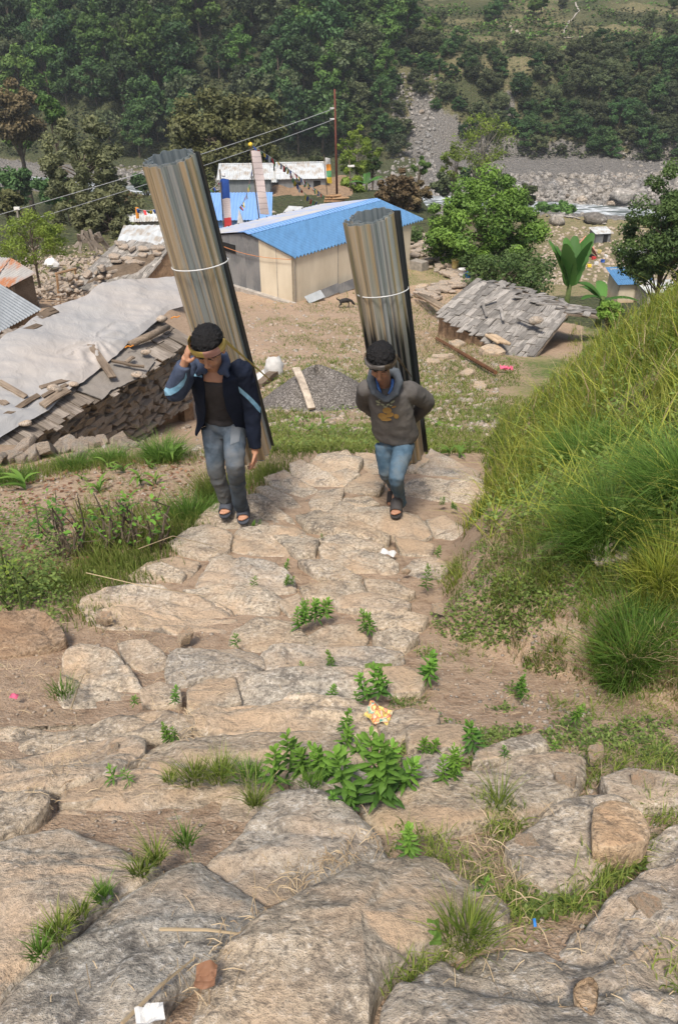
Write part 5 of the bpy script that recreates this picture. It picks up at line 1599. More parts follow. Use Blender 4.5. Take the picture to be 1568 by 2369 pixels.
def tuft(px, py, n, r, h, mat, label, group="single grass tufts", w=.005, bend=.75, lift=0.02, seed=0, lean=None):
    g = ground(px, py, lift)
    rr = np.random.RandomState(seed + 100)
    a = rr.uniform(0, 6.283, n); q = rr.uniform(0, 1, n) ** .7 * r
    b = np.stack([q * np.cos(a), q * np.sin(a), np.zeros(n)], -1)
    b[:, 2] = Hq(b[:, 0] + g[0], b[:, 1] + g[1]) - g[2] if r > .05 else 0
    dirs = np.stack([np.cos(a), np.sin(a), 0 * a], -1)
    if lean is not None: dirs = dirs + np.array(lean)
    me = blades("grass_tuft", b, h, dirs * .8, w, mat, bend, seed, build=False, spread=.45)
    o = link("grass_tuft", me, None, g)
    return tag(o, label, "grass tuft", group)
tuft(1400, 1235, 1500, .14, .30, 'grass_lush', "biggest round tuft of long dark green grass on the right bank", seed=1, w=.0045, bend=.9, lean=(-.15, -.1, 0))
tuft(1455, 1520, 1300, .11, .22, 'grass_lush', "tall dark tuft at the right edge, below the pale grey rock", seed=2, w=.0045, bend=.7, lean=(-.2, 0, 0))
tuft(1575, 1130, 1100, .16, .34, 'grass_lush', "long bladed tuft cut by the right edge of the picture", seed=3, bend=.9, lean=(-.4, 0, 0))
tuft(1340, 1060, 900, .14, .28, 'grass_lush', "bright tuft higher on the bank behind the biggest one", seed=4, bend=.7)
tuft(1530, 1330, 700, .10, .2, 'grass_yellow', "small yellow green tuft between the two dark tufts", seed=5)
tuft(380, 1058, 1000, .17, .24, 'grass_lush', "round bright green tuft in the field left of the older carrier", seed=6, bend=.8, w=.006)
tuft(500, 1150, 700, .14, .28, 'grass', "tall thin grass clump at the step edge behind the carrier's feet", seed=7, bend=.35, lean=(-.2, 0, 0))
tuft(445, 1190, 700, .2, .2, 'grass_lush', "soft green clump left of the upper steps", seed=8, bend=.6)
tuft(255, 1060, 600, .16, .16, 'grass_lush', "low grass clump at the field's far edge, leftmost but one", seed=9)
tuft(170, 1075, 500, .16, .15, 'grass_lush', "low grass clump on the field edge near the pale stones", seed=10)
tuft(30, 1110, 500, .2, .15, 'grass_lush', "grass clump at the left picture edge on the field border", seed=11)
for i, (x, y, r, h, n, lab) in enumerate([(430, 1955, .02, .07, 90, "tiny tuft on the crack between the two front slabs, highest"), (362, 1990, .02, .08, 110, "tiny tuft second from the top along the slab crack"), (325, 2020, .02, .055, 100, "tiny tuft third along the slab crack"), (243, 2075, .02, .045, 110, "brown tipped tuft halfway down the slab crack"), (185, 2120, .02, .05, 80, "smallest sprig in the slab crack"), (135, 2160, .025, .055, 150, "reddish tuft near the lower left slab edge"), (95, 2205, .02, .045, 110, "lowest tuft of the slab crack at far left"),
                                        (450, 1800, .04, .06, 220, "grass strip tuft behind the big left slab, left part"), (510, 1795, .04, .07, 260, "grass strip tuft behind the big left slab, middle part"), (575, 1800, .04, .06, 220, "grass strip tuft behind the big left slab, right part"), (590, 1860, .02, .09, 110, "dry brown tuft where the two boulders meet"), (395, 1805, .02, .05, 90, "small russet tuft at the strip's left end"), (720, 1815, .03, .05, 120, "thin tuft on the grey stone by the weeds"), (1155, 1860, .03, .12, 70, "spiky wiry tuft on the long slab"),
                                        (1080, 2160, .05, .08, 260, "tuft by the curled dry leaf between the front rocks"), (145, 1605, .05, .07, 160, "tuft beside the squarish brown rock"), (330, 1380, .0, .0, 0, "")]):
    if n: tuft(x, y, n, r, h, 'grass' if i % 3 else 'grass_lush', lab, "small grass tufts in the cracks of the steps", .003, .5, .075, 20 + i)
# --- left field and path edges
ss = [strip([(-60, 1120), (80, 1085), (200, 1075), (330, 1060), (470, 1050)], 2600, .13), strip([(190, 1430), (300, 1320), (400, 1235), (470, 1180), (560, 1120), (640, 1080)], 4200, .10), strip([(80, 1360), (200, 1330), (300, 1290)], 1800, .12),
      strip([(600, 1100), (650, 1060), (760, 1020), (850, 1015)], 1200, .12)]
q = np.concatenate(ss); q[:, 2] = Hq(q[:, 0], q[:, 1])
blades("path_edge_grass", q, .10, (-.1, 0, 0), .005, 'grass', .6, 30, rnd=.5 + .5 * clump(q, 2, 7))
g = px_pts(7000, -60, 620, 1060, 1480, 14); xl = np.interp(g[:, 1], XLY, XLX)
g = g[(g[:, 0] < xl) & (clump(g, 2.2, 32) + .4 * clump(g, 7, 31) > .16)]
blades("field_grass", jit(g, 2, .02), .06, None, .004, 'grass', .8, 31, rnd=.6)
# --- middle ground patches beyond the steps
g = px_pts(15000, 540, 1200, 700, 1050, 40)
kk = .17 + clump(g, .9, 36) + .5 * clump(g, 3, 37) + .18 * sst(0.0, 2.5, g[:, 0]) + .25 * sst(14, 9, g[:, 1]) - .45 * sst(-.5, -2.0, g[:, 0]) * sst(13, 15, g[:, 1])
g = g[kk > .05]
blades("meadow_patches", jit(g, 3, .05), .10, None, .012, 'grass', .8, 38, rnd=.45 + .4 * clump(jit(g, 3, 0), 1, 4))
g = px_pts(600, 960, 1100, 765, 830, 40)
blades("dry_bush_grass", jit(g, 2, .04), .22, None, .008, 'straw', .9, 39)
g = px_pts(5000, 560, 1180, 560, 760, 45); g = g[(clump(g, .7, 46) > .05) & (g[:, 0] > 0)]
blades("far_grass", g, .15, None, .02, 'grass', .8, 40)

# --- small leafy ground cover
def leaflets(name, base, size, mat, seed=0, up=.6, lift=(0, .04), kind="stuff"):
    rs_ = np.random.RandomState(seed); n = len(base)
    s = size * rs_.uniform(.6, 1.4, n)
    a = rs_.uniform(0, 6.283, n); el = rs_.uniform(-.2, up, n)
    d = np.stack([np.cos(a) * np.cos(el), np.sin(a) * np.cos(el), np.sin(el)], -1)
    sd_ = np.stack([-np.sin(a), np.cos(a), rs_.uniform(-.3, .3, n)], -1)
    c = base + np.array([0, 0, 1.0]) * rs_.uniform(lift[0], lift[1], n)[:, None]
    dn = np.array([0, 0, -.15])
    V4 = np.stack([c, c + d * (s * .5)[:, None] + sd_ * (s * .28)[:, None], c + d * s[:, None] + dn * s[:, None], c + d * (s * .5)[:, None] - sd_ * (s * .28)[:, None]], 1)
    b = (np.arange(n) * 4)[:, None]
    me = mesh_np(name, V4.reshape(-1, 3), np.concatenate([b + np.array([[0, 1, 2]]), b + np.array([[0, 2, 3]])]), M[mat], False, None, {"rnd": np.repeat(rs_.uniform(0, 1, n), 4), "tt": np.tile([0, .5, 1, .5], n)})
    o = link(name, me)
    if kind: o["kind"] = kind
    return o
g = px_pts(9000, 900, 1700, 1450, 2150, 6); g = g[(clump(g, 3, 51) + .4 * clump(g, 8, 52) > .1) & ~on_stone(g, .97)]
leaflets("clover_cover", jit(g, 4, .012), .016, 'clover', 51, .8, (0, .035))
g = px_pts(6000, 950, 1600, 1000, 1500, 8); g = g[(bank_d(g) > 0) & (clump(g, 3, 53) > 0)]
leaflets("bank_leaves", jit(g, 3, .02), .02, 'clover', 53, .8, (0, .05))
leaflets("bank_herb_leaves", jit(leaflets_later, 6, .04), .035, 'clover', 57, .9, (.02, .16))
g = px_pts(5000, -80, 560, 1070, 1500, 14); xl = np.interp(g[:, 1], XLY, XLX); g = g[(g[:, 0] < xl + .05) & (clump(g, 2, 54) > .22)]
leaflets("field_leaves", jit(g, 2, .02), .022, 'clover', 54, .8, (0, .05))
g = px_pts(700, -80, 150, 1200, 1420, 14)
leaflets("nettle_patch", jit(g, 4, .03), .026, 'clover', 58, .6, (.02, .26))
g = px_pts(6000, 560, 1180, 700, 1040, 40); g = g[clump(g, 1.2, 55) > .08]
leaflets("low_weeds", jit(g, 3, .05), .045, 'clover', 55, .8, (0, .08))
g = px_pts(1500, -60, 620, 1060, 1330, 14); g = g[g[:, 0] < np.interp(g[:, 1], XLY, XLX) - .05]; leaflets("fallen_dry_leaves", g, .045, 'dryleaf', 56, .5, (0, .015))
# --- straw litter
def litter(name, g, L, mat, seed=0, w=.0022):
    rs_ = np.random.RandomState(seed); n = len(g)
    a = rs_.uniform(0, 6.283, n); l = L * rs_.uniform(.3, 1.6, n)
    d = np.stack([np.cos(a), np.sin(a), np.zeros(n)], -1) * l[:, None] * .5
    e0, e1 = g - d, g + d
    for e in (e0, e1): e[:, 2] = np.maximum(Hq(e[:, 0], e[:, 1]) + .008, g[:, 2] + rs_.uniform(-.01, .02, n))
    s = np.stack([-np.sin(a), np.cos(a), np.zeros(n)], -1) * w
    m = (e0 + e1) / 2 + [0, 0, .008]; m[:, 2] = np.maximum(m[:, 2], g[:, 2])
    V6 = np.stack([e0 - s, e0 + s, m - s, m + s + [0, 0, .002], e1 - s, e1 + s], 1)
    b = (np.arange(n) * 6)[:, None]
    F = np.concatenate([b + np.array([[0, 1, 3, 2]]), b + np.array([[2, 3, 5, 4]])])
    o = link(name, mesh_np(name, V6.reshape(-1, 3), F, M[mat], False, None, {"rnd": np.repeat(rs_.uniform(0, 1, n), 6)})); o["kind"] = "stuff"
    return o
ss = [px_pts(900, 0, 1000, 1150, 1900, 8), px_pts(400, 900, 1568, 1400, 2369, 8), px_pts(120, 0, 800, 1700, 2369, 8),
      strip([(650, 2080), (760, 2030), (860, 1960)], 260, .03), strip([(420, 2330), (560, 2200), (640, 2120)], 160, .03), strip([(230, 1440), (300, 1460), (380, 1490)], 260, .07), strip([(430, 1650), (450, 1700), (420, 1740)], 120, .03), strip([(1150, 2130), (1160, 2060), (1100, 2000), (1190, 1900)], 220, .04),
      strip([(700, 1390), (760, 1340), (860, 1360)], 160, .05), strip([(0, 1560), (120, 1590), (170, 1560)], 160, .07), strip([(80, 1870), (130, 1810), (200, 1770)], 120, .03)]
q = np.concatenate(ss); q[:, 2] += .045
q = q[rs.uniform(0, 1, len(q)) < .75]
litter("straw_litter", q, .036, 'straw', 60, .0008)
for i, (a, b, lab) in enumerate([((282, 2369), (452, 2215), "thick pale straw stalk lying across the nearest slab"), ((165, 1640), (195, 1560), "pale stalk lying on the flat tan stone at left"), ((370, 2150), (590, 2165), "long curved dry stem on the nearest slab"), ((905, 1240), (935, 1290), "short yellow stalk standing beside the white paper scrap")]):
    p, q_ = ground(*a, lift=.075), ground(*b, lift=.075)
    o = MB().tube([p, (p + q_) / 2 + [0, 0, .01], q_], [.004, .0035, .002], 5).build("straw_stalk", M['straw']); tag(o, lab, "straw", "single straw stalks")
    me = o.data; at = me.attributes.new("rnd", 'FLOAT', 'POINT'); at.data.foreach_set("value", np.full(len(me.vertices), .8, np.float32))

# --- herb plants between the stones
def herb_mesh(seed, nleaf=34, hgt=1.0, L=.34, stems=1):
    rs_ = np.random.RandomState(seed); vs, fs, rn = [], [], []
    def leaf(p, a, el, l, w, r):
        d = np.array([math.cos(a) * math.cos(el), math.sin(a) * math.cos(el), math.sin(el)]); s = np.array([-math.sin(a), math.cos(a), 0]); up = np.cross(d, s) * -1
        n = len(vs)
        pts = [(0, .12), (.3, .8), (.62, 1.0), (1.0, 0)]
        for t_, ww in pts[:-1]:
            c = p + d * l * t_ - np.array([0, 0, 1]) * l * .25 * t_ * t_
            vs.extend([c - s * w * ww + up * w * .25 * ww, c, c + s * w * ww + up * w * .25 * ww])
        vs.append(p + d * l - np.array([0, 0, 1]) * l * .28)
        for k in range(2):
            for q in range(2):
                fs.append((n + 3 * k + q, n + 3 * k + q + 1, n + 3 * k + q + 4, n + 3 * k + q + 3))
        fs.append((n + 6, n + 7, n + 9)); fs.append((n + 7, n + 8, n + 9)); rn.extend([r] * 10)
    for s_ in range(stems):
        o_ = np.array([rs_.normal(0, .10), rs_.normal(0, .10), 0]) if stems > 1 else np.zeros(3)
        hh = hgt * rs_.uniform(.7, 1.05) if stems > 1 else hgt
        ln = np.array([rs_.normal(0, .12), rs_.normal(0, .12), 1.0])
        k = len(vs)
        for t_ in (0, 1):
            for q in range(3):
                vs.append(o_ + ln * hh * .9 * t_ + .012 * (1.3 - t_) * np.array([math.cos(q * 2.1), math.sin(q * 2.1), 0])); rn.append(.5)
        for q in range(3): fs.append((k + q, k + (q + 1) % 3, k + 3 + (q + 1) % 3, k + 3 + q))
        for i in range(nleaf):
            t_ = (i + 1) / nleaf
            a = i * 2.4 + rs_.normal(0, .3)
            el = .15 + 1.0 * t_ ** 2 + rs_.normal(0, .15)
            leaf(o_ + ln * hh * .92 * t_, a, el, L * (1.1 - .55 * t_) * rs_.uniform(.8, 1.15), .034 * rs_.uniform(.8, 1.3), float(np.clip(t_ * .9 + rs_.normal(0, .12), 0, 1)))
    return mesh_np("leaves", vs, [tuple(f) for f in fs], M['weed'], False, None, {"rnd": rn, "tt": rn})
HERB = [herb_mesh(1, 40), herb_mesh(2, 44, 1, .30), herb_mesh(3, 34, 1, .36, 2), herb_mesh(4, 30, 1, .32, 4), herb_mesh(5, 22, .8, .46)]
for i, (x, y, h, k, lab) in enumerate([
    (586, 1356, .12, 4, "small weed growing at the front of the domed grey stone"), (706, 1445, .19, 3, "left half of the bushy weed pair in the middle of the steps"), (742, 1425, .24, 2, "taller right half of the bushy weed pair in the middle of the steps"),
    (848, 1455, .20, 2, "dark bushy weed right of the middle pair"), (546, 1492, .12, 4, "dark weed at the corner of the large left slab"), (704, 1556, .10, 4, "little bright weed on the long grey slab, its left one"),
    (768, 1540, .13, 1, "bright weed on the long grey slab, its middle one"), (765, 1618, .13, 0, "weed on the joint below the long grey slab"), (882, 1612, .22, 3, "bushy weed above the crumpled snack packet"), (985, 1360, .2, 0, "slim upright weed by the bank beside the steps"),
    (987, 1560, .22, 2, "pale weed at the foot of the bare earth bank"), (312, 1630, .09, 4, "small weed beside the little grey stone at left"), (405, 1625, .12, 1, "weed growing right of the little grey stone at left"), (690, 1622, .08, 4, "tiniest sprout on the beige step"), (826, 1625, .09, 4, "small sprout just left of the snack packet"),
    (632, 1812, .24, 0, "tall light weed at the left end of the big weed row"), (700, 1785, .24, 2, "leafy weed second from the left in the big weed row"), (762, 1790, .22, 3, "broad leafy weed in the centre of the big weed row"), (806, 1740, .2, 2, "weed behind the centre of the big weed row"),
    (882, 1862, .34, 3, "largest dark weed at the front of the big weed row"), (915, 1820, .26, 2, "weed right behind the largest dark one"), (795, 1690, .15, 1, "weed touching the snack packet's left corner"), (985, 1740, .13, 2, "weed on the small grey stone right of the weed row"), (1050, 1810, .17, 3, "low spreading weed at the long slab's left end"),
    (1098, 1730, .2, 0, "tall single weed above the long slab"), (1168, 1750, .08, 4, "little sprout on the far rim of the long slab"), (1282, 1738, .08, 4, "little sprout near the right end of the long slab"), (265, 1805, .11, 4, "sprout on the left steps, the left of two"), (300, 1808, .09, 4, "sprout on the left steps, the right of two"),
    (582, 1222, .09, 3, "dark weed right beside the older carrier's front sandal"), (602, 1214, .07, 4, "small weed a hand's breadth right of that sandal"), (660, 1318, .12, 1, "dark weed in the joint right of the domed stone, upper"), (662, 1350, .10, 3, "dark weed in the joint right of the domed stone, lower"), (1010, 1285, .13, 0, "weed at the bank foot beside the grey rock"),
    (1025, 1168, .10, 3, "weed on the pale slab right of the younger carrier, left of two"), (1050, 1175, .10, 3, "weed on the pale slab right of the younger carrier, right of two"), (785, 1878, .13, 0, "light weed in front of the grey boulder top, left"), (818, 1868, .12, 1, "light weed in front of the grey boulder top, right"), (945, 1985, .16, 0, "upright weed behind the brown front boulder"),
    (395, 1710, .11, 3, "sprawling weed on the step left of the long beige slab"), (210, 1325, .0, 0, ""), (722, 1395, .0, 0, ""), (1205, 1600, .12, 3, "weed in the hollow of the right bank"), (1330, 1660, .12, 2, "weed on the low ground cover right of the steps"), (745, 1245, .07, 4, "sprout in the joint above the big oblong slab"), (1115, 2070, .09, 4, "small weed in the grass between the front boulders")]):
    if h <= 0: continue
    g = ground(x, y, .065)
    e = empty("weed_plant", g, lab, "weed", "green weeds growing in the joints of the steps")
    o = link("leaves", HERB[k], e); h *= .74; e.scale = (h, h, h); e.rotation_euler = (.18 * math.sin(i * 2.3), .18 * math.cos(i * 1.1), i * 1.7)
# --- maize seedlings
def maize_mesh(seed):
    rs_ = np.random.RandomState(seed); vs, fs, rn = [], [], []
    for i in range(6):
        a = rs_.uniform(0, 6.28); l = rs_.uniform(.5, .9); e0 = rs_.uniform(.9, 1.3); p = np.array([0, 0, .05 * i]); k = len(vs)
        for j in range(6):
            t_ = j / 5; w = .055 * math.sin(math.pi * min(1, t_ * .85 + .12))
            c = p + np.array([math.cos(a), math.sin(a), 0]) * l * t_ * (.35 + .5 * t_) + np.array([0, 0, l * (t_ * .95 - .75 * t_ * t_ * .9)])
            s = np.array([-math.sin(a), math.cos(a), 0]) * w
            vs += [c - s, c - [0, 0, .012], c + s]; rn += [t_ * .6 + .3] * 3
        for j in range(5):
            fs += [(k + 3 * j, k + 3 * j + 1, k + 3 * j + 4, k + 3 * j + 3), (k + 3 * j + 1, k + 3 * j + 2, k + 3 * j + 5, k + 3 * j + 4)]
    return mesh_np("leaves", vs, fs, M['maize'], True, None, {"rnd": rn, "tt": rn})
MZ = [maize_mesh(i) for i in range(4)]
MZP = [(62, 1135, .42), (118, 1200, .3), (250, 1085, .25), (288, 1095, .28), (325, 1120, .36), (345, 1085, .2), (400, 1070, .4), (190, 1110, .2), (360, 1120, .2), (232, 1140, .3), (300, 1170, .25),
                               (1062, 1060, .32), (1040, 1055, .28), (1088, 1040, .25), (1005, 990, .3), (1060, 1000, .28), (1100, 1000, .25), (980, 1005, .28), (685, 985, .25), (700, 975, .28), (745, 985, .3), (720, 1000, .25), (800, 990, .25), (770, 1000, .22), (690, 1015, .2), (855, 1001, .2), (1130, 1060, .25)]
MZP[2:2] = []
MZP = [(x + i * .01, y, h * .85) for i, (x, y, h) in enumerate(MZP)]
for i, (x, y, h) in enumerate(MZP):
    g = ground(x, y)
    k_ = sum(1 for q_ in MZP if (q_[0] < 500) == (x < 500) and q_[0] < x)
    e = empty("maize_seedling", g, ORD[k_] + (" young maize plant from the left on the left field" if x < 500 else " young maize plant from the left beyond the top of the steps"), "seedling", "maize seedlings on the left field" if x < 500 else "maize seedlings beyond the steps")
    link("leaves", MZ[i % 4], e); e.scale = (h, h, h); e.rotation_euler = (0, 0, i * 2.1)
# --- twiggy shrubs on the left
def shrub(name, px, py, twigs, h, nl, lab, seed, leafsize=.06, mat='weed', barkm='bark', spread=.5):
    rs_ = np.random.RandomState(seed); g = ground(px, py); e = empty(name, g, lab, "shrub", "shrubs on the left field")
    mb = MB(); tips = []
    for i in range(twigs):
        a = rs_.uniform(0, 6.28); s = rs_.uniform(.1, spread)
        p0 = g + np.array([math.cos(a), math.sin(a), 0]) * .08; p3 = g + np.array([math.cos(a) * s * h, math.sin(a) * s * h, h * rs_.uniform(.6, 1.1)])
        pm = (p0 + p3) / 2 + rs_.normal(0, .05, 3)
        mb.tube([p0, pm, p3], [.012, .008, .003], 5)
        for k in range(3):
            q = p0 + (p3 - p0) * rs_.uniform(.3, 1); r_ = q + rs_.normal(0, .12 * h, 3) + [0, 0, .1 * h]; mb.tube([q, r_], [.005, .002], 4); tips += [q, r_]
        tips.append(p3)
    mb.build("twigs", M[barkm], e)
    tips = np.array(tips); b = tips[rs_.randint(len(tips), size=nl)] + rs_.normal(0, .03, (nl, 3)) - [0, 0, .03]
    o = leaflets("leaves", b, leafsize, mat, seed, .9, (0, .03), None); bpy_parent(o, e)
shrub("twiggy_shrub", 165, 1285, 10, .42, 40, "dark twiggy shrub with a few broad leaves, left of the grassy one", 3, .055)
shrub("twiggy_shrub", 250, 1270, 9, .38, 90, "leafy dark stemmed shrub in the middle of the left field edge", 4, .04)
shrub("twiggy_shrub", 345, 1270, 10, .38, 90, "shrub with reddish young leaves closest to the steps", 5, .045)
shrub("twiggy_shrub", 30, 1400, 6, .35, 110, "light green herb bush at the left edge of the picture", 6, .03, 'tree_yellow', 'stem')
shrub("twiggy_shrub", 365, 930, 16, .6, 900, "round green bush at the foot of the stone wall", 7, .05, 'weed', 'stem', .8)
shrub("twiggy_shrub", 1180, 1720, 6, .0001, 1, "", 8) if 0 else None
g = px_pts(1000, 180, 420, 1180, 1320, 9); xl = np.interp(g[:, 1], XLY, XLX); g = g[g[:, 0] < xl]
blades("tangled_grass", jit(g, 2, .03), .18, (-.05, 0, 0), .006, 'grass', .7, 44, rnd=.45)
# tall thin dead stem arching over the steps
for i, (a, m, b, lab) in enumerate([((200, 1325), (330, 1355), (480, 1380), "long arched dry grass stem crossing the steps at left"), ((320, 1270), (400, 1240), (520, 1270), "dry stem lying over the edge stones")]):
    P_ = [ground(*a, lift=.2), ground(*m, lift=.22), ground(*b, lift=.05)]
    o = MB().tube(P_, [.003, .003, .0015], 4).build("straw_stalk", M['straw']); tag(o, lab, "straw", "single straw stalks")
    me = o.data; at = me.attributes.new("rnd", 'FLOAT', 'POINT'); at.data.foreach_set("value", np.full(len(me.vertices), .8, np.float32))

# ============================================================ trees
def tree_parts(seed, hgt, cz, rx, ry, rz, ncl, nlf, lsize, tr, mat, bark='bark', blob=.30, sparse=0, nbr=26, flat=False, droop=0):
    """local coords, base at origin; returns trunk MB and crown mesh data"""
    rs_ = np.random.RandomState(seed)
    C_ = []
    while len(C_) < ncl:
        p = rs_.normal(size=3); p /= np.linalg.norm(p); r_ = rs_.uniform(.35, 1.0) ** .6
        p = p * r_
        if p[2] < -.75: continue
        s = 1 + .22 * vnoise(p[0] * 2 + seed, p[1] * 2, p[2] * 2, seed)
        C_.append(np.array([p[0] * rx * s, p[1] * ry * s, cz + p[2] * rz * s]))
    C_ = np.array(C_)
    tb = MB()
    lean = np.array([rs_.normal(0, .03), rs_.normal(0, .03)]) * hgt
    top = np.array([lean[0], lean[1], cz + rz * .35])
    tr_pts = [np.array([0, 0, -.3]), np.array([lean[0] * .2, lean[1] * .2, cz * .35]), np.array([lean[0] * .6, lean[1] * .6, cz * .8]), top]
    tb.tube(tr_pts, [tr * 1.3, tr, tr * .7, tr * .2], 7)
    for c in C_[:nbr]:
        t_ = rs_.uniform(.35, .85); s0 = tr_pts[1] * (1 - t_) + tr_pts[3] * t_
        if c[2] < s0[2]: s0 = tr_pts[1] * .5 + tr_pts[2] * .5
        m = (s0 + c) / 2 + np.array([0, 0, .12 * np.linalg.norm(c - s0)])
        tb.tube([s0, m, c], [tr * .35, tr * .2, tr * .07], 5, caps=False)
        if sparse:
            for k in range(sparse):
                d = c + rs_.normal(0, rx * .22, 3); tb.tube([m * .3 + c * .7, d], [tr * .09, tr * .03], 4, caps=False)
    br = rx * blob
    ci = rs_.randint(ncl, size=nlf)
    q = rs_.normal(size=(nlf, 3)); q /= np.linalg.norm(q, axis=1)[:, None]
    rr = rs_.uniform(.5, 1.05, nlf)[:, None] * (rs_.uniform(.6, 1.25, ncl)[ci])[:, None]
    pos = C_[ci] + q * rr * np.array([br, br, br * .72])
    nrm_ = q * .7 + rs_.normal(size=(nlf, 3)) * .6 + np.array([0, 0, .5]); nrm_ /= np.linalg.norm(nrm_, axis=1)[:, None]
    t1 = np.cross(nrm_, rs_.normal(size=(nlf, 3))); t1 /= np.linalg.norm(t1, axis=1)[:, None]; t2 = np.cross(nrm_, t1)
    s = (lsize * rs_.uniform(.6, 1.3, nlf))[:, None]
    V4 = np.stack([pos - t1 * s * .6, pos + t2 * s * .32, pos + t1 * s * .6, pos - t2 * s * .32], 1)
    cl_r = rs_.uniform(0, 1, ncl)
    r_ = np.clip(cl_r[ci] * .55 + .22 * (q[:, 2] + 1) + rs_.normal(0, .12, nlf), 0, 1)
    return tb, V4.reshape(-1, 3), np.repeat(r_, 4)
def leafquads(n):
    b = (np.arange(n) * 4)[:, None]; return b + np.array([[0, 1, 2, 3]])
def tree_at(name, x0, x1, y0, y1, Y, mat, label, cat="tree", group="trees around the hamlet", ncl=60, nlf=9000, lsize=.12, tr=.12, bark='bark', seed=1, blob=.3, sparse=0, nbr=26):
    c = atY((x0 + x1) / 2, (y0 + y1) / 2, Y)
    dep = c[1] * math.cos(PITCH) - c[2] * math.sin(PITCH)
    rx = (x1 - x0) / 2 / FPX * dep; a = math.atan2(-c[2], c[1]); rz = (y1 - y0) / 2 / FPX * dep / math.cos(a) * .95
    z0 = h1(c[0], c[1]); z0 = min(z0, c[2] - rz * .4)
    cz = c[2] - z0
    tb, V4, r_ = tree_parts(seed, cz + rz, cz, rx / 1.12, rx / 1.12, rz / 1.1, ncl, nlf, lsize, tr, mat, blob=blob, sparse=sparse, nbr=nbr)
    e = empty(name, (c[0], c[1], z0), label, cat, group)
    o = link("trunk", tb.mesh("trunk", M[bark], True), e)
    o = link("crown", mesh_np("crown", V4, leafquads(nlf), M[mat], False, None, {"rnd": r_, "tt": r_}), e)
    return e
tree_at("broadleaf_tree", 972, 1275, 398, 680, 38, 'tree_bright', "large bright green tree right of the blue roofed house", ncl=130, nlf=42000, lsize=.13, tr=.16, seed=3, blob=.19)
tree_at("dark_tree", 1425, 1670, 385, 715, 29, 'tree_dark', "dark leafy tree at the right edge with open branches", ncl=110, nlf=30000, lsize=.10, tr=.09, seed=4, blob=.22, sparse=1)
tree_at("young_tree", -30, 168, 478, 625, 31, 'tree_yellow', "fresh yellow green young tree at the left edge", ncl=60, nlf=7000, lsize=.08, tr=.05, seed=5, blob=.2, sparse=2)
tree_at("oak_tree", 378, 668, 212, 440, 80, 'olive', "broad dark olive tree behind the left bundle and the prayer flags", ncl=110, nlf=26000, lsize=.34, tr=.35, seed=6, blob=.22)
tree_at("tall_tree", 85, 300, 258, 560, 62, 'feathery', "tall greyish green tree on the left above the river", ncl=110, nlf=16000, lsize=.24, tr=.2, seed=7, blob=.2, sparse=1)
tree_at("tall_tree", 170, 345, 420, 610, 46, 'feathery', "darker bushy tree in front of the tall greyish one", ncl=70, nlf=12000, lsize=.2, tr=.12, seed=8, blob=.24)
tree_at("russet_tree", -30, 100, 195, 345, 112, 'brownleaf', "dark reddish brown tree at the upper left edge", ncl=60, nlf=9000, lsize=.4, tr=.3, seed=9)
tree_at("bright_tree", 84, 152, 210, 300, 104, 'forest_b', "small bright green tree beside the russet one", ncl=30, nlf=4000, lsize=.35, tr=.15, seed=10)
tree_at("sparse_tree", 1035, 1200, 262, 412, 86, 'tree_yellow', "pale thin leaved tree with bare branches before the cliff", ncl=60, nlf=2600, lsize=.22, tr=.13, bark='bark_pale', seed=11, blob=.22, sparse=3, nbr=55)
tree_at("sparse_tree", 770, 885, 288, 420, 78, 'tree_yellow', "light yellow green tree right of the red brown pole", ncl=50, nlf=3200, lsize=.22, tr=.1, bark='bark_pale', seed=12, blob=.22, sparse=2, nbr=45)
tree_at("flowering_tree", 868, 965, 385, 492, 50, 'brownleaf', "brownish flowering tree behind the blue roof's right end", ncl=45, nlf=7000, lsize=.16, tr=.1, seed=13)
tree_at("flowering_tree", 935, 1003, 402, 500, 54, 'brownleaf', "dull brown tree partly behind the big bright tree", ncl=30, nlf=4500, lsize=.16, tr=.1, seed=14, sparse=1)
tree_at("shrubby_tree", 885, 1000, 520, 600, 43, 'tree_dark', "dark bush below the roof's right end", ncl=35, nlf=4000, lsize=.12, tr=.06, seed=15)
tree_at("shrubby_tree", 1065, 1290, 575, 705, 34, 'tree_dark', "dark undergrowth tree behind the shingle hut", ncl=60, nlf=9000, lsize=.12, tr=.08, seed=16)
tree_at("shrubby_tree", 950, 995, 358, 408, 90, 'forest_b', "little green tree between the flowering and the sparse one", ncl=14, nlf=1500, lsize=.3, tr=.08, seed=17)
tree_at("shrubby_tree", 1010, 1075, 335, 425, 92, 'tree_yellow', "small pale tree left of the bare branched one", ncl=24, nlf=1300, lsize=.25, tr=.08, seed=18, sparse=2)
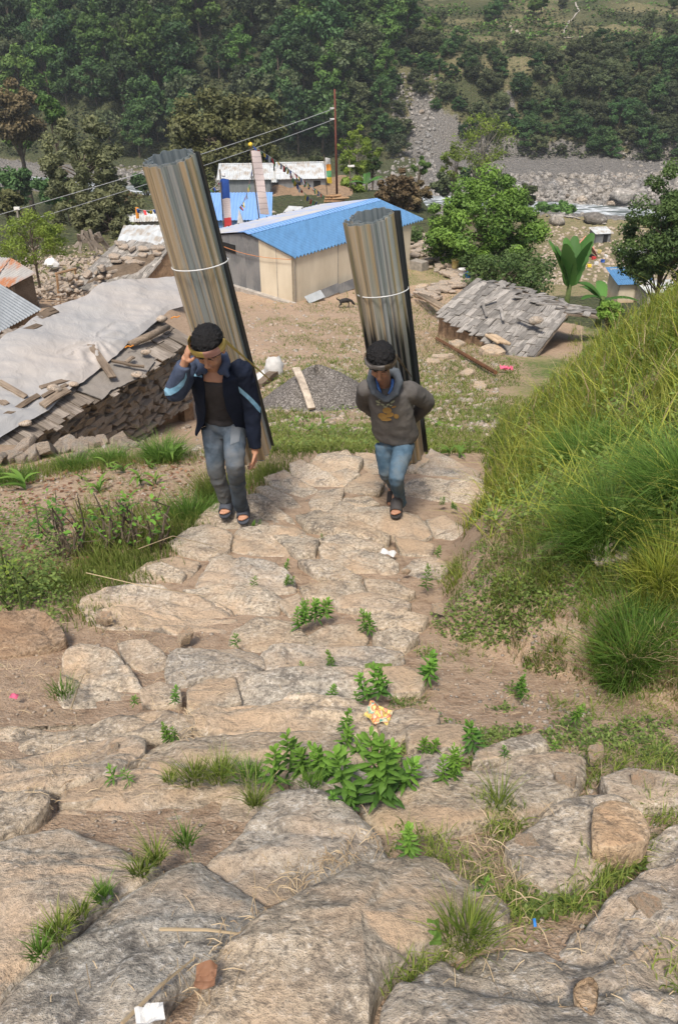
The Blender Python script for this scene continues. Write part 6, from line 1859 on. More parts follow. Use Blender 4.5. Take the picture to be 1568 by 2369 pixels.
for i, (x0, x1, y0, y1, Y, m, lab) in enumerate([(-20, 90, 385, 470, 90, 'forest_a', "dark round tree below the bare field at the left edge"), (60, 190, 400, 480, 78, 'forest_a', "wide dark tree right of the dark round one"), (-40, 60, 430, 500, 58, 'olive', "olive bush low at the left edge"), (265, 340, 440, 520, 72, 'brownleaf', "brown thin tree by the river bend"), (300, 370, 400, 440, 100, 'forest_a', "dark tree at the river's near bank"), (640, 700, 375, 420, 84, 'forest_c', "grey green tree above the white roofed shed"), (700, 760, 360, 420, 86, 'forest_c', "thin dull tree behind the prayer flag lines"), (780, 850, 395, 460, 66, 'tree_yellow', "leafy bush right of the red brown pole"), (845, 880, 340, 400, 88, 'forest_a', "dark tree right of the light yellow green one"),
                                                 (1380, 1440, 690, 745, 16, 'tree_bright', "feathery light green bush on the crest of the grass bank"), (1240, 1330, 470, 500, 118, 'forest_b', "row of green bushes at the river's near bank"), (1490, 1600, 500, 600, 60, 'tree_dark', "dark bush behind the right edge tree"), (330, 400, 470, 530, 60, 'brownleaf', "russet bush beside the white hut"), (10, 80, 300, 345, 120, 'forest_b', "green hedge above the bare field"), (1000, 1065, 395, 455, 108, 'forest_c', "grey green bush by the far gravel, left of the big tree top"), (1060, 1135, 385, 440, 112, 'forest_a', "dark bush on the far waterline behind the big tree"), (1120, 1200, 395, 460, 108, 'forest_b', "bright bush on the waterline right of the sparse tree"), (1190, 1245, 425, 480, 104, 'forest_c', "small dull bush where the white water appears"), (590, 640, 390, 430, 84, 'olive', "small dark tree left of the white banner"), (415, 500, 400, 470, 66, 'olive', "dark thicket behind the blue banner")]):
    tree_at("small_tree" if y1 - y0 > 60 else "bush", x0, x1, y0, y1, Y, m, lab, "tree" if y1 - y0 > 60 else "bush", ncl=26, nlf=3000, lsize=max(.09, .0042 * Y), tr=.06 + Y * .0006, seed=60 + i)
# --- far forest
FP = []
for i, (mt, hh, rx, rz, nb) in enumerate([('forest_a', 7.5, 2.7, 3.0, 34), ('forest_a', 8.5, 3.0, 3.4, 40), ('forest_b', 7.0, 2.6, 2.8, 30), ('forest_c', 7.5, 2.8, 2.6, 34), ('forest_a', 6.0, 2.4, 2.4, 26), ('forest_b', 9.0, 2.6, 3.6, 40), ('forest_c', 8.0, 3.1, 3.0, 36)]):
    tb, V4, r_ = tree_parts(300 + i, hh, hh - rz, rx, rx, rz, nb, 3400, .42, .16, mt, blob=.33, nbr=8)
    tv = np.concatenate(tb.v); n0 = len(tv)
    fs = [tuple(f) for f in tb.f] + [tuple(int(z) + n0 for z in q) for q in leafquads(3400)]
    mi = [1] * len(tb.f) + [0] * 3400
    at = np.concatenate([np.zeros(n0), r_])
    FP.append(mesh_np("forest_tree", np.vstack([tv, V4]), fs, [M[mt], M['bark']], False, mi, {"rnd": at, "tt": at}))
rs = np.random.RandomState(12)
nf = 0
KL = {'a': "dense deep green tree in the forest on the far slope", 'b': "brighter green tree in the forest on the far slope", 'c': "dull grey green tree in the forest on the far slope"}
KK = ['a', 'a', 'b', 'c', 'a', 'b', 'c']
for iy in range(13):
    for ix in range(24):
        X = -100 + ix * 5.4 + rs.uniform(-2.4, 2.4) + (iy % 2) * 2.6
        qq = 2 + iy * 4.7 + rs.uniform(-1.9, 1.9)
        Y = float(opp_foot(X)) + qq
        if abs(X) > .46 * Y + 6: continue
        if X > 14 - 5 * (qq < 22): continue
        # thinner strip of scrub running up the slope
        if abs(X + 18 + qq * .12) < 6.5 and rs.uniform() < .72 and qq > 12: continue
        if X < -44 and qq < 8: continue
        if nf >= 285: continue
        s = rs.uniform(.85, 1.6) * (.75 if X > 6 else 1)
        k = rs.randint(7)
        o = link("forest_tree", FP[k], None, (X, Y, h1(X, Y) - .5)); o.rotation_euler = (0, 0, rs.uniform(0, 6.28)); o.scale = (s * rs.uniform(.9, 1.15), s, s * rs.uniform(.9, 1.25))
        tag(o, KL[KK[k]], "tree", "forest trees on the far slope, " + {'a': 'deep green', 'b': 'bright green', 'c': 'dull green'}[KK[k]]); nf += 1
nb_ = 0
for iy in range(14):
    for ix in range(31):
        X = 8 + ix * 3.2 + rs.uniform(-1.6, 1.6); qq = .2 + iy * 2.15 + rs.uniform(-1.1, 1.1); Y = float(opp_foot(X)) + qq
        if X > .46 * Y + 6: continue
        scv = np.exp(-((X - 18) / 4.6) ** 2) * (qq < 10) + np.exp(-((X - 16) / 2.2) ** 2) * (qq < 14) + np.exp(-((X - 33) / 1.4) ** 2) * (qq > 8) * (qq < 14)
        if scv > .35 or rs.uniform() < .12 + (.3 if qq < 3 else 0) + (.45 if qq > 18 else 0) - (.2 if 48 < X < 66 else 0): continue
        s = rs.uniform(.30, .60) * (1.3 if 45 < X < 66 else 1)
        k = rs.choice([0, 1, 3, 4, 6, 3])
        o = link("cliff_bush", FP[k], None, (X, Y, h1(X, Y) - 1.4 * s)); o.rotation_euler = (rs.uniform(.0, .3), 0, rs.uniform(0, 6.28)); o.scale = (s * 1.25, s * 1.2, s)
        tag(o, "bush clinging to the steep river cliff on the right", "bush", "bushes on the river cliff"); nb_ += 1
BT = [(630, 60, 1.1, 5), (690, 55, 1.2, 5), (740, 60, 1.1, 2), (790, 110, .9, 0), (870, 80, 1.0, 5), (905, 75, 1.0, 2), (950, 80, .9, 0), (1000, 90, .8, 2), (1060, 110, .8, 4), (1130, 50, .8, 4), (1145, 45, .7, 0), (1235, 35, .75, 2), (1250, 30, .7, 5), (1170, 20, .7, 6), (1020, 60, .6, 3), (840, 115, .9, 5), (1300, 20, .5, 3), (1420, 95, .4, 4), (1500, 70, .6, 6), (1545, 90, .6, 3), (1480, 120, .6, 3), (920, 100, .8, 4), (970, 125, .7, 6), (1421, 130, .5, 4), (1555, 20, .7, 4)]
for i, (px, py, s, k) in enumerate(BT):
    g = ground(px, py)
    if g[1] > 330: g = ground(px, py + 30)
    o = link("bench_tree", FP[k], None, g - [0, 0, .4]); o.rotation_euler = (0, 0, i); s *= .85; o.scale = (s, s, s)
    tag(o, ORD[sum(1 for q_ in BT if q_[0] < px)] + " tree from the left on the open terraces above the cliff", "tree", "trees on the upper terraces")
# undergrowth on the far slopes
n = 26000
X = rs.uniform(-105, 95, n); q = rs.uniform(-1, 66, n); Y = opp_foot(X) + q
k = (np.abs(X) < .46 * Y + 6) & ~((X > 14) & (q > 20) & (rs.uniform(0, 1, n) < .45)) & (fbm(X / 5, Y / 5, 0, 3, 88) > -.25)
scv = np.exp(-((X - 18) / 4.6) ** 2) * (q < 10) + np.exp(-((X - 16) / 2.2) ** 2) * (q < 14) + np.exp(-((X - 33) / 1.4) ** 2) * (q > 8) * (q < 14)
k &= scv < .4
g = np.stack([X, Y, Hq(X, Y)], -1)[k]
leaflets("far_undergrowth", jit(g, 2, .4), .75, 'forest_c', 89, .9, (0, .9))
# undergrowth on the near slopes left and right of the hamlet
n = 9000
X = rs.uniform(-60, 45, n); Y = rs.uniform(33, 118, n); k = (np.abs(X) < .46 * Y + 4) & ((X < -9 - 0 * Y) | ((X > 7) & (Y < 62)) | (Y > 72) & (X < 12)); k &= fbm(X / 4, Y / 4, 0, 3, 90) > -.1
g = np.stack([X, Y, Hq(X, Y)], -1)[k]
leaflets("slope_undergrowth", jit(g, 3, .3), .32, 'olive', 91, .9, (0, .6))
n = 30000
X = rs.uniform(12, 130, n); q = rs.uniform(15, 92, n); Y = opp_foot(X) + q
ph = (q * 0.14 + vnoise(X / 30, (opp_foot(X) + q) / 30, 0, 3)) % 1.0
k = (np.abs(X) < .46 * Y + 6) & (((ph > .42) & (ph < .60)) | (fbm(X / 7, q / 4, 0, 3, 93) > .22)) & (fbm(X / 9, q / 9, 0, 2, 94) > -.25)
g = np.stack([X, Y, Hq(X, Y)], -1)[k]
leaflets("terrace_scrub", g, .9, 'forest_b', 95, .9, (0, .7))
# --- banana plants
def banana(px, py, h, lab, Y, seed, nl=8, spread=.5):
    rs_ = np.random.RandomState(seed)
    b = atY(px, py, Y); b[2] = min(b[2], h1(b[0], b[1]) + .3) if h1(b[0], b[1]) > b[2] - 1 else b[2]
    e = empty("banana_plant", b, lab, "banana plant", "banana plants")
    MB().tube([b + [0, 0, -.8], b + [0, 0, h * .2]], [.12, .08], 8).build("stem", M['stem'], e, smooth=True)
    for i in range(nl):
        a = rs_.uniform(0, 6.28); L = h * rs_.uniform(.7, 1.0); el = rs_.uniform(1.2, 1.52) if spread < .6 else rs_.uniform(.4, 1.1); W = L * .15
        d = np.array([math.cos(a), math.sin(a), 0]); s = np.array([-math.sin(a), math.cos(a), 0]); rows = 16
        P = np.zeros((rows, 5, 3))
        for j in range(rows):
            t_ = j / (rows - 1); w = W * (math.sin(math.pi * min(1, t_ * .9 + .06)) ** .6) * (1 if t_ > .12 else .25) * (1 - .12 * (j % 2) * (t_ > .3))
            c = b + [0, 0, h * .12] + d * L * (math.cos(el) * t_ + .18 * t_ * t_) + np.array([0, 0, L * (math.sin(el) * t_ - (.14 if spread < .6 else .35) * t_ ** 3)])
            for q_, f in enumerate((-1, -.5, 0, .5, 1)):
                P[j, q_] = c + s * w * f - np.array([0, 0, 1]) * abs(f) * w * .25
        mb = MB(); mb.grid(P); o = mb.build("leaf", M['banana'], e, smooth=True)
        me = o.data; at = me.attributes.new("rnd", 'FLOAT', 'POINT'); at.data.foreach_set("value", (np.full(len(me.vertices), rs_.uniform(.2, .9))).astype(np.float32))
banana(1312, 690, 2.5, "upright banana plant with broad leaves behind the shingle hut", 28, 2, 9, .4)
banana(1390, 705, 1.5, "lower banana plant with arching split leaves right of the upright one", 28, 5, 8, .9)
banana(848, 425, 1.7, "distant small banana plant right of the red brown pole", 66, 7, 7, .6)
# ============================================================ hamlet and valley details
def shed(px, py, Y, w, d, h, rz, wall, roof, label, rise=.35, gable=False, over=.2, group=None, name="shed", cat="shed", door=None, win=None, waves=None, sink=.4, zabs=None):
    """front wall faces -y of the local frame, centred on the px ray"""
    b = atY(px, py, Y); 
    if zabs is not None: b[2] = zabs
    e = empty(name, b, label, cat, group, rz=0)
    c, s = math.cos(rz), math.sin(rz)
    def L(x, y, z): return np.array([b[0] + x * c - y * s, b[1] + x * s + y * c, b[2] + z])
    hb = h if gable else h + rise
    for (p, q, za, zb) in ((L(-w / 2, 0, 0), L(w / 2, 0, 0), h, h), (L(w / 2, 0, 0), L(w / 2, d, 0), h, hb), (L(w / 2, d, 0), L(-w / 2, d, 0), hb, hb), (L(-w / 2, d, 0), L(-w / 2, 0, 0), hb, h)):
        wallbox("wall", p, q, b[2] - sink, b[2] - sink, b[2] + za - .01, b[2] + zb - .01, .06, wall, e, L(0, d / 2, 0))
    wv = waves or int(w / .13)
    if gable:
        sheet(L(-w / 2 - over, -over, h - .03), L(w / 2 + over, -over, h - .03), L(w / 2 + over, d / 2, h + rise), L(-w / 2 - over, d / 2, h + rise), wv, .015, "roof_sheet", roof, e, nrows=3)
        sheet(L(-w / 2 - over, d / 2, h + rise + .01), L(w / 2 + over, d / 2, h + rise + .01), L(w / 2 + over, d + over, h - .03), L(-w / 2 - over, d + over, h - .03), wv, .015, "roof_sheet", roof, e, nrows=3)
        MB().add([L(-w / 2, 0, h), L(-w / 2, d, h), L(-w / 2, d / 2, h + rise - .03)], [(0, 2, 1)]).add([L(w / 2, 0, h), L(w / 2, d, h), L(w / 2, d / 2, h + rise - .03)], [(0, 1, 2)]).build("gable", wall, e)
    else:
        sheet(L(-w / 2 - over, -over, h), L(w / 2 + over, -over, h), L(w / 2 + over, d + over, hb + .03), L(-w / 2 - over, d + over, hb + .03), wv, .015, "roof_sheet", roof, e, nrows=4)
    R3 = np.array([[c, -s, 0], [s, c, 0], [0, 0, 1]])
    if door is not None: MB().box(L(door, -.01, h * .42), (.55, .05, h * .84), R3).build("door", M['dark'], e)
    if win is not None: MB().box(L(win, -.01, h * .62), (.45, .05, .38), R3).build("window", M['dark'], e)
    return e
g0 = ground(565, 462)
shed(570, 466, 62, 3.7, 2.6, 1.55, .05, M['grey_sheet'], M['white_sheet'], "low grey iron shed with a pale stained roof, left of the white banner", door=1.2, rise=.6, group="sheds of the hamlet")
shed(700, 452, 66, 3.7, 2.4, 1.25, .10, M['grey_sheet'], M['white_sheet'], "grey shed with a white patched roof, a small window and a dark doorway", door=1.15, win=-.35, rise=.75, group="sheds of the hamlet")
shed(645, 452, 66, 1.2, 2.0, 1.0, .1, M['dark_sheet'], M['white_sheet'], "narrow lean to between the two grey sheds", rise=.4, group="sheds of the hamlet")
shed(553, 543, 44, 3.2, 3.2, .8, .05, M['lightblue_sheet'], M['lightblue_sheet'], "light blue roofed shed behind the striped prayer flag pole", rise=.65, group="blue roofed sheds", waves=20)
shed(500, 550, 45, 1.6, 2.6, .7, .05, M['lightblue_sheet'], M['lightblue_sheet'], "lower blue roof hidden by the left bundle", rise=.5, group="blue roofed sheds", waves=12)
shed(515, 600, 39, 1.5, 1.0, .35, .05, M['lightblue_sheet'], M['lightblue_sheet'], "little blue corrugated roof just left of the cream house", rise=.35, group="blue roofed sheds")
shed(360, 597, 36, 3.0, 2.4, .5, .06, M['white_sheet'], M['white_sheet'], "low flat white roofed building left of the left bundle", rise=.30, group="white roofed buildings", waves=12, cat="building", name="low_building")
shed(345, 535, 46, 1.8, 1.5, .6, .15, M['concrete'], M['white_sheet'], "small hut with a whitish gable roof above the flat white building", gable=True, rise=.35, group="white roofed buildings", cat="hut", name="hut")
for i in range(4):
    p = atY(316 + i * 5, 535, 44.5); tag(MB().tube([p, p + [0, 0, .75]], .012, 4).build("iron_rod", M['pole']), ["rusty reinforcing rod by the small white hut, leftmost", "rusty rod by the white hut, second from left", "rusty rod by the white hut, third from left", "rusty rod closest to the small white hut"][i], "rod", "reinforcing rods")
o = MB().tube([atY(319, 505, 44.4), atY(317, 480, 44.4)], .09, 6).build("orange_cloth", M['flag_orange']); tag(o, "orange cloth tied to the rods by the small white hut", "cloth")
# terrace of earth and rubble before the sheds
pts = [atY(rs.uniform(490, 800), rs.uniform(455, 500), rs.uniform(55, 60)) for _ in range(400)]
bank = MB(); nx_, ny_ = 40, 8
P = np.zeros((ny_, nx_, 3))
for i in range(ny_):
    for j in range(nx_):
        t_ = i / (ny_ - 1); x = 488 + 330 * j / (nx_ - 1)
        a_ = atY(x, 470 + 3 * math.sin(j), 60); b_ = atY(x, 520, 50)
        p = a_ * (1 - t_) + b_ * t_; p[2] = a_[2] * (1 - t_) + min(b_[2], h1(b_[0], b_[1]) + .2) * t_
        P[i, j] = p
P[0, :, 1] += 10; P[0, :, 2] -= .0
P[..., 2] += .15 * fbm(P[..., 0], P[..., 1], 0, 3, 3)
bank.grid(P); o = bank.build("earth_terrace", M['mud'], smooth=True); o["kind"] = "structure"
pts = [P[rs.randint(1, ny_ - 1), rs.randint(nx_)] + np.append(rs.normal(0, .4, 2), .08) for _ in range(420)]
scatter_lumps("terrace_rubble", pts, rs.uniform(.08, .22, 420), M['rock_far'], seed=9)
o = MB().add([atY(655, 491, 52), atY(693, 493, 52), atY(701, 478, 53), atY(668, 476, 53), atY(655, 493, 52), atY(693, 495, 52), atY(701, 480, 53), atY(668, 478, 53)], [(0, 1, 2, 3), (7, 6, 5, 4), (0, 4, 5, 1), (1, 5, 6, 2), (2, 6, 7, 3), (3, 7, 4, 0)]).build("fallen_sheet", M['white_sheet']); tag(o, "pale fallen iron sheet on the rubble slope before the sheds", "sheet metal")
for i in range(14):
    p = atY(750 + (i % 5) * 6 + rs.uniform(-2, 2), 466 - (i // 5) * 6, 52)
    if i == 0: lp = empty("log_pile", p, "stack of cut firewood logs at the foot of the red brown pole", "log pile")
    MB().tube([p, p + [rs.uniform(.5, .9), .3, 0]], .075, 6).build("log", M['wood_new'], lp)
# tall pole and power lines
def gpole(px, py0, py1, Y, r, mat, label, name="pole", cat="pole", group=None, px1=None):
    a = atY(px, py0, Y); b = atY(px1 if px1 else px, py1, Y)
    e = empty(name, a, label, cat, group)
    MB().tube([a + [0, 0, -.6], b], [r, r * .85], 8).build("shaft", mat, e, smooth=True)
    return e, a, b
e, a, b = gpole(780, 462, 206, 56, .075, M['pole'], "tall red brown iron power pole behind the cream house", "power_pole", "power pole", px1=774)
for y in (250, 275):
    p = atY(773, y, 56); MB().box(p + [-.12, 0, 0], (.3, .08, .07)).build("insulator", M['plastic_white'], e)
for (p, q, r_, lab) in [((770, 252, 56), (-120, 530, 30), .013, "upper power line running left from the pole"), ((770, 277, 56), (-120, 565, 30), .013, "lower power line running left from the pole"), ]:
    a, b = atY(*p), atY(*q); pts = []
    for i in range(30):
        t_ = i / 29; c = a * (1 - t_) + b * t_; c[2] -= .35 * 4 * t_ * (1 - t_) * .55; pts.append(c)
    tag(MB().tube(pts, [.019 - .008 * i / 29 for i in range(30)], 5).build("power_line", M['cable']), lab, "cable", "power lines")
e, a, b = gpole(44, 560, 480, 33, .045, M['bark_pale'], "short grey line post inside the young tree on the left", "line_post", "post", px1=40)
MB().box(atY(40, 482, 33), (.22, .1, .1)).build("insulator", M['plastic_white'], e)
e, a, b = gpole(812, 452, 368, 64, .04, M['bark'], "thin dark lamp post right of the red brown pole", "lamp_post", "lamp post", px1=808)
MB().box(atY(812, 384, 64), (.5, .15, .12)).build("lamp_head", M['plastic_white'], e)
# prayer flag poles
def banner(px, y0, y1, Y, w, bands, lab, pole_top=None, lean=0, sway=.05, name="prayer_flag_pole"):
    base = atY(px + lean, y1 + 30, Y); top = atY(px - 3, pole_top if pole_top else y0 - 12, Y)
    e = empty(name, base, lab, "flag pole", "prayer flag poles")
    MB().tube([base, top], .035, 6).build("shaft", M['bark'], e)
    a, b = atY(px, y0, Y), atY(px + lean, y1, Y); n = len(bands)
    for i, m in enumerate(bands):
        P = np.zeros((9, 6, 3)); U = []
        for j in range(9):
            t_ = (i + j / 8) / n; c = a * (1 - t_) + b * t_
            for k in range(6):
                s = k / 5
                P[j, k] = c + [w * s, -.02 - sway * math.sin(t_ * 9 + s * 2), 0.02 * math.sin(s * 5 + t_ * 20)]
        mb = MB(); mb.grid(P); o = mb.build("banner", M[m], e, smooth=True)
        if m == 'banner':
            uvl = o.data.uv_layers.new(name="UVMap"); 
            for l in o.data.loops:
                v = l.vertex_index; uvl.data[l.index].uv = (v % 6 / 5, 1 - (v // 6) / 8)
    return e
banner(512, 413, 590, 40, .36, ['flag_blue', 'banner', 'flag_red', 'flag_green'], "prayer flag pole with a blue, white, red and green vertical banner", pole_top=392, lean=12)
banner(581, 348, 496, 41, .44, ['banner'], "tall prayer flag pole with a long white printed banner", pole_top=330, lean=21)
banner(752, 365, 424, 60, .34, ['flag_white', 'flag_orange', 'flag_green', 'flag_yellow'], "small flag pole with a white, orange, green and yellow banner", lean=5, pole_top=358)
for k, v_ in enumerate([((583, 332), .16)]):
    v, f = lump(90, 1, .7); o = link("cloth_knot", mesh_np("cloth_knot", v * .12, f, M['flag_yellow']), None, atY(580, 334, 41)); tag(o, "yellow cloth knot on top of the tall printed banner pole", "cloth")
v, f = lump(91, 1, .7); o = link("cloth_knot", mesh_np("cloth_knot", v * .11, f, M['flag_white']), None, atY(517, 405, 40)); tag(o, "whitish cloth knot on top of the four coloured banner pole", "cloth")
FC = ['flag_blue', 'flag_white', 'flag_red', 'flag_green', 'flag_yellow']
def flagline(a, b, n, sag, size, lab, seed=0):
    rs_ = np.random.RandomState(seed); e = empty("flag_string", a, lab, "prayer flags", "strings of prayer flags")
    pts = [a * (1 - t_) + b * t_ - np.array([0, 0, sag * 4 * t_ * (1 - t_)]) for t_ in np.linspace(0, 1, n + 1)]
    MB().tube(pts, .012, 4).build("string", M['cable'], e)
    for i in range(n):
        p, q = pts[i] * .95 + pts[i + 1] * .05, pts[i] * .1 + pts[i + 1] * .9
        d = np.array([rs_.normal(0, .08), rs_.normal(0, .15), -size * rs_.uniform(.7, 1.1)])
        m = (p + q) / 2 + d * .5 + [0, -.06, 0]
        MB().add([p, q, q + d, p + d * 1.05, m], [(0, 1, 4), (1, 2, 4), (2, 3, 4), (3, 0, 4)]).build("flag", M[FC[i % 5]], e)
    return e
flagline(atY(583, 336, 41), atY(748, 452, 56), 34, -.1, .26, "long string of small flags from the tall banner down to the right", 1)
flagline(atY(583, 350, 41), atY(700, 440, 56), 1, .1, .2, "", 2) if 0 else None
flagline(atY(660, 380, 45), atY(735, 468, 52), 16, .35, .25, "second string of small flags hanging over the white patched roof", 3)
flagline(atY(583, 390, 41), atY(553, 480, 42), 14, .35, .2, "string of flags dropping left of the white printed banner", 4)
flagline(atY(512, 412, 40), atY(484, 440, 38), 9, .08, .14, "short string of flags left of the four coloured banner", 5)
flagline(atY(316, 482, 44), atY(360, 484, 44), 6, .08, .22, "short string of flags above the small white hut", 6)
c0 = atY(553, 485, 42)
o = MB().tube([c0, atY(560, 545, 42)], [.02, .35], 6).build("cloth_strip", M['flag_white']); tag(o, "white cloth hanging in a cone before the light blue roof", "cloth")

# dog
dg = ground(797, 712); e = empty("dog", dg, "small black dog with pale legs sniffing by the cream house", "dog")
mb = MB()
def Dp(x, y, z): return dg + np.array([x * .88 - y * .2, x * .3 + y * .9, z])
mb.tube([Dp(-.22, 0, .27), Dp(-.1, 0, .28), Dp(.08, 0, .29), Dp(.22, 0, .27)], [.06, .085, .095, .06], 10)
mb.tube([Dp(.18, 0, .28), Dp(.30, 0, .24), Dp(.36, 0, .16)], [.06, .05, .05], 8)
mb.tube([Dp(.33, 0, .19), Dp(.40, 0, .12), Dp(.46, 0, .08)], [.055, .04, .022], 8)
mb.tube([Dp(-.2, 0, .3), Dp(-.32, 0, .36), Dp(-.36, 0, .44)], [.03, .025, .015], 6)
for x, y in ((.17, .05), (.15, -.05)):
    mb.tube([Dp(x, y, .26), Dp(x + .02, y, .13), Dp(x, y, .01)], [.035, .02, .022], 6)
for x, y in ((-.18, .05), (-.2, -.05)):
    mb.tube([Dp(x, y, .26), Dp(x + .05, y, .17), Dp(x - .05, y, .10), Dp(x - .02, y, .01)], [.05, .03, .018, .02], 6)
for y in (.04, -.04): mb.tube([Dp(.33, y, .23), Dp(.35, y * 1.6, .28)], [.02, .005], 5)

def remesh(mb, voxel, name, mats, parent, smooth=2, disp=None, origin=None, midx=None):
    me = mb.mesh("tmp", mats if isinstance(mats, list) else [mats])
    o = bpy.data.objects.new("tmp", me); COL.objects.link(o)
    m = o.modifiers.new("r", 'REMESH'); m.mode = 'VOXEL'; m.voxel_size = voxel; m.use_smooth_shade = True
    if smooth:
        s = o.modifiers.new("s", 'SMOOTH'); s.factor = .5; s.iterations = smooth
    dg_ = bpy.context.evaluated_depsgraph_get(); dg_.update()
    me2 = bpy.data.meshes.new_from_object(o.evaluated_get(dg_), depsgraph=dg_)
    bpy.data.objects.remove(o); bpy.data.meshes.remove(me)
    n = len(me2.vertices); co = np.zeros(n * 3, np.float32); me2.vertices.foreach_get("co", co); co = co.reshape(-1, 3)
    if disp is not None:
        no = np.zeros(n * 3, np.float32); me2.vertices.foreach_get("normal", no); no = no.reshape(-1, 3)
        co = co + no * np.asarray(disp(co), np.float32)[:, None]
    org = np.array(origin if origin is not None else co.mean(0), np.float32)
    me2.vertices.foreach_set("co", (co - org).ravel().astype(np.float32))
    me2.materials.clear()
    for m_ in (mats if isinstance(mats, list) else [mats]): me2.materials.append(m_)
    me2.polygons.foreach_set("use_smooth", np.ones(len(me2.polygons), bool))
    if midx is not None:
        pc = np.zeros(len(me2.polygons) * 3, np.float32); me2.polygons.foreach_get("center", pc)
        me2.polygons.foreach_set("material_index", midx(pc.reshape(-1, 3) + org).astype(np.int32))
    me2.update(); me2.name = name
    o = link(name, me2, None, org)
    if parent is not None: bpy_parent(o, parent)
    return o
remesh(mb, .012, "body", M['dogfur'], e)

# river boulders and banks
rs = np.random.RandomState(33)
pts, szs = [], []
for (n, x0, x1, y0, y1, s0, s1) in [(900, 900, 1700, 400, 500, .25, .9), (450, 250, 420, 385, 470, .3, .8), (260, 820, 1100, 395, 470, .2, .6), (550, 905, 1010, 170, 400, .2, .75), (150, 1440, 1620, 330, 420, .3, .8), (120, 1060, 1180, 330, 420, .2, .6)]:
    g = groundN(rs.uniform(x0, x1, n), rs.uniform(y0, y1, n))
    for p in g:
        if p[1] < 95: continue
        pts.append(p); szs.append(rs.uniform(s0, s1) * rs.uniform(.4, 1))
g = groundN(rs.uniform(1180, 1640, 380), rs.uniform(405, 478, 380))
for p in g:
    if p[1] > 95: pts.append(p); szs.append(rs.uniform(.5, 1.5) * rs.uniform(.5, 1))
scatter_lumps("river_stones", pts, szs, M['boulder'], seed=12, flat=(.5, .9), tilt=.6)
bm_ = [mesh_np("boulder", LUMPS2[i][0] * np.array([1, .85, .7]), LUMPS2[i][1], M['boulder'], False) for i in range(6)]
for i, (px, py, w, lab) in enumerate([(1440, 462, 60, "largest pale boulder on the far gravel bank"), (1345, 468, 34, "brownish boulder in the white water"), (1412, 476, 26, "tan boulder left of the largest pale one"), (1372, 515, 60, "huge dark boulder on the near bank behind the stilt hut"), (1288, 517, 48, "long grey rock slab on the near bank"), (1300, 412, 26, "grey boulder high on the far bank"), (1480, 470, 30, "boulder right of the largest pale one"), (1230, 425, 24, "flat grey boulder by the far waterline"), (1400, 440, 24, "small boulder in the middle of the far gravel bank"), (1530, 440, 30, "boulder near the right edge on the far bank"), (1310, 455, 18, "dark stone midstream left of the brownish boulder"), (940, 225, 10, "white block high on the landslide"), (920, 290, 12, "pale block on the landslide's left side"), (975, 262, 16, "tan block in the landslide's middle")]):
    g = ground(px, py); s = w / 2 / FPX * (g[1] * .839 - g[2] * .545)
    o = link("boulder", bm_[i % 6], None, g + [0, 0, s * .3]); o.scale = (s, s, s * .9); o.rotation_euler = (0, 0, i * 1.1); k = .55 if 'dark' in lab else (1.15 if 'pale' in lab or 'white' in lab else .95)
    o.color = (k * (1.1 if 'brown' in lab or 'tan' in lab else 1), k, k * (.88 if 'brown' in lab or 'tan' in lab else 1), 1)
    tag(o, lab, "boulder", "river boulders")
# riverside village
def tent(px, py, w, h, mat, lab):
    g = ground(px, py); dep = g[1] * .839 - g[2] * .545; W_ = w / FPX * dep; Hh = h / FPX * dep
    P = np.zeros((9, 12, 3))
    for i in range(9):
        for j in range(12):
            s, t_ = j / 11 * 2 - 1, i / 8
            P[i, j] = g + [s * W_ / 2, t_ * W_ * .9, Hh * (1 - abs(s) ** 1.3) * math.sin(math.pi * min(1, .25 + t_ * .6))]
    P[..., 2] += .12 * fbm(P[..., 0] * 1.5, P[..., 1] * 1.5, 0, 3, 5) * 1.0
    mb = MB(); mb.grid(P); o = mb.build("tent", mat, smooth=False); return tag(o, lab, "tent", "tarpaulin shelters by the river")
tent(1355, 598, 58, 46, M['tarp_orange'], "crumpled orange tarpaulin shelter by the river behind the banana plant")
tent(1336, 610, 40, 34, M['lightblue_sheet'], "blue tarpaulin shelter beside the orange one")
gk = ground(1392, 562)
shed(1392, 562, gk[1], 1.9, 1.6, 1.1, .2, M['dark_sheet'], M['white_sheet'], "small stilted hut with a whitish roof on the river bank", rise=.3, cat="hut", name="riverside_hut", group="riverside huts", door=.3)
gk = ground(1490, 610)
shed(1490, 610, gk[1], 4.0, 2.2, .8, .35, M['concrete'], M['white_sheet'], "long low building with a pale flat roof on the river bank", rise=.25, cat="building", name="riverside_building", group="riverside huts", win=-.8)
gk = atY(1462, 690, 60)
shed(1462, 688, 60, 2.4, 2.2, 1.1, .1, M['cream'], M['blue_sheet'], "cream hut with a bright blue roof below the right edge tree", rise=.5, over=.3, cat="hut", name="blue_roofed_hut", group="riverside huts")
shed(1530, 700, 58, 2.4, 2.0, .8, .1, M['concrete'], M['white_sheet'], "pale walled hut behind the bank grass at right", rise=.2, cat="hut", name="riverside_hut", group="riverside huts")
pts = groundN(rs.uniform(1240, 1568, 900), rs.uniform(525, 660, 900))
scatter_lumps("village_clutter", list(pts), rs.uniform(.08, .38, 900), M['rock_far'], seed=19)
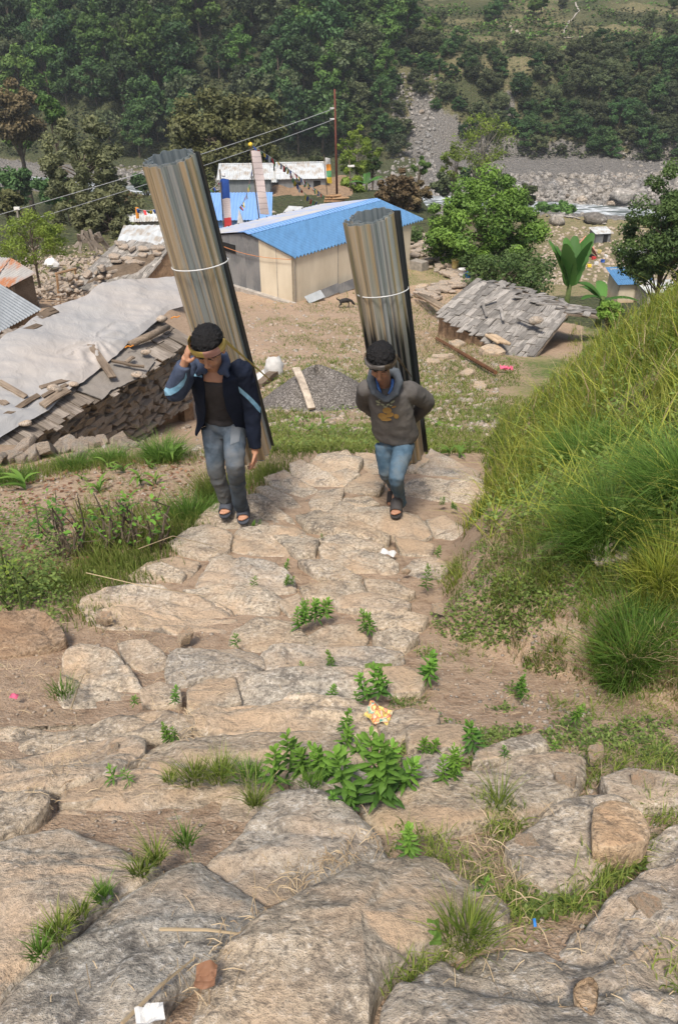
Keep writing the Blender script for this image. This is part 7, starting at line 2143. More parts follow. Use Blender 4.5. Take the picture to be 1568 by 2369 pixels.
for i, (px, py, m) in enumerate([(1385, 585, 'plastic_yellow'), (1372, 600, 'flag_red'), (1400, 596, 'plastic_white'), (1378, 612, 'plastic_white'), (1392, 607, 'flag_blue'), (1362, 618, 'flag_yellow'), (1428, 600, 'board'), (1440, 604, 'board')]):
    g = ground(px, py); mb = MB().box(g + [0, 0, .15], (.4, .35, .3), jit=.3)
    tag(mb.build("crate", M[m] if m != 'board' else M['board']), ["yellow box among the riverside clutter", "red box left of the yellow one", "white box by the riverside path", "white bundle below the red box", "blue box amid the clutter", "small yellow heap nearest the banana leaves", "brown plank stack by the pale flat roof, left", "brown plank stack by the pale flat roof, right"][i], "box", "riverside clutter")
# footpath, riverside track on the far terraces
def path(pts, w, mat, name):
    P = [ground(*p) for p in pts]; n = len(P); V_ = []
    C_ = lerp_curve([[p[0], p[1]] for p in P], n * 8)
    T_ = np.gradient(C_, axis=0); T_ /= np.linalg.norm(T_, axis=1)[:, None] + 1e-9; N_ = np.stack([-T_[:, 1], T_[:, 0]], -1)
    G = np.zeros((2, len(C_), 3))
    for k, s in enumerate((-1, 1)):
        q = C_ + N_ * s * w * (.8 + .3 * vnoise(np.arange(len(C_)) * .3, 0, 0, 4))[:, None]; G[k, :, :2] = q; G[k, :, 2] = Hq(q[:, 0], q[:, 1]) + .16
    mb = MB(); mb.grid(G); o = mb.build(name, mat); o["kind"] = "structure"; return o
path([(1172, 52), (1180, 64), (1195, 75), (1220, 83), (1260, 87), (1310, 88), (1355, 86)], .38, simple("pale_path", (.36, .31, .24), .95, .1, 1, 0), "footpath")
path([(1330, 6), (1340, 25), (1322, 45), (1310, 62), (1302, 80)], .2, M['concrete'], "footpath")
path([(1262, 500), (1310, 503), (1360, 512), (1400, 520)], .35, M['concrete'], "riverside_path")
# litter on the steps
def scrap(px, py, w, h, mats, name, lab, cat, seed=0, lift=.05, amp=.012, rz=0.0):
    g = ground(px, py, lift); P = np.zeros((10, 14, 3)); rs_ = np.random.RandomState(seed); c, s = math.cos(rz), math.sin(rz)
    for i in range(10):
        for j in range(14):
            x, y = (j / 13 - .5) * w, (i / 9 - .5) * h
            P[i, j] = g + [x * c - y * s, x * s + y * c, amp * (1.2 + float(fbm(np.array([x * 30 + seed]), np.array([y * 30]), 0, 3, seed)[0]) * 2)]
    mb = MB(); mb.grid(P); o = mb.build(name, mats); return tag(o, lab, cat)
t = NT("snack_packet_print"); v = t.coord(); n_ = t.noise(v, 26, 3, .5, 1.0); x_ = t.sep(v)
c = t.ramp(n_, [(.35, (.62, .45, .08)), (.45, (.65, .58, .2)), (.50, (.55, .10, .05)), (.57, (.60, .55, .35)), (.64, (.08, .30, .24))])
t.color(c); t.p(Roughness=.3, Specular_IOR_Level=.6); M['packet'] = t.m
scrap(875, 1662, .095, .085, M['packet'], "snack_packet", "crumpled yellow and red snack packet on the steps behind the weeds", "packet", 3, rz=-.35, lift=.06, amp=.02)
scrap(897, 1282, .10, .06, M['sack'], "paper_scrap", "white paper scrap lying on the steps below the younger carrier", "paper", 4, rz=-.4, lift=.05)
scrap(352, 2366, .05, .03, M['sack'], "paper_cup", "squashed white paper cup at the bottom edge of the picture", "paper cup", 5, lift=.07, amp=.03, rz=.3)
scrap(1170, 858, .28, .12, M['pink'], "pink_bag", "pink plastic scrap on the ground beside the shingle hut", "plastic scrap", 6, lift=.05, amp=.06)
scrap(1233, 2146, .006, .016, M['plastic_blue'], "plastic_scrap", "tiny blue plastic shard between the front boulders", "plastic scrap", 7, lift=.04)
scrap(36, 1618, .03, .03, M['pink'], "plastic_scrap", "small pink and white wrapper scrap in the straw at the left", "plastic scrap", 8, lift=.03)
scrap(1002, 2170, .025, .06, M['maize'], "curled_leaf", "curled pale green leaf standing between the front rocks", "leaf", 9, lift=.06, amp=.02)
scrap(478, 2270, .04, .04, M['dryleaf'], "brown_leaf", "curled rust brown leaf in the crack between the front slabs", "leaf", 10, lift=.09, amp=.02)
scrap(875, 1548, .12, .05, M['clover'], "wilted_leaves", "wilted grey green leaves lying above the snack packet", "leaves", 11, lift=.05, amp=.012)
for o in bpy.data.objects:
    if o.name.split('.')[0] in ("curled_leaf", "brown_leaf", "wilted_leaves") and o.type == 'MESH':
        at = o.data.attributes.new("rnd", 'FLOAT', 'POINT'); at.data.foreach_set("value", np.full(len(o.data.vertices), .6, np.float32))
# ============================================================ the two carriers and their loads
from mathutils.bvhtree import BVHTree
def cloth(name, c1, c2, scale=7, dust=None, rough=.9, dz=None):
    t = NT(name); v = t.coord(); n = t.noise(v, scale, 5, .6, .2); w = t.noise(v, 160, 2, .5)
    c = t.mix(t.ramp(n, [(.36, 0.0), (.62, 1.0)]), c1, c2)
    if dust is not None: c = t.mix(t.ramp(t.noise(v, 3.2, 5, .6), [(.46, 0.0), (.66, .75)]), c, dust)
    t.color(t.mix(t.math('MULTIPLY', w, .35), c, (c1[0] * .6, c1[1] * .6, c1[2] * .6))); t.p(Roughness=rough, Specular_IOR_Level=.15)
    t.bump(t.math('ADD', t.math('MULTIPLY', n, .6), t.math('MULTIPLY', w, .2)), .5, .01)
    return t.m
M['navy'] = cloth("navy_jacket_cloth", (.010, .014, .026), (.016, .022, .040))
M['slate'] = cloth("slate_jacket_cloth", (.045, .060, .098), (.075, .095, .145))
M['sky'] = cloth("light_blue_stripe", (.16, .33, .46), (.26, .46, .60))
M['tee'] = cloth("dark_tee_cloth", (.040, .036, .036), (.062, .055, .053))
M['jeans_grey'] = cloth("grey_jeans_cloth", (.06, .08, .10), (.12, .15, .185), dust=(.17, .16, .14))
M['jeans_patch'] = cloth("jeans_patch_cloth", (.12, .135, .15), (.16, .175, .19))
M['jeans_blue'] = cloth("blue_jeans_cloth", (.055, .10, .145), (.11, .175, .235), dust=(.19, .19, .165))
M['hoodie'] = cloth("grey_hoodie_cloth", (.095, .087, .080), (.135, .124, .115), dust=(.17, .155, .135))
M['hood_in'] = cloth("hood_lining_cloth", (.075, .085, .095), (.12, .135, .15))
M['shirtblue'] = cloth("blue_shirt_cloth", (.05, .12, .32), (.09, .19, .42))
M['strap_y'] = cloth("yellow_headstrap", (.42, .30, .08), (.56, .42, .14)); M['strap_p'] = cloth("pink_headstrap", (.42, .22, .18), (.52, .30, .24))
M['strap_b'] = cloth("brown_headstrap", (.10, .075, .05), (.24, .18, .12)); M['strap_g'] = cloth("grey_headstrap", (.16, .15, .14), (.26, .24, .22))
def skin(name, c):
    t = NT(name); v = t.coord(); n = t.noise(v, 22, 4)
    t.color(t.mix(n, tuple(x * .78 for x in c), tuple(x * 1.15 for x in c))); t.p(Roughness=.55, Specular_IOR_Level=.35)
    t.set(t.b, "Subsurface Weight", .08); return t.m
M['skin'] = skin("warm_brown_skin", (.46, .24, .145)); M['skin_dark'] = skin("dark_brown_skin", (.37, .19, .115))
M['brow'] = simple("dark_brown_brow", (.07, .04, .028), .7, .1, 10, 0)
M['hair'] = simple("black_hair", (.011, .010, .010), .55, .2, 40, .8, .01); M['lip'] = simple("lip", (.30, .13, .095), .5, .1, 10, 0)
M['rubber'] = simple("grey_rubber", (.075, .082, .10), .7, .2, 12, .1); M['rubber_b'] = simple("brown_rubber", (.055, .05, .048), .7, .2, 12, .1)
M['print_y'] = cloth("ochre_print", (.30, .17, .05), (.42, .27, .09)); M['print_g'] = cloth("pale_print", (.30, .32, .20), (.42, .42, .28))
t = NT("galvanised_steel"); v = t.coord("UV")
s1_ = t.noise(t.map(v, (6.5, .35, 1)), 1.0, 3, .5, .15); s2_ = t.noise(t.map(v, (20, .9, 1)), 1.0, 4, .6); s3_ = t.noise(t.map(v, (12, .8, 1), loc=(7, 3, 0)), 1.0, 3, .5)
c = t.ramp(s1_, [(.34, (.20, .235, .245)), (.42, (.38, .41, .41)), (.47, (.46, .43, .36)), (.54, (.50, .395, .26)), (.66, (.29, .26, .15))])  # tan and silver bands paint reflected ground and surroundings into the zinc colour
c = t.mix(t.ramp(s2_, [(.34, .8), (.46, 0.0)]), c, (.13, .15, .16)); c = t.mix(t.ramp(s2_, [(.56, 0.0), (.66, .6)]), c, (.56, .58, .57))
oc = t.ocol(); sep_ = t.n("ShaderNodeSeparateColor"); t.t.links.new(oc, sep_.inputs[0])
yy = t.sep(v)[1]
sm = t.math('MULTIPLY', t.math('MULTIPLY', t.ramp(t.math('ADD', yy, t.math('MULTIPLY', s3_, .5)), [(.82, 1.0), (.92, 0.0)]), t.ramp(yy, [(.16, 0.0), (.28, 1.0)])), sep_.outputs[0])
sm = t.math('MULTIPLY', sm, t.ramp(s1_, [(.40, .35), (.52, 1.0)]))
c = t.mix(sm, c, (.02, .022, .025))
zc_ = t.mix(t.ramp(s2_, [(.35, 0.0), (.65, 1.0)]), (.20, .24, .25), (.40, .44, .45))
c = t.mix(sep_.outputs[1], c, zc_); c = t.mix(t.math('MULTIPLY', sep_.outputs[2], .85), c, (.03, .035, .04))
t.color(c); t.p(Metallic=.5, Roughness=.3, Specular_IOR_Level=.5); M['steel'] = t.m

def bundle(top, bot, R0, R1, nw, lab, ang0, over, color, wire_t, strand_lab, shade_flap=None, seed=1):
    """rolled corrugated sheets: a spiral that overlaps itself, open at both ends"""
    ax = nrm(bot - top); L = np.linalg.norm(bot - top)
    e = empty("rolled_roof_sheets", bot, lab, "sheet bundle", "bundles of corrugated iron")
    s = nrm(np.cross(ax, [0, 1.0, 0])); f = np.cross(ax, s)     # s: sideways, f: roughly away/toward
    if s[0] < 0: s = -s
    f = np.cross(s, ax); f = f if f[1] < 0 else -f               # f points towards the camera side
    turns = 2 * math.pi + over; nA = int(nw * 10 * turns / (2 * math.pi)); nL = 26
    layers = [(0.0, 0, 0.0), (-.011, .05, .012)]
    for li, (dr, da, dl) in enumerate(layers):
        T = np.zeros((nL, nA, 3)); B = np.zeros((nL, nA, 3)); UVv = np.zeros((nL, nA, 2))
        a = np.linspace(0, turns, nA)
        for i in range(nL):
            t_ = i / (nL - 1); R_ = R0 * (1 - t_) + R1 * t_
            c = top + (bot - top) * t_ + ax * (dl if i == nL - 1 else -dl)
            spiral = .022 * np.clip((a - 2 * math.pi) / .35 + .2, 0, 1) + .010 * a / turns
            r = R_ + dr + spiral + .0135 * np.cos(a * nw) + .008 * vnoise(a * 1.1, t_ * 2, 0, seed)
            th = ang0 + a + da
            sq = 1.0 + .05 * np.cos(2 * th + seed)
            P = c + (np.cos(th) * r * sq)[:, None] * s + (np.sin(th) * r)[:, None] * f
            lip = ax * (.006 * vnoise(a * 6, i, 0, 9))[:, None] if i in (0, nL - 1) else 0
            T[i] = P + lip
            n_ = (np.cos(th))[:, None] * s + (np.sin(th))[:, None] * f
            B[i] = P - n_ * .0035 + lip
            UVv[i, :, 0] = a / turns * 3 + li; UVv[i, :, 1] = 1 - t_
        mb = MB(); mb.grid(T); mb.grid(B[:, ::-1])
        for A_2, B_2 in ((T[0], B[0]), (T[-1, ::-1], B[-1, ::-1]), (T[:, -1], B[:, -1]), (T[::-1, 0], B[::-1, 0])): mb.grid(np.stack([A_2, B_2]))
        uvall = np.concatenate([UVv.reshape(-1, 2), UVv[:, ::-1].reshape(-1, 2)] + [np.zeros((k * 2, 2)) for k in (nA, nA, nL, nL)])
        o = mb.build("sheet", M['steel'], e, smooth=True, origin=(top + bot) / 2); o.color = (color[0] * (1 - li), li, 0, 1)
        uvl = o.data.uv_layers.new(name="UVMap"); li_ = np.zeros(len(o.data.loops), np.int32); o.data.loops.foreach_get("vertex_index", li_)
        uvl.data.foreach_set("uv", uvall[li_].astype(np.float32).ravel())
    # flat edge sheets along one side, shadow of the overlap painted in dark
    if shade_flap:
        for (off, out, wv, r2) in shade_flap:
            P = np.zeros((nL, 14, 3))
            for i in range(nL):
                t_ = i / (nL - 1); R_ = R0 * (1 - t_) + R1 * t_; c = top + (bot - top) * t_
                for j in range(14):
                    u_ = j / 13; th = off + u_ * wv; r = R_ * (out[0] * (1 - u_) + out[1] * u_) + .009 * math.cos(u_ * r2)
                    P[i, j] = c + s * math.cos(th) * r + f * math.sin(th) * r
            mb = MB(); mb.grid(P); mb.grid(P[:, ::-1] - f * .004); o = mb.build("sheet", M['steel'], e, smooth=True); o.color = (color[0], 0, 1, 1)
            uvl = o.data.uv_layers.new(name="UVMap"); n2 = nL * 14
            for l in o.data.loops:
                k = l.vertex_index % n2; uvl.data[l.index].uv = ((k % 14) / 13 * .5 + 3, 1 - (k // 14) / (nL - 1))
    # wire
    t_ = wire_t; R_ = R0 * (1 - t_) + R1 * t_ + .042; c = top + (bot - top) * t_
    pts = [c + s * math.cos(a) * R_ * (1.0 + .03 * math.cos(3 * a)) + f * math.sin(a) * R_ + ax * (.03 * math.cos(a * 1 + 1.2)) for a in np.linspace(0, 2 * math.pi, 40)]
    MB().tube(pts, .0045, 5).build("tie_wire", M['wire'], e, smooth=True)
    return e
b1t, b1b = atD(394, 366, 4.80), atD(583, 1045, 6.22)
b1 = bundle(b1t, b1b, .143, .140, 13, "tall roll of galvanised corrugated roofing on the older carrier's back", 2.3, .9, (.0, 0, 0, 1), .30, "", shade_flap=[(-.55, (1.0, 1.22), .35, 6)], seed=3)
b2t, b2b = atD(858, 500, 5.42), atD(940, 1055, 6.60)
b2 = bundle(b2t, b2b, .148, .132, 13, "shorter roll of corrugated roofing with black scorch marks on the younger carrier's back", 2.0, 1.1, (1.0, 0, 0, 1), .27, "", shade_flap=[(-.35, (1.0, 1.42), .45, 9)], seed=8)

def ball(mb, c, r, R3=None, seg=14):
    rows = 9; P = np.zeros((rows, seg, 3))
    for i in range(rows):
        ph = math.pi * (i + .001) / (rows - 1 + .002)
        for j in range(seg):
            th = 2 * math.pi * j / seg; P[i, j] = [math.sin(ph) * math.cos(th) * r[0], math.sin(ph) * math.sin(th) * r[1], math.cos(ph) * r[2]]
    if R3 is not None: P = P @ R3.T
    mb.grid(P[::-1] + np.array(c), closed=True)
    k = mb.n
    return mb
def ellloft(mb, rings, seg=24):
    P = np.array([[c + X * math.cos(2 * math.pi * k / seg) + Y * math.sin(2 * math.pi * k / seg) for k in range(seg)] for c, X, Y in rings])
    mb.grid(P, closed=True); n0 = mb.n - len(rings) * seg
    mb.f.append([n0 + k for k in range(seg)][::-1]); mb.m.append(0); mb.f.append([n0 + (len(rings) - 1) * seg + k for k in range(seg)]); mb.m.append(0)
def limb(mb, pts, rad, seg=14):
    C_ = np.array(pts); k = np.arange(len(C_)); t_ = np.linspace(0, len(C_) - 1, (len(C_) - 1) * 5 + 1)
    S_ = np.stack([np.interp(t_, k, C_[:, i]) for i in range(3)], -1); r_ = np.interp(t_, k, rad)
    for _ in range(2): S_[1:-1] = (S_[:-2] + 2 * S_[1:-1] + S_[2:]) / 4
    mb.tube(S_, list(r_), seg)
    return S_
def hand(mb, w, d, n, side, curl=.4, s=1.0):
    """w wrist, d direction of the fingers, n palm normal, side = towards the thumb"""
    d = nrm(d); n = nrm(n - d * np.dot(n, d)); sd_ = nrm(np.cross(d, n)); 
    if np.dot(sd_, side) < 0: sd_ = -sd_
    R3 = np.stack([sd_, n, d], 1)
    ball(mb, w + d * .045 * s, (.040 * s, .017 * s, .052 * s), R3)
    mb.tube([w - d * .03, w + d * .02], [.026 * s, .028 * s], 10)
    for i, (o_, l) in enumerate([(.028, .070), (.010, .078), (-.009, .073), (-.027, .058)]):
        p = w + d * .082 * s + sd_ * o_ * s; q = [w + d * .05 * s + sd_ * o_ * .9 * s, p]; dd = d.copy()
        for k, fr in enumerate((.42, .33, .28)):
            a = curl * (1 + .3 * i * .5); dd = nrm(dd * math.cos(a) + n * math.sin(a)); q.append(q[-1] + dd * l * fr * s)
        mb.tube(q, [.0095 * s, .0092 * s, .0085 * s, .008 * s, .0065 * s], 8)
    t0 = w + d * .02 * s + sd_ * .028 * s
    mb.tube([t0, t0 + sd_ * .024 * s + d * .022 * s + n * .01, t0 + sd_ * .034 * s + d * .048 * s + n * .018, t0 + sd_ * .032 * s + d * .07 * s + n * .03], [.013 * s, .0115 * s, .0105 * s, .008 * s], 8)
def head(mb, c, r, f, u, s=1.0):
    R3 = np.stack([r, f, u], 1)
    ball(mb, c + (f * -.008 + u * .022) * s, (.074 * s, .092 * s, .088 * s), R3, 20)
    ball(mb, c + (f * .018 + u * -.030) * s, (.062 * s, .070 * s, .078 * s), R3, 18)
    ball(mb, c + (f * .052 + u * -.088) * s, (.026 * s, .026 * s, .022 * s), R3)            # chin
    for q in (-1, 1):
        ball(mb, c + (r * q * .036 + f * .058 + u * -.028) * s, (.024 * s, .022 * s, .022 * s), R3)   # cheeks
        ball(mb, c + (r * q * .030 + f * .074 + u * .022) * s, (.026 * s, .014 * s, .010 * s), R3)   # brow
        ball(mb, c + (r * q * .029 + f * .073 + u * .002) * s, (.015 * s, .012 * s, .010 * s), R3)   # lids
        ball(mb, c + (r * q * .077 + f * -.012 + u * -.012) * s, (.012 * s, .022 * s, .034 * s), R3)  # ears
        ball(mb, c + (r * q * .012 + f * .094 + u * -.036) * s, (.010 * s, .012 * s, .009 * s), R3)
    mb.tube([c + (f * .082 + u * .016) * s, c + (f * .096 + u * -.010) * s, c + (f * .102 + u * -.028) * s, c + (f * .086 + u * -.038) * s], [.010 * s, .010 * s, .013 * s, .009 * s], 10)
    ball(mb, c + (f * .086 + u * -.058) * s, (.024 * s, .013 * s, .008 * s), R3); ball(mb, c + (f * .082 + u * -.069) * s, (.021 * s, .013 * s, .008 * s), R3)
def hairdo(c, r, f, u, s, parent, seed, fringe=.075):
    mb = MB(); R3 = np.stack([r, f, u], 1)
    ball(mb, c + (f * -.022 + u * .062) * s, (.094 * s, .104 * s, .088 * s), R3, 24)
    ball(mb, c + (f * -.050 + u * -.005) * s, (.084 * s, .070 * s, .080 * s), R3, 18)
    rs_ = np.random.RandomState(seed)
    for i in range(110):
        a = rs_.uniform(0, 6.28); b = rs_.uniform(0, 1.25)
        p = c + (f * -.02 + u * .060 + r * math.sin(b) * math.cos(a) * .090 + f * math.sin(b) * math.sin(a) * .100 + u * math.cos(b) * .084) * s
        rr_ = rs_.uniform(.006, .012) * s; ball(mb, p * 1.0, (rr_, rr_, rr_ * .9), None, 7)
    for i in range(17):          # fringe locks under the strap
        q = -1 + 2 * i / 16; a = q * 1.25
        p0 = c + (r * math.sin(a) * .082 + f * math.cos(a) * .088 + u * .078) * s
        p1 = c + (r * math.sin(a) * .086 + f * (math.cos(a) * .093) + u * (.056 + .009 * rs_.uniform(-1, 1) - .050 * q * q)) * s
        mb.tube([p0, (p0 + p1) / 2 + f * .003, p1], [.011 * s, .010 * s, .005 * s], 7)
    return remesh(mb, .005, "hair", M['hair'], parent, 0, disp=lambda co: .008 * fbm(co[:, 0] * 70, co[:, 1] * 70, co[:, 2] * 70, 3, seed))
def bvh_of(o):
    mw = world_of(o); me = o.data
    return BVHTree.FromPolygons([mw @ v.co for v in me.vertices], [tuple(p.vertices) for p in me.polygons])
def cast(bv, px, py, lift=.003):
    d = V(ray(px, py)).normalized(); hit = bv.ray_cast(Vector((0, 0, 0)), d)
    if hit[0] is None: return None
    n = hit[1]; n = n if n.dot(d) < 0 else -n
    return np.array(hit[0] + n * lift - d * lift * .3)
def strip_px(bv, e1, e2, n, m, name, mat, parent, lift=.004):
    A_, B_ = lerp_curve(e1, n), lerp_curve(e2, n); P = np.zeros((m, n, 3)); last = None; ok = np.zeros((m, n), bool)
    for j in range(n):
        for i in range(m):
            p = A_[j] * (1 - i / (m - 1)) + B_[j] * i / (m - 1); h = cast(bv, p[0], p[1], lift)
            if h is not None: P[i, j] = h; ok[i, j] = True
    fs = []
    for i in range(m - 1):
        for j in range(n - 1):
            q = [(i, j), (i, j + 1), (i + 1, j + 1), (i + 1, j)]
            if all(ok[a] for a in q):
                pp_ = np.array([P[a] for a in q])
                if np.ptp(pp_[:, 1]) < .05: fs.append([a[0] * n + a[1] for a in q])
    if not fs: return None
    return MB().add(P.reshape(-1, 3), fs).build(name, mat, parent, smooth=True)
def wr(amp, sc=18, st=(1, 1, .45), seed=0):
    return lambda co: amp * (ridged(co[:, 0] * sc * st[0], co[:, 1] * sc * st[1], co[:, 2] * sc * st[2], 3, seed) - .62) * 1.6 + amp * .6 * fbm(co[:, 0] * 9, co[:, 1] * 9, co[:, 2] * 9, 2, seed + 3)
def foot(mbb, parent, heel, toe, ank, mat, name="sandal", w=.048, lab=None, bare=True):
    """heel, toe on the ground; builds skin foot into mbb and a sandal under parent"""
    d = nrm(toe - heel); up = nrm(np.array([0, 0, 1.0]) - d * d[2]); s = np.cross(d, up); L = np.linalg.norm(toe - heel)
    mbb.tube([ank, heel + d * .055 + up * .055, heel + d * L * .55 + up * .045, heel + d * L * .80 + up * .035], [.040, .042, .038, .032], 12)
    ball(mbb, heel + d * .045 + up * .045, (.034, .036, .034))
    for i, (o_, l) in enumerate([(.026, .0), (.009, .004), (-.006, -.002), (-.019, -.012), (-.031, -.022)]):
        ball(mbb, heel + d * (L * .93 + l - .014) + s * o_ + up * .030, (.0115 if i else .014, .020, .012), np.stack([s, d, up], 1), 8)
    sd_ = empty(name, heel, None); bpy_parent(sd_, parent)
    n = 30; out = []
    for k in range(n):
        a = 2 * math.pi * k / n; x = math.cos(a); y = math.sin(a)
        ww = w * (1.0 + .16 * x) * (1 if x > -.2 else .92); out.append(heel + d * (L / 2 + (L / 2 + .012) * np.sign(x) * abs(x) ** .8) + s * ww * np.sign(y) * abs(y) ** .8)
    P = np.array([[p + up * z + (p - heel - d * L / 2) * k_ for p in out] for z, k_ in ((.0, -.04), (.004, .0), (.02, .02), (.024, -.02), (.018, -.12), (.016, -.9))])
    mb = MB(); mb.grid(P, closed=True); mb.f.append(list(range(n))[::-1]); mb.m.append(0); mb.build("sole", mat, sd_, smooth=True)
    rows = 9; G = np.zeros((rows, 13, 3))
    for i in range(rows):
        t_ = i / (rows - 1); c = heel + d * (L * (.42 + .40 * t_)); hh = .088 - .034 * t_
        for j in range(13):
            a = math.pi * j / 12; G[i, j] = c + s * math.cos(a) * (w * 1.06) + up * (.012 + hh * math.sin(a) ** .8)
    n_ = np.zeros_like(G)
    mb = MB(); mb.grid(G); mb.grid((G - up * .006)[:, ::-1]); mb.grid(np.stack([G[-1], G[-1] - up * .008])); mb.grid(np.stack([G[0] - up * .008, G[0]])); mb.build("strap", mat, sd_, smooth=True)
    return sd_

# ------------------------------------------------ older carrier
p1 = empty("person", ground(540, 1205), "man in an open navy jacket and grey jeans, one hand at his ear", "person", "carriers climbing the steps")
J = lambda x, y, Y: atY(x, y, Y)
hc = J(485, 808, 4.70); u = nrm([-.10, -.60, .80]); f = nrm(np.array([-.15, -.76, -.62])); f = nrm(f - u * np.dot(f, u)); r = nrm(np.cross(f, u)); 
if r[0] < 0: r = -r
S1 = 1.07
shR, shL, nk = J(441, 846, 4.93), J(556, 852, 4.92), J(494, 842, 4.88)
ch, pv = J(504, 895, 4.97), J(517, 965, 5.10)
hR, hL, kR, kL, aR, aL = J(494, 990, 5.10), J(543, 990, 5.08), J(498, 1083, 5.02), J(543, 1069, 4.74), J(524, 1158, 5.13), J(556, 1166, 5.03)
eR, wR = J(403, 912, 4.80), J(430, 832, 4.70)
eLf, wL = J(583, 940, 5.0), J(590, 1042, 4.96)
tR, heR = ground(519, 1199, .082), None
tL = ground(563, 1213, .052)
heelR = tR + np.array([.015, .235, .035]); heelL = tL + np.array([-.02, .235, .035])
mb = MB()
head(mb, hc, r, f, u, S1)
mb.tube([hc - u * .05 - f * .03, (hc + nk) / 2 - f * .02, nk + [0, .02, -.02], ch + [0, 0, .05]], [.052, .052, .056, .07], 14)
X_ = nrm(shL - shR)
ellloft(mb, [(nk + [0, .03, -.02], X_ * .06, np.array([0, .05, 0])), (nk * .6 + ch * .4, X_ * .145, np.array([0, .085, .02])), (ch, X_ * .14, np.array([0, .09, .02])), (pv * .5 + ch * .5, X_ * .125, np.array([0, .085, 0])), (pv, X_ * .13, np.array([0, .09, 0])), (pv - [0, 0, .08], X_ * .12, np.array([0, .09, 0]))])
limb(mb, [shR, eR, wR], [.048, .038, .026]); limb(mb, [shL, eLf, wL], [.048, .038, .026])
limb(mb, [hR, kR, aR], [.07, .048, .036]); limb(mb, [hL, kL, aL], [.07, .048, .036])
hand(mb, wR, J(440, 798, 4.66) - wR, np.array([1.0, .3, 0]), np.array([0, -1.0, .2]), .28, 1.05)
hand(mb, wL, np.array([-.05, -.12, -1.0]), np.array([-1.0, -.1, 0]), np.array([-.2, -1.0, 0]), .42, 1.0)
foot(mb, p1, heelR, tR, aR, M['rubber']); foot(mb, p1, heelL, tL, aL, M['rubber'])
body1 = remesh(mb, .0055, "body", M['skin'], p1, 2)
hairdo(hc, r, f, u, S1, p1, 5)
# shirt
mb = MB()
Yv = np.array([0, 1.0, 0])
ellloft(mb, [(nk * .72 + ch * .28 + [0, .03, 0], X_ * .12, Yv * .07), (nk * .5 + ch * .5, X_ * .158, np.array([0, .100, .03])), (ch, X_ * .152, np.array([0, .108, .03])), (pv * .5 + ch * .5, X_ * .140, Yv * .108), (pv + [0, -.0, .02], X_ * .142, Yv * .112), (pv - [0, 0, .02], X_ * .142, Yv * .112)])
shirt1 = remesh(mb, .009, "shirt", M['tee'], p1, 3, wr(.006, 14, (1, 1, .8), 3))
# jeans
def jeans(pv, hR, hL, kR, kL, aR, aL, mat, parent, sc=1.0, seed=4, fl=1.0):
    mb = MB()
    ellloft(mb, [(pv + [0, 0, .05], X_ * .145 * sc, Yv * .115 * sc), (pv, X_ * .150 * sc, Yv * .12 * sc), (pv - [0, 0, .07], X_ * .152 * sc, Yv * .122 * sc), (pv - [0, 0, .13], X_ * .12 * sc, Yv * .10 * sc)])
    limb(mb, [hR, (hR + kR) / 2, kR, (kR + aR) / 2, aR], [.098 * sc, .088 * sc, .072 * sc, .064 * sc * fl, .062 * sc * fl], 18)
    limb(mb, [hL, (hL + kL) / 2, kL, (kL + aL) / 2, aL], [.098 * sc, .090 * sc, .075 * sc, .066 * sc * fl, .064 * sc * fl], 18)
    return remesh(mb, .0085, "jeans", mat, parent, 2, wr(.0085, 15, (1, 1, .9), seed))
j1 = jeans(pv, hR, hL, kR, kL, aR + [0, 0, -.015], aL + [0, 0, -.02], M['jeans_grey'], p1, .86)
bvj = bvh_of(j1)
strip_px(bvj, [(536, 985), (533, 1030)], [(557, 990), (553, 1022)], 10, 8, "cloth_patch", M['jeans_patch'], p1)
# jacket body as an open shell
def shell(rows, gap, name, mat, parent, seg=56, seed=1, thick=.006):
    G = []
    for (c, X, Y, g0, g1) in rows:
        a = np.linspace(g0, 2 * math.pi - g1, seg); G.append(c + np.cos(a - math.pi / 2)[:, None] * X + np.sin(a - math.pi / 2)[:, None] * Y)
    G = np.array(G); k = np.arange(len(G)); t_ = np.linspace(0, len(G) - 1, (len(G) - 1) * 6 + 1)
    G = np.stack([np.stack([np.interp(t_, k, G[:, j, q]) for q in range(3)], -1) for j in range(seg)], 1)
    cen = G.mean(1, keepdims=True); out = G - cen; out[..., 2] = 0; out /= np.linalg.norm(out, axis=2, keepdims=True) + 1e-9
    w_ = .008 * (ridged(G[..., 0] * 12, G[..., 1] * 12, G[..., 2] * 7, 3, seed) - .6) * 2
    G = G + out * w_[..., None]
    I = G - out * thick
    mb = MB(); mb.grid(G); mb.grid(I[:, ::-1])
    for a, b in ((G[0], I[0]), (G[-1, ::-1], I[-1, ::-1]), (G[:, -1], I[:, -1]), (G[::-1, 0], I[::-1, 0])): mb.grid(np.stack([a, b]))
    return mb.build(name, mat, parent, smooth=True)
jk = lambda x, y, Y: J(x, y, Y)
low_l = J(478, 1005, 5.03)
rows = [(nk * .80 + ch * .20 + [0, .03, .0], X_ * .13, Yv * .085, .55, .55), (nk * .58 + ch * .42 + [0, .01, 0], X_ * .178, Yv * .125, .35, .38), (ch, X_ * .178, Yv * .135, .30, .42), (ch * .5 + pv * .5, X_ * .178, Yv * .140, .34, .50), (pv, X_ * .186, Yv * .145, .55, .72), (pv - [0.02, 0, .13], X_ * .192, Yv * .15, .80, 1.15)]
jb = shell(rows, 0, "jacket", M['navy'], p1)
mb = MB()
limb(mb, [shR + (ch - shR) * .25, shR, (shR + eR) / 2, eR, (eR * .45 + wR * .55), wR + (eR - wR) * .14], [.055, .078, .074, .068, .058, .046], 16)
slR = remesh(mb, .008, "sleeve", M['slate'], p1, 2, wr(.007, 16, (1, 1, 1), 8))
mb = MB()
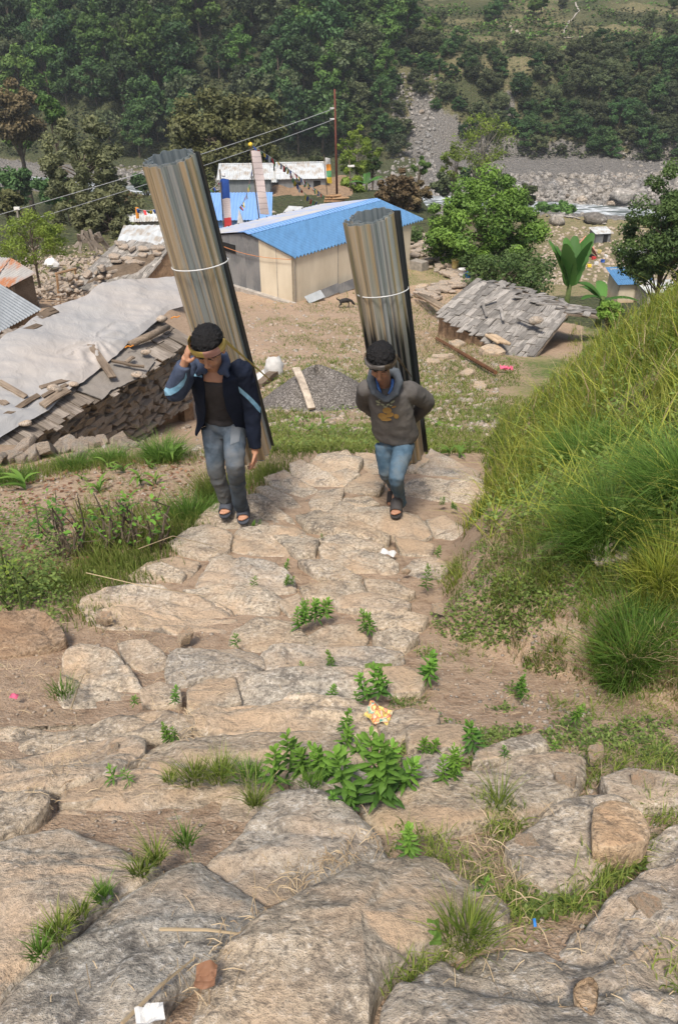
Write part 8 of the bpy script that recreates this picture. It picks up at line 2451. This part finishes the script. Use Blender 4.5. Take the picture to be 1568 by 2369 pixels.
limb(mb, [shL + (ch - shL) * .25, shL, (shL + eLf) / 2, eLf, (eLf + wL) / 2, wL + (eLf - wL) * .06], [.055, .078, .072, .064, .056, .044], 16)
slL = remesh(mb, .008, "sleeve", M['navy'], p1, 2, wr(.008, 16, (1, 1, 1), 9))
# collar and yoke
mb = MB()
for sgn, sh in ((-1, shR), (1, shL)):
    mb.tube([nk + X_ * sgn * .045 + [0, -.075, -.035], nk + X_ * sgn * .088 + [0, -.02, .012], nk + X_ * sgn * .06 + [0, .06, .045]], [.020, .032, .034], 10)
    mb.tube([nk + X_ * sgn * .07 + [0, -.05, -.015], nk + X_ * sgn * .105 + [0, -.065, -.055]], [.026, .016], 8)
mb.tube([nk + X_ * -.06 + [0, .06, .045], nk + [0, .085, .05], nk + X_ * .06 + [0, .06, .045]], [.034, .036, .034], 10)
ellloft(mb, [(nk * .9 + ch * .1 + [0, .04, 0], X_ * .11, Yv * .06), (nk * .75 + ch * .25 + [0, .045, 0], X_ * .165, Yv * .075), (nk * .6 + ch * .4 + [0, .05, 0], X_ * .17, Yv * .085)])
remesh(mb, .008, "collar", M['slate'], p1, 2, wr(.004, 16, (1, 1, 1), 10))
bv = bvh_of(jb); bvR = bvh_of(slR); bvL = bvh_of(slL)
c1 = lambda x, y: (x / 4.137 + 322, y / 4.137 + 701)
strip_px(bv, [c1(470, 645), c1(500, 668), c1(560, 680), c1(672, 705)], [c1(480, 668), c1(505, 700), c1(560, 706), c1(674, 728)], 26, 5, "stripe", M['sky'], p1, .004)
strip_px(bvR, [c1(240, 800), c1(300, 820), (c1(360, 790)), c1(430, 720), c1(450, 660)], [c1(255, 885), c1(310, 880), c1(370, 845), c1(425, 790), c1(455, 710)], 30, 8, "stripe", M['sky'], p1, .004)
strip_px(bvL, [c1(860, 740), c1(915, 765), c1(960, 800), c1(1030, 860), c1(1100, 930), c1(1160, 1005)], [c1(870, 765), c1(905, 790), c1(950, 840), c1(1020, 900), c1(1090, 975), c1(1155, 1055)], 34, 6, "stripe", M['sky'], p1, .004)
bs = bvh_of(shirt1)
strip_px(bs, [c1(665, 590), c1(690, 640), c1(708, 684)], [c1(790, 560), c1(765, 610), c1(725, 682)], 10, 8, "open_neck", M['skin'], p1, .004)
strip_px(bvj, [c1(785, 1100), c1(850, 1090)], [c1(788, 1118), c1(852, 1106)], 5, 3, "belt_buckle", M['flag_orange'], p1, .008)
# face marks
def face_marks(bodyo, hc, r, f, u, s, parent):
    bvb = bvh_of(bodyo)
    def surf(a, b, lift=.0018):
        o_ = V(hc + (r * a + u * b + f * .25) * s); h = bvb.ray_cast(o_, V(-f))
        return np.array(h[0]) + f * lift if h[0] is not None else hc + (r * a + u * b + f * .1) * s
    for q in (-1, 1):
        P = np.array([[surf(q * x, y + dy) for x, y in ((.012, .024), (.022, .029), (.034, .029), (.046, .022))] for dy in (-.0025, .0025)])
        mb = MB(); mb.grid(P); mb.build("eyebrow", M['brow'], parent, smooth=True)
        P = np.array([[surf(q * x, y + dy) for x, y in ((.014, .0), (.024, -.004), (.034, -.004), (.044, .0))] for dy in (-.0012, .0012)])
        mb = MB(); mb.grid(P); mb.build("eyelashes", M['brow'], parent, smooth=True)
    P = np.array([[surf(x, y + dy) for x, y in ((-.024, -.064), (-.012, -.061), (0, -.062), (.012, -.061), (.024, -.064))] for dy in (-.009, -.003, .004)])
    mb = MB(); mb.grid(P); mb.build("lips", M['lip'], parent, smooth=True)
face_marks(body1, hc, r, f, u, S1, p1)
# head strap
def headstrap(hc, r, f, u, s, endR, endL, mats, lab, wid=.030, midc=(.36, .72), h0=.088, name="head_strap"):
    C_, W_ = [], []
    th = np.linspace(-1.75, 1.75, 31)
    loop = [hc + (r * math.sin(a) * .108 + f * math.cos(a) * .114 + u * (h0 + .012 * math.cos(a) - .022 * a * a * .35) - f * .012) * s for a in th]
    def ext(p, q, n=9): return [p * (1 - t_) + q * t_ for t_ in np.linspace(0, 1, n)[1:]]
    pts = ext(loop[0], endL)[::-1] + loop + ext(loop[-1], endR)
    pts = np.array(pts); n = len(pts)
    P = np.zeros((5, n, 3))
    for i in range(n):
        k = i / (n - 1); inl = 8 <= i < 8 + 31; ww = wid * (1 if inl else (1 - .55 * (8 - i) / 8 if i < 8 else 1 - .55 * (i - 38) / 9))
        for j in range(5):
            v_ = j / 4 * 2 - 1
            out = nrm(pts[i] - hc); P[j, i] = pts[i] + u * v_ * ww * s + out * (.004 * math.cos(j * 3.0 + i * .4) - .006 * v_ * (v_ > 0) * 1.2)
    e = MB(); e.grid(P); nn_ = n - 1; 
    outv = P - hc; outv /= np.linalg.norm(outv, axis=2, keepdims=True)
    e.grid((P - outv * .004)[:, ::-1])
    o = e.build(name, [M[m] for m in mats], None, smooth=True)
    mi = np.zeros(len(o.data.polygons), np.int32)
    for k in range(len(mi)):
        c = k % (n - 1) / (n - 1); c = c if k < 4 * (n - 1) else 1 - c; mi[k] = 1 if midc[0] < c < midc[1] else 0
    o.data.polygons.foreach_set("material_index", mi); return tag(o, lab, "head strap", "head straps holding the loads")
headstrap(hc, r, f, u, S1, J(628, 882, 5.34), J(452, 800, 5.2), ['strap_y', 'strap_p'], "yellow and pink woven strap across the older carrier's forehead, running back to his load", .032, (.50, .68))

# ------------------------------------------------ younger carrier
p2 = empty("person", ground(917, 1200), "young man in grey printed hoodie and blue jeans, hands behind him", "person", "carriers climbing the steps")
hc = J(880, 842, 5.10); u = nrm([-.06, -.54, .84]); f = nrm(np.array([-.10, -.80, -.58])); f = nrm(f - u * np.dot(f, u)); r = nrm(np.cross(f, u)); r = r if r[0] > 0 else -r
S2 = 1.0
shR, shL, nk = J(848, 898, 5.36), J(944, 903, 5.34), J(889, 884, 5.30)
ch, pv = J(903, 935, 5.36), J(914, 1006, 5.46)
hR, hL, kR, kL, aR, aL = J(890, 1028, 5.47), J(936, 1028, 5.45), J(893, 1096, 5.42), J(915, 1103, 5.08), J(912, 1128, 5.86), J(928, 1163, 5.36)
eR, wR = J(840, 930, 5.55), J(893, 978, 5.68); eLf, wL = J(990, 930, 5.52), J(948, 975, 5.70)
X_ = nrm(shL - shR)
tL = ground(914, 1200, .045); heelL = tL + np.array([.03, .235, .05]); tR = aR + np.array([-.02, -.06, -.17]); heelR = aR + np.array([.0, .10, -.02])
mb = MB(); head(mb, hc, r, f, u, S2)
mb.tube([hc - u * .05 - f * .03, (hc + nk) / 2 - f * .02, nk + [0, .02, -.02], ch + [0, 0, .05]], [.048, .048, .052, .065], 14)
ellloft(mb, [(nk + [0, .03, -.02], X_ * .06, Yv * .05), (nk * .6 + ch * .4, X_ * .125, Yv * .08), (ch, X_ * .125, Yv * .085), (pv, X_ * .12, Yv * .085), (pv - [0, 0, .08], X_ * .11, Yv * .085)])
limb(mb, [shR, eR, wR], [.042, .034, .024]); limb(mb, [shL, eLf, wL], [.042, .034, .024]); limb(mb, [hR, kR, aR], [.062, .044, .034]); limb(mb, [hL, kL, aL], [.062, .044, .034])
hand(mb, wR, np.array([1.0, .05, -.1]), np.array([0, -.2, 1.0]), np.array([0, -1.0, 0]), .5, .95); hand(mb, wL, np.array([-1.0, .05, .1]), np.array([0, -.2, 1.0]), np.array([0, -1.0, 0]), .5, .95)
foot(mb, p2, heelL, tL, aL, M['rubber_b'], w=.046); foot(mb, p2, heelR, tR, aR, M['rubber_b'], w=.046)
body2 = remesh(mb, .0055, "body", M['skin_dark'], p2, 2)
hairdo(hc, r, f, u, S2 * 1.04, p2, 11)
face_marks(body2, hc, r, f, u, S2, p2)
j2 = jeans(pv, hR, hL, kR, kL, aR + [0, 0, .0], aL + [0, 0, -.01], M['jeans_blue'], p2, .80, 14, .80)
mb = MB()
ellloft(mb, [(nk * .85 + ch * .15 + [0, .03, 0], X_ * .09, Yv * .06), (nk * .62 + ch * .38 + [0, .01, 0], X_ * .155, Yv * .105), (ch, X_ * .16, Yv * .122), (pv * .55 + ch * .45, X_ * .168, Yv * .13), (pv + [0, 0, .03], X_ * .180, Yv * .138), (pv + [0, 0, -.012], X_ * .165, Yv * .128), (pv + [0, 0, -.035], X_ * .148, Yv * .118)])
limb(mb, [shR + (ch - shR) * .3, shR, (shR + eR) / 2, eR, (eR + wR) / 2, wR], [.05, .074, .066, .062, .052, .040], 16)
limb(mb, [shL + (ch - shL) * .3, shL, (shL + eLf) / 2, eLf, (eLf + wL) / 2, wL], [.05, .078, .072, .066, .055, .040], 16)
hd = remesh(mb, .0085, "hoodie", M['hoodie'], p2, 3, wr(.008, 11, (1, 1, .9), 15))
mb = MB()
for sgn in (-1, 1):
    mb.tube([nk + X_ * .015 + [0, -.125, -.085], nk + X_ * sgn * .072 + [0, -.105, -.035], nk + X_ * sgn * .100 + [0, -.035, .025], nk + X_ * sgn * .085 + [0, .045, .055], nk + [0, .095, .04]], [.020, .028, .032, .036, .045], 12)
ball(mb, nk + [0, .11, .0], (.10, .06, .075))
remesh(mb, .008, "hood", M['hood_in'], p2, 2, wr(.006, 14, (1, 1, 1), 17))
bh = bvh_of(hd)
c2 = lambda x, y: (x / 4.809 + 758, y / 4.809 + 739)
mb = MB()
for sgn in (-1, 1):
    mb.tube([nk + X_ * sgn * .030 + [0, -.085, -.055], nk + X_ * sgn * .055 + [0, -.070, -.005], nk + X_ * sgn * .06 + [0, 0, .02]], [.012, .018, .016], 8)
remesh(mb, .006, "shirt_collar", M['shirtblue'], p2, 1)
strip_px(bh, [c2(545, 690), c2(580, 740), c2(600, 770)], [c2(690, 690), c2(655, 745), c2(625, 775)], 8, 6, "open_neck", M['skin_dark'], p2, .006)
def blob(bv_, cx, cy, rx, ry, mat, parent, name="print", lift=.003, rot=0):
    n = 12; ctr = cast(bv_, cx, cy, lift)
    if ctr is None: return
    vs = [ctr]
    for k in range(n):
        a = 2 * math.pi * k / n; x, y = rx * math.cos(a), ry * math.sin(a); q = cast(bv_, cx + x * math.cos(rot) - y * math.sin(rot), cy + x * math.sin(rot) + y * math.cos(rot), lift)
        vs.append(q if q is not None else ctr)
    vs = np.array(vs)
    return MB().add(vs, [(0, 1 + k, 1 + (k + 1) % n) for k in range(n)]).build(name, mat, parent)
for (x, y, a_, b_, m, ro) in [(660, 1010, 50, 34, 'print_y', 0), (610, 1075, 52, 36, 'print_y', .3), (690, 1060, 44, 26, 'print_y', -.3), (650, 1110, 60, 18, 'print_y', 0), (760, 1075, 30, 26, 'print_y', .5), (735, 970, 26, 10, 'print_y', -.3), (720, 915, 28, 11, 'print_g', -.5), (560, 915, 28, 11, 'print_g', .5), (640, 905, 22, 10, 'print_g', 0), (610, 945, 20, 9, 'print_g', .4), (670, 945, 20, 9, 'print_g', -.4), (585, 890, 24, 9, 'print_g', -.4), (560, 945, 18, 9, 'print_g', 0), (700, 955, 16, 8, 'print_g', 0), (625, 870, 8, 16, 'print_g', 0), (640, 970, 24, 8, 'print_g', 0)]:
    cx, cy = c2(x, y); blob(bh, cx, cy, a_ / 4.809, b_ / 4.809, M[m], p2, rot=ro)
headstrap(hc, r, f, u, S2 * 1.03, J(952, 872, 5.42), J(868, 845, 5.48), ['strap_b', 'strap_g'], "frayed brown and grey strap across the younger carrier's forehead", .026, (.25, .55), .084)

# ------------------------------------------------ air
hz = MB().box((0, 205, 12), (700, 450, 90)).build("haze", None or bpy.data.materials.new("haze_air"))
hz["kind"] = "stuff"
hm = hz.data.materials[0]; hm.use_nodes = True; nt = hm.node_tree; nt.nodes.clear()
pv_ = nt.nodes.new("ShaderNodeVolumePrincipled"); pv_.inputs["Color"].default_value = (.80, .86, .95, 1); pv_.inputs["Density"].default_value = .00030; pv_.inputs["Anisotropy"].default_value = .1
on = nt.nodes.new("ShaderNodeOutputMaterial"); nt.links.new(pv_.outputs[0], on.inputs["Volume"])
hm.cycles.homogeneous_volume = True
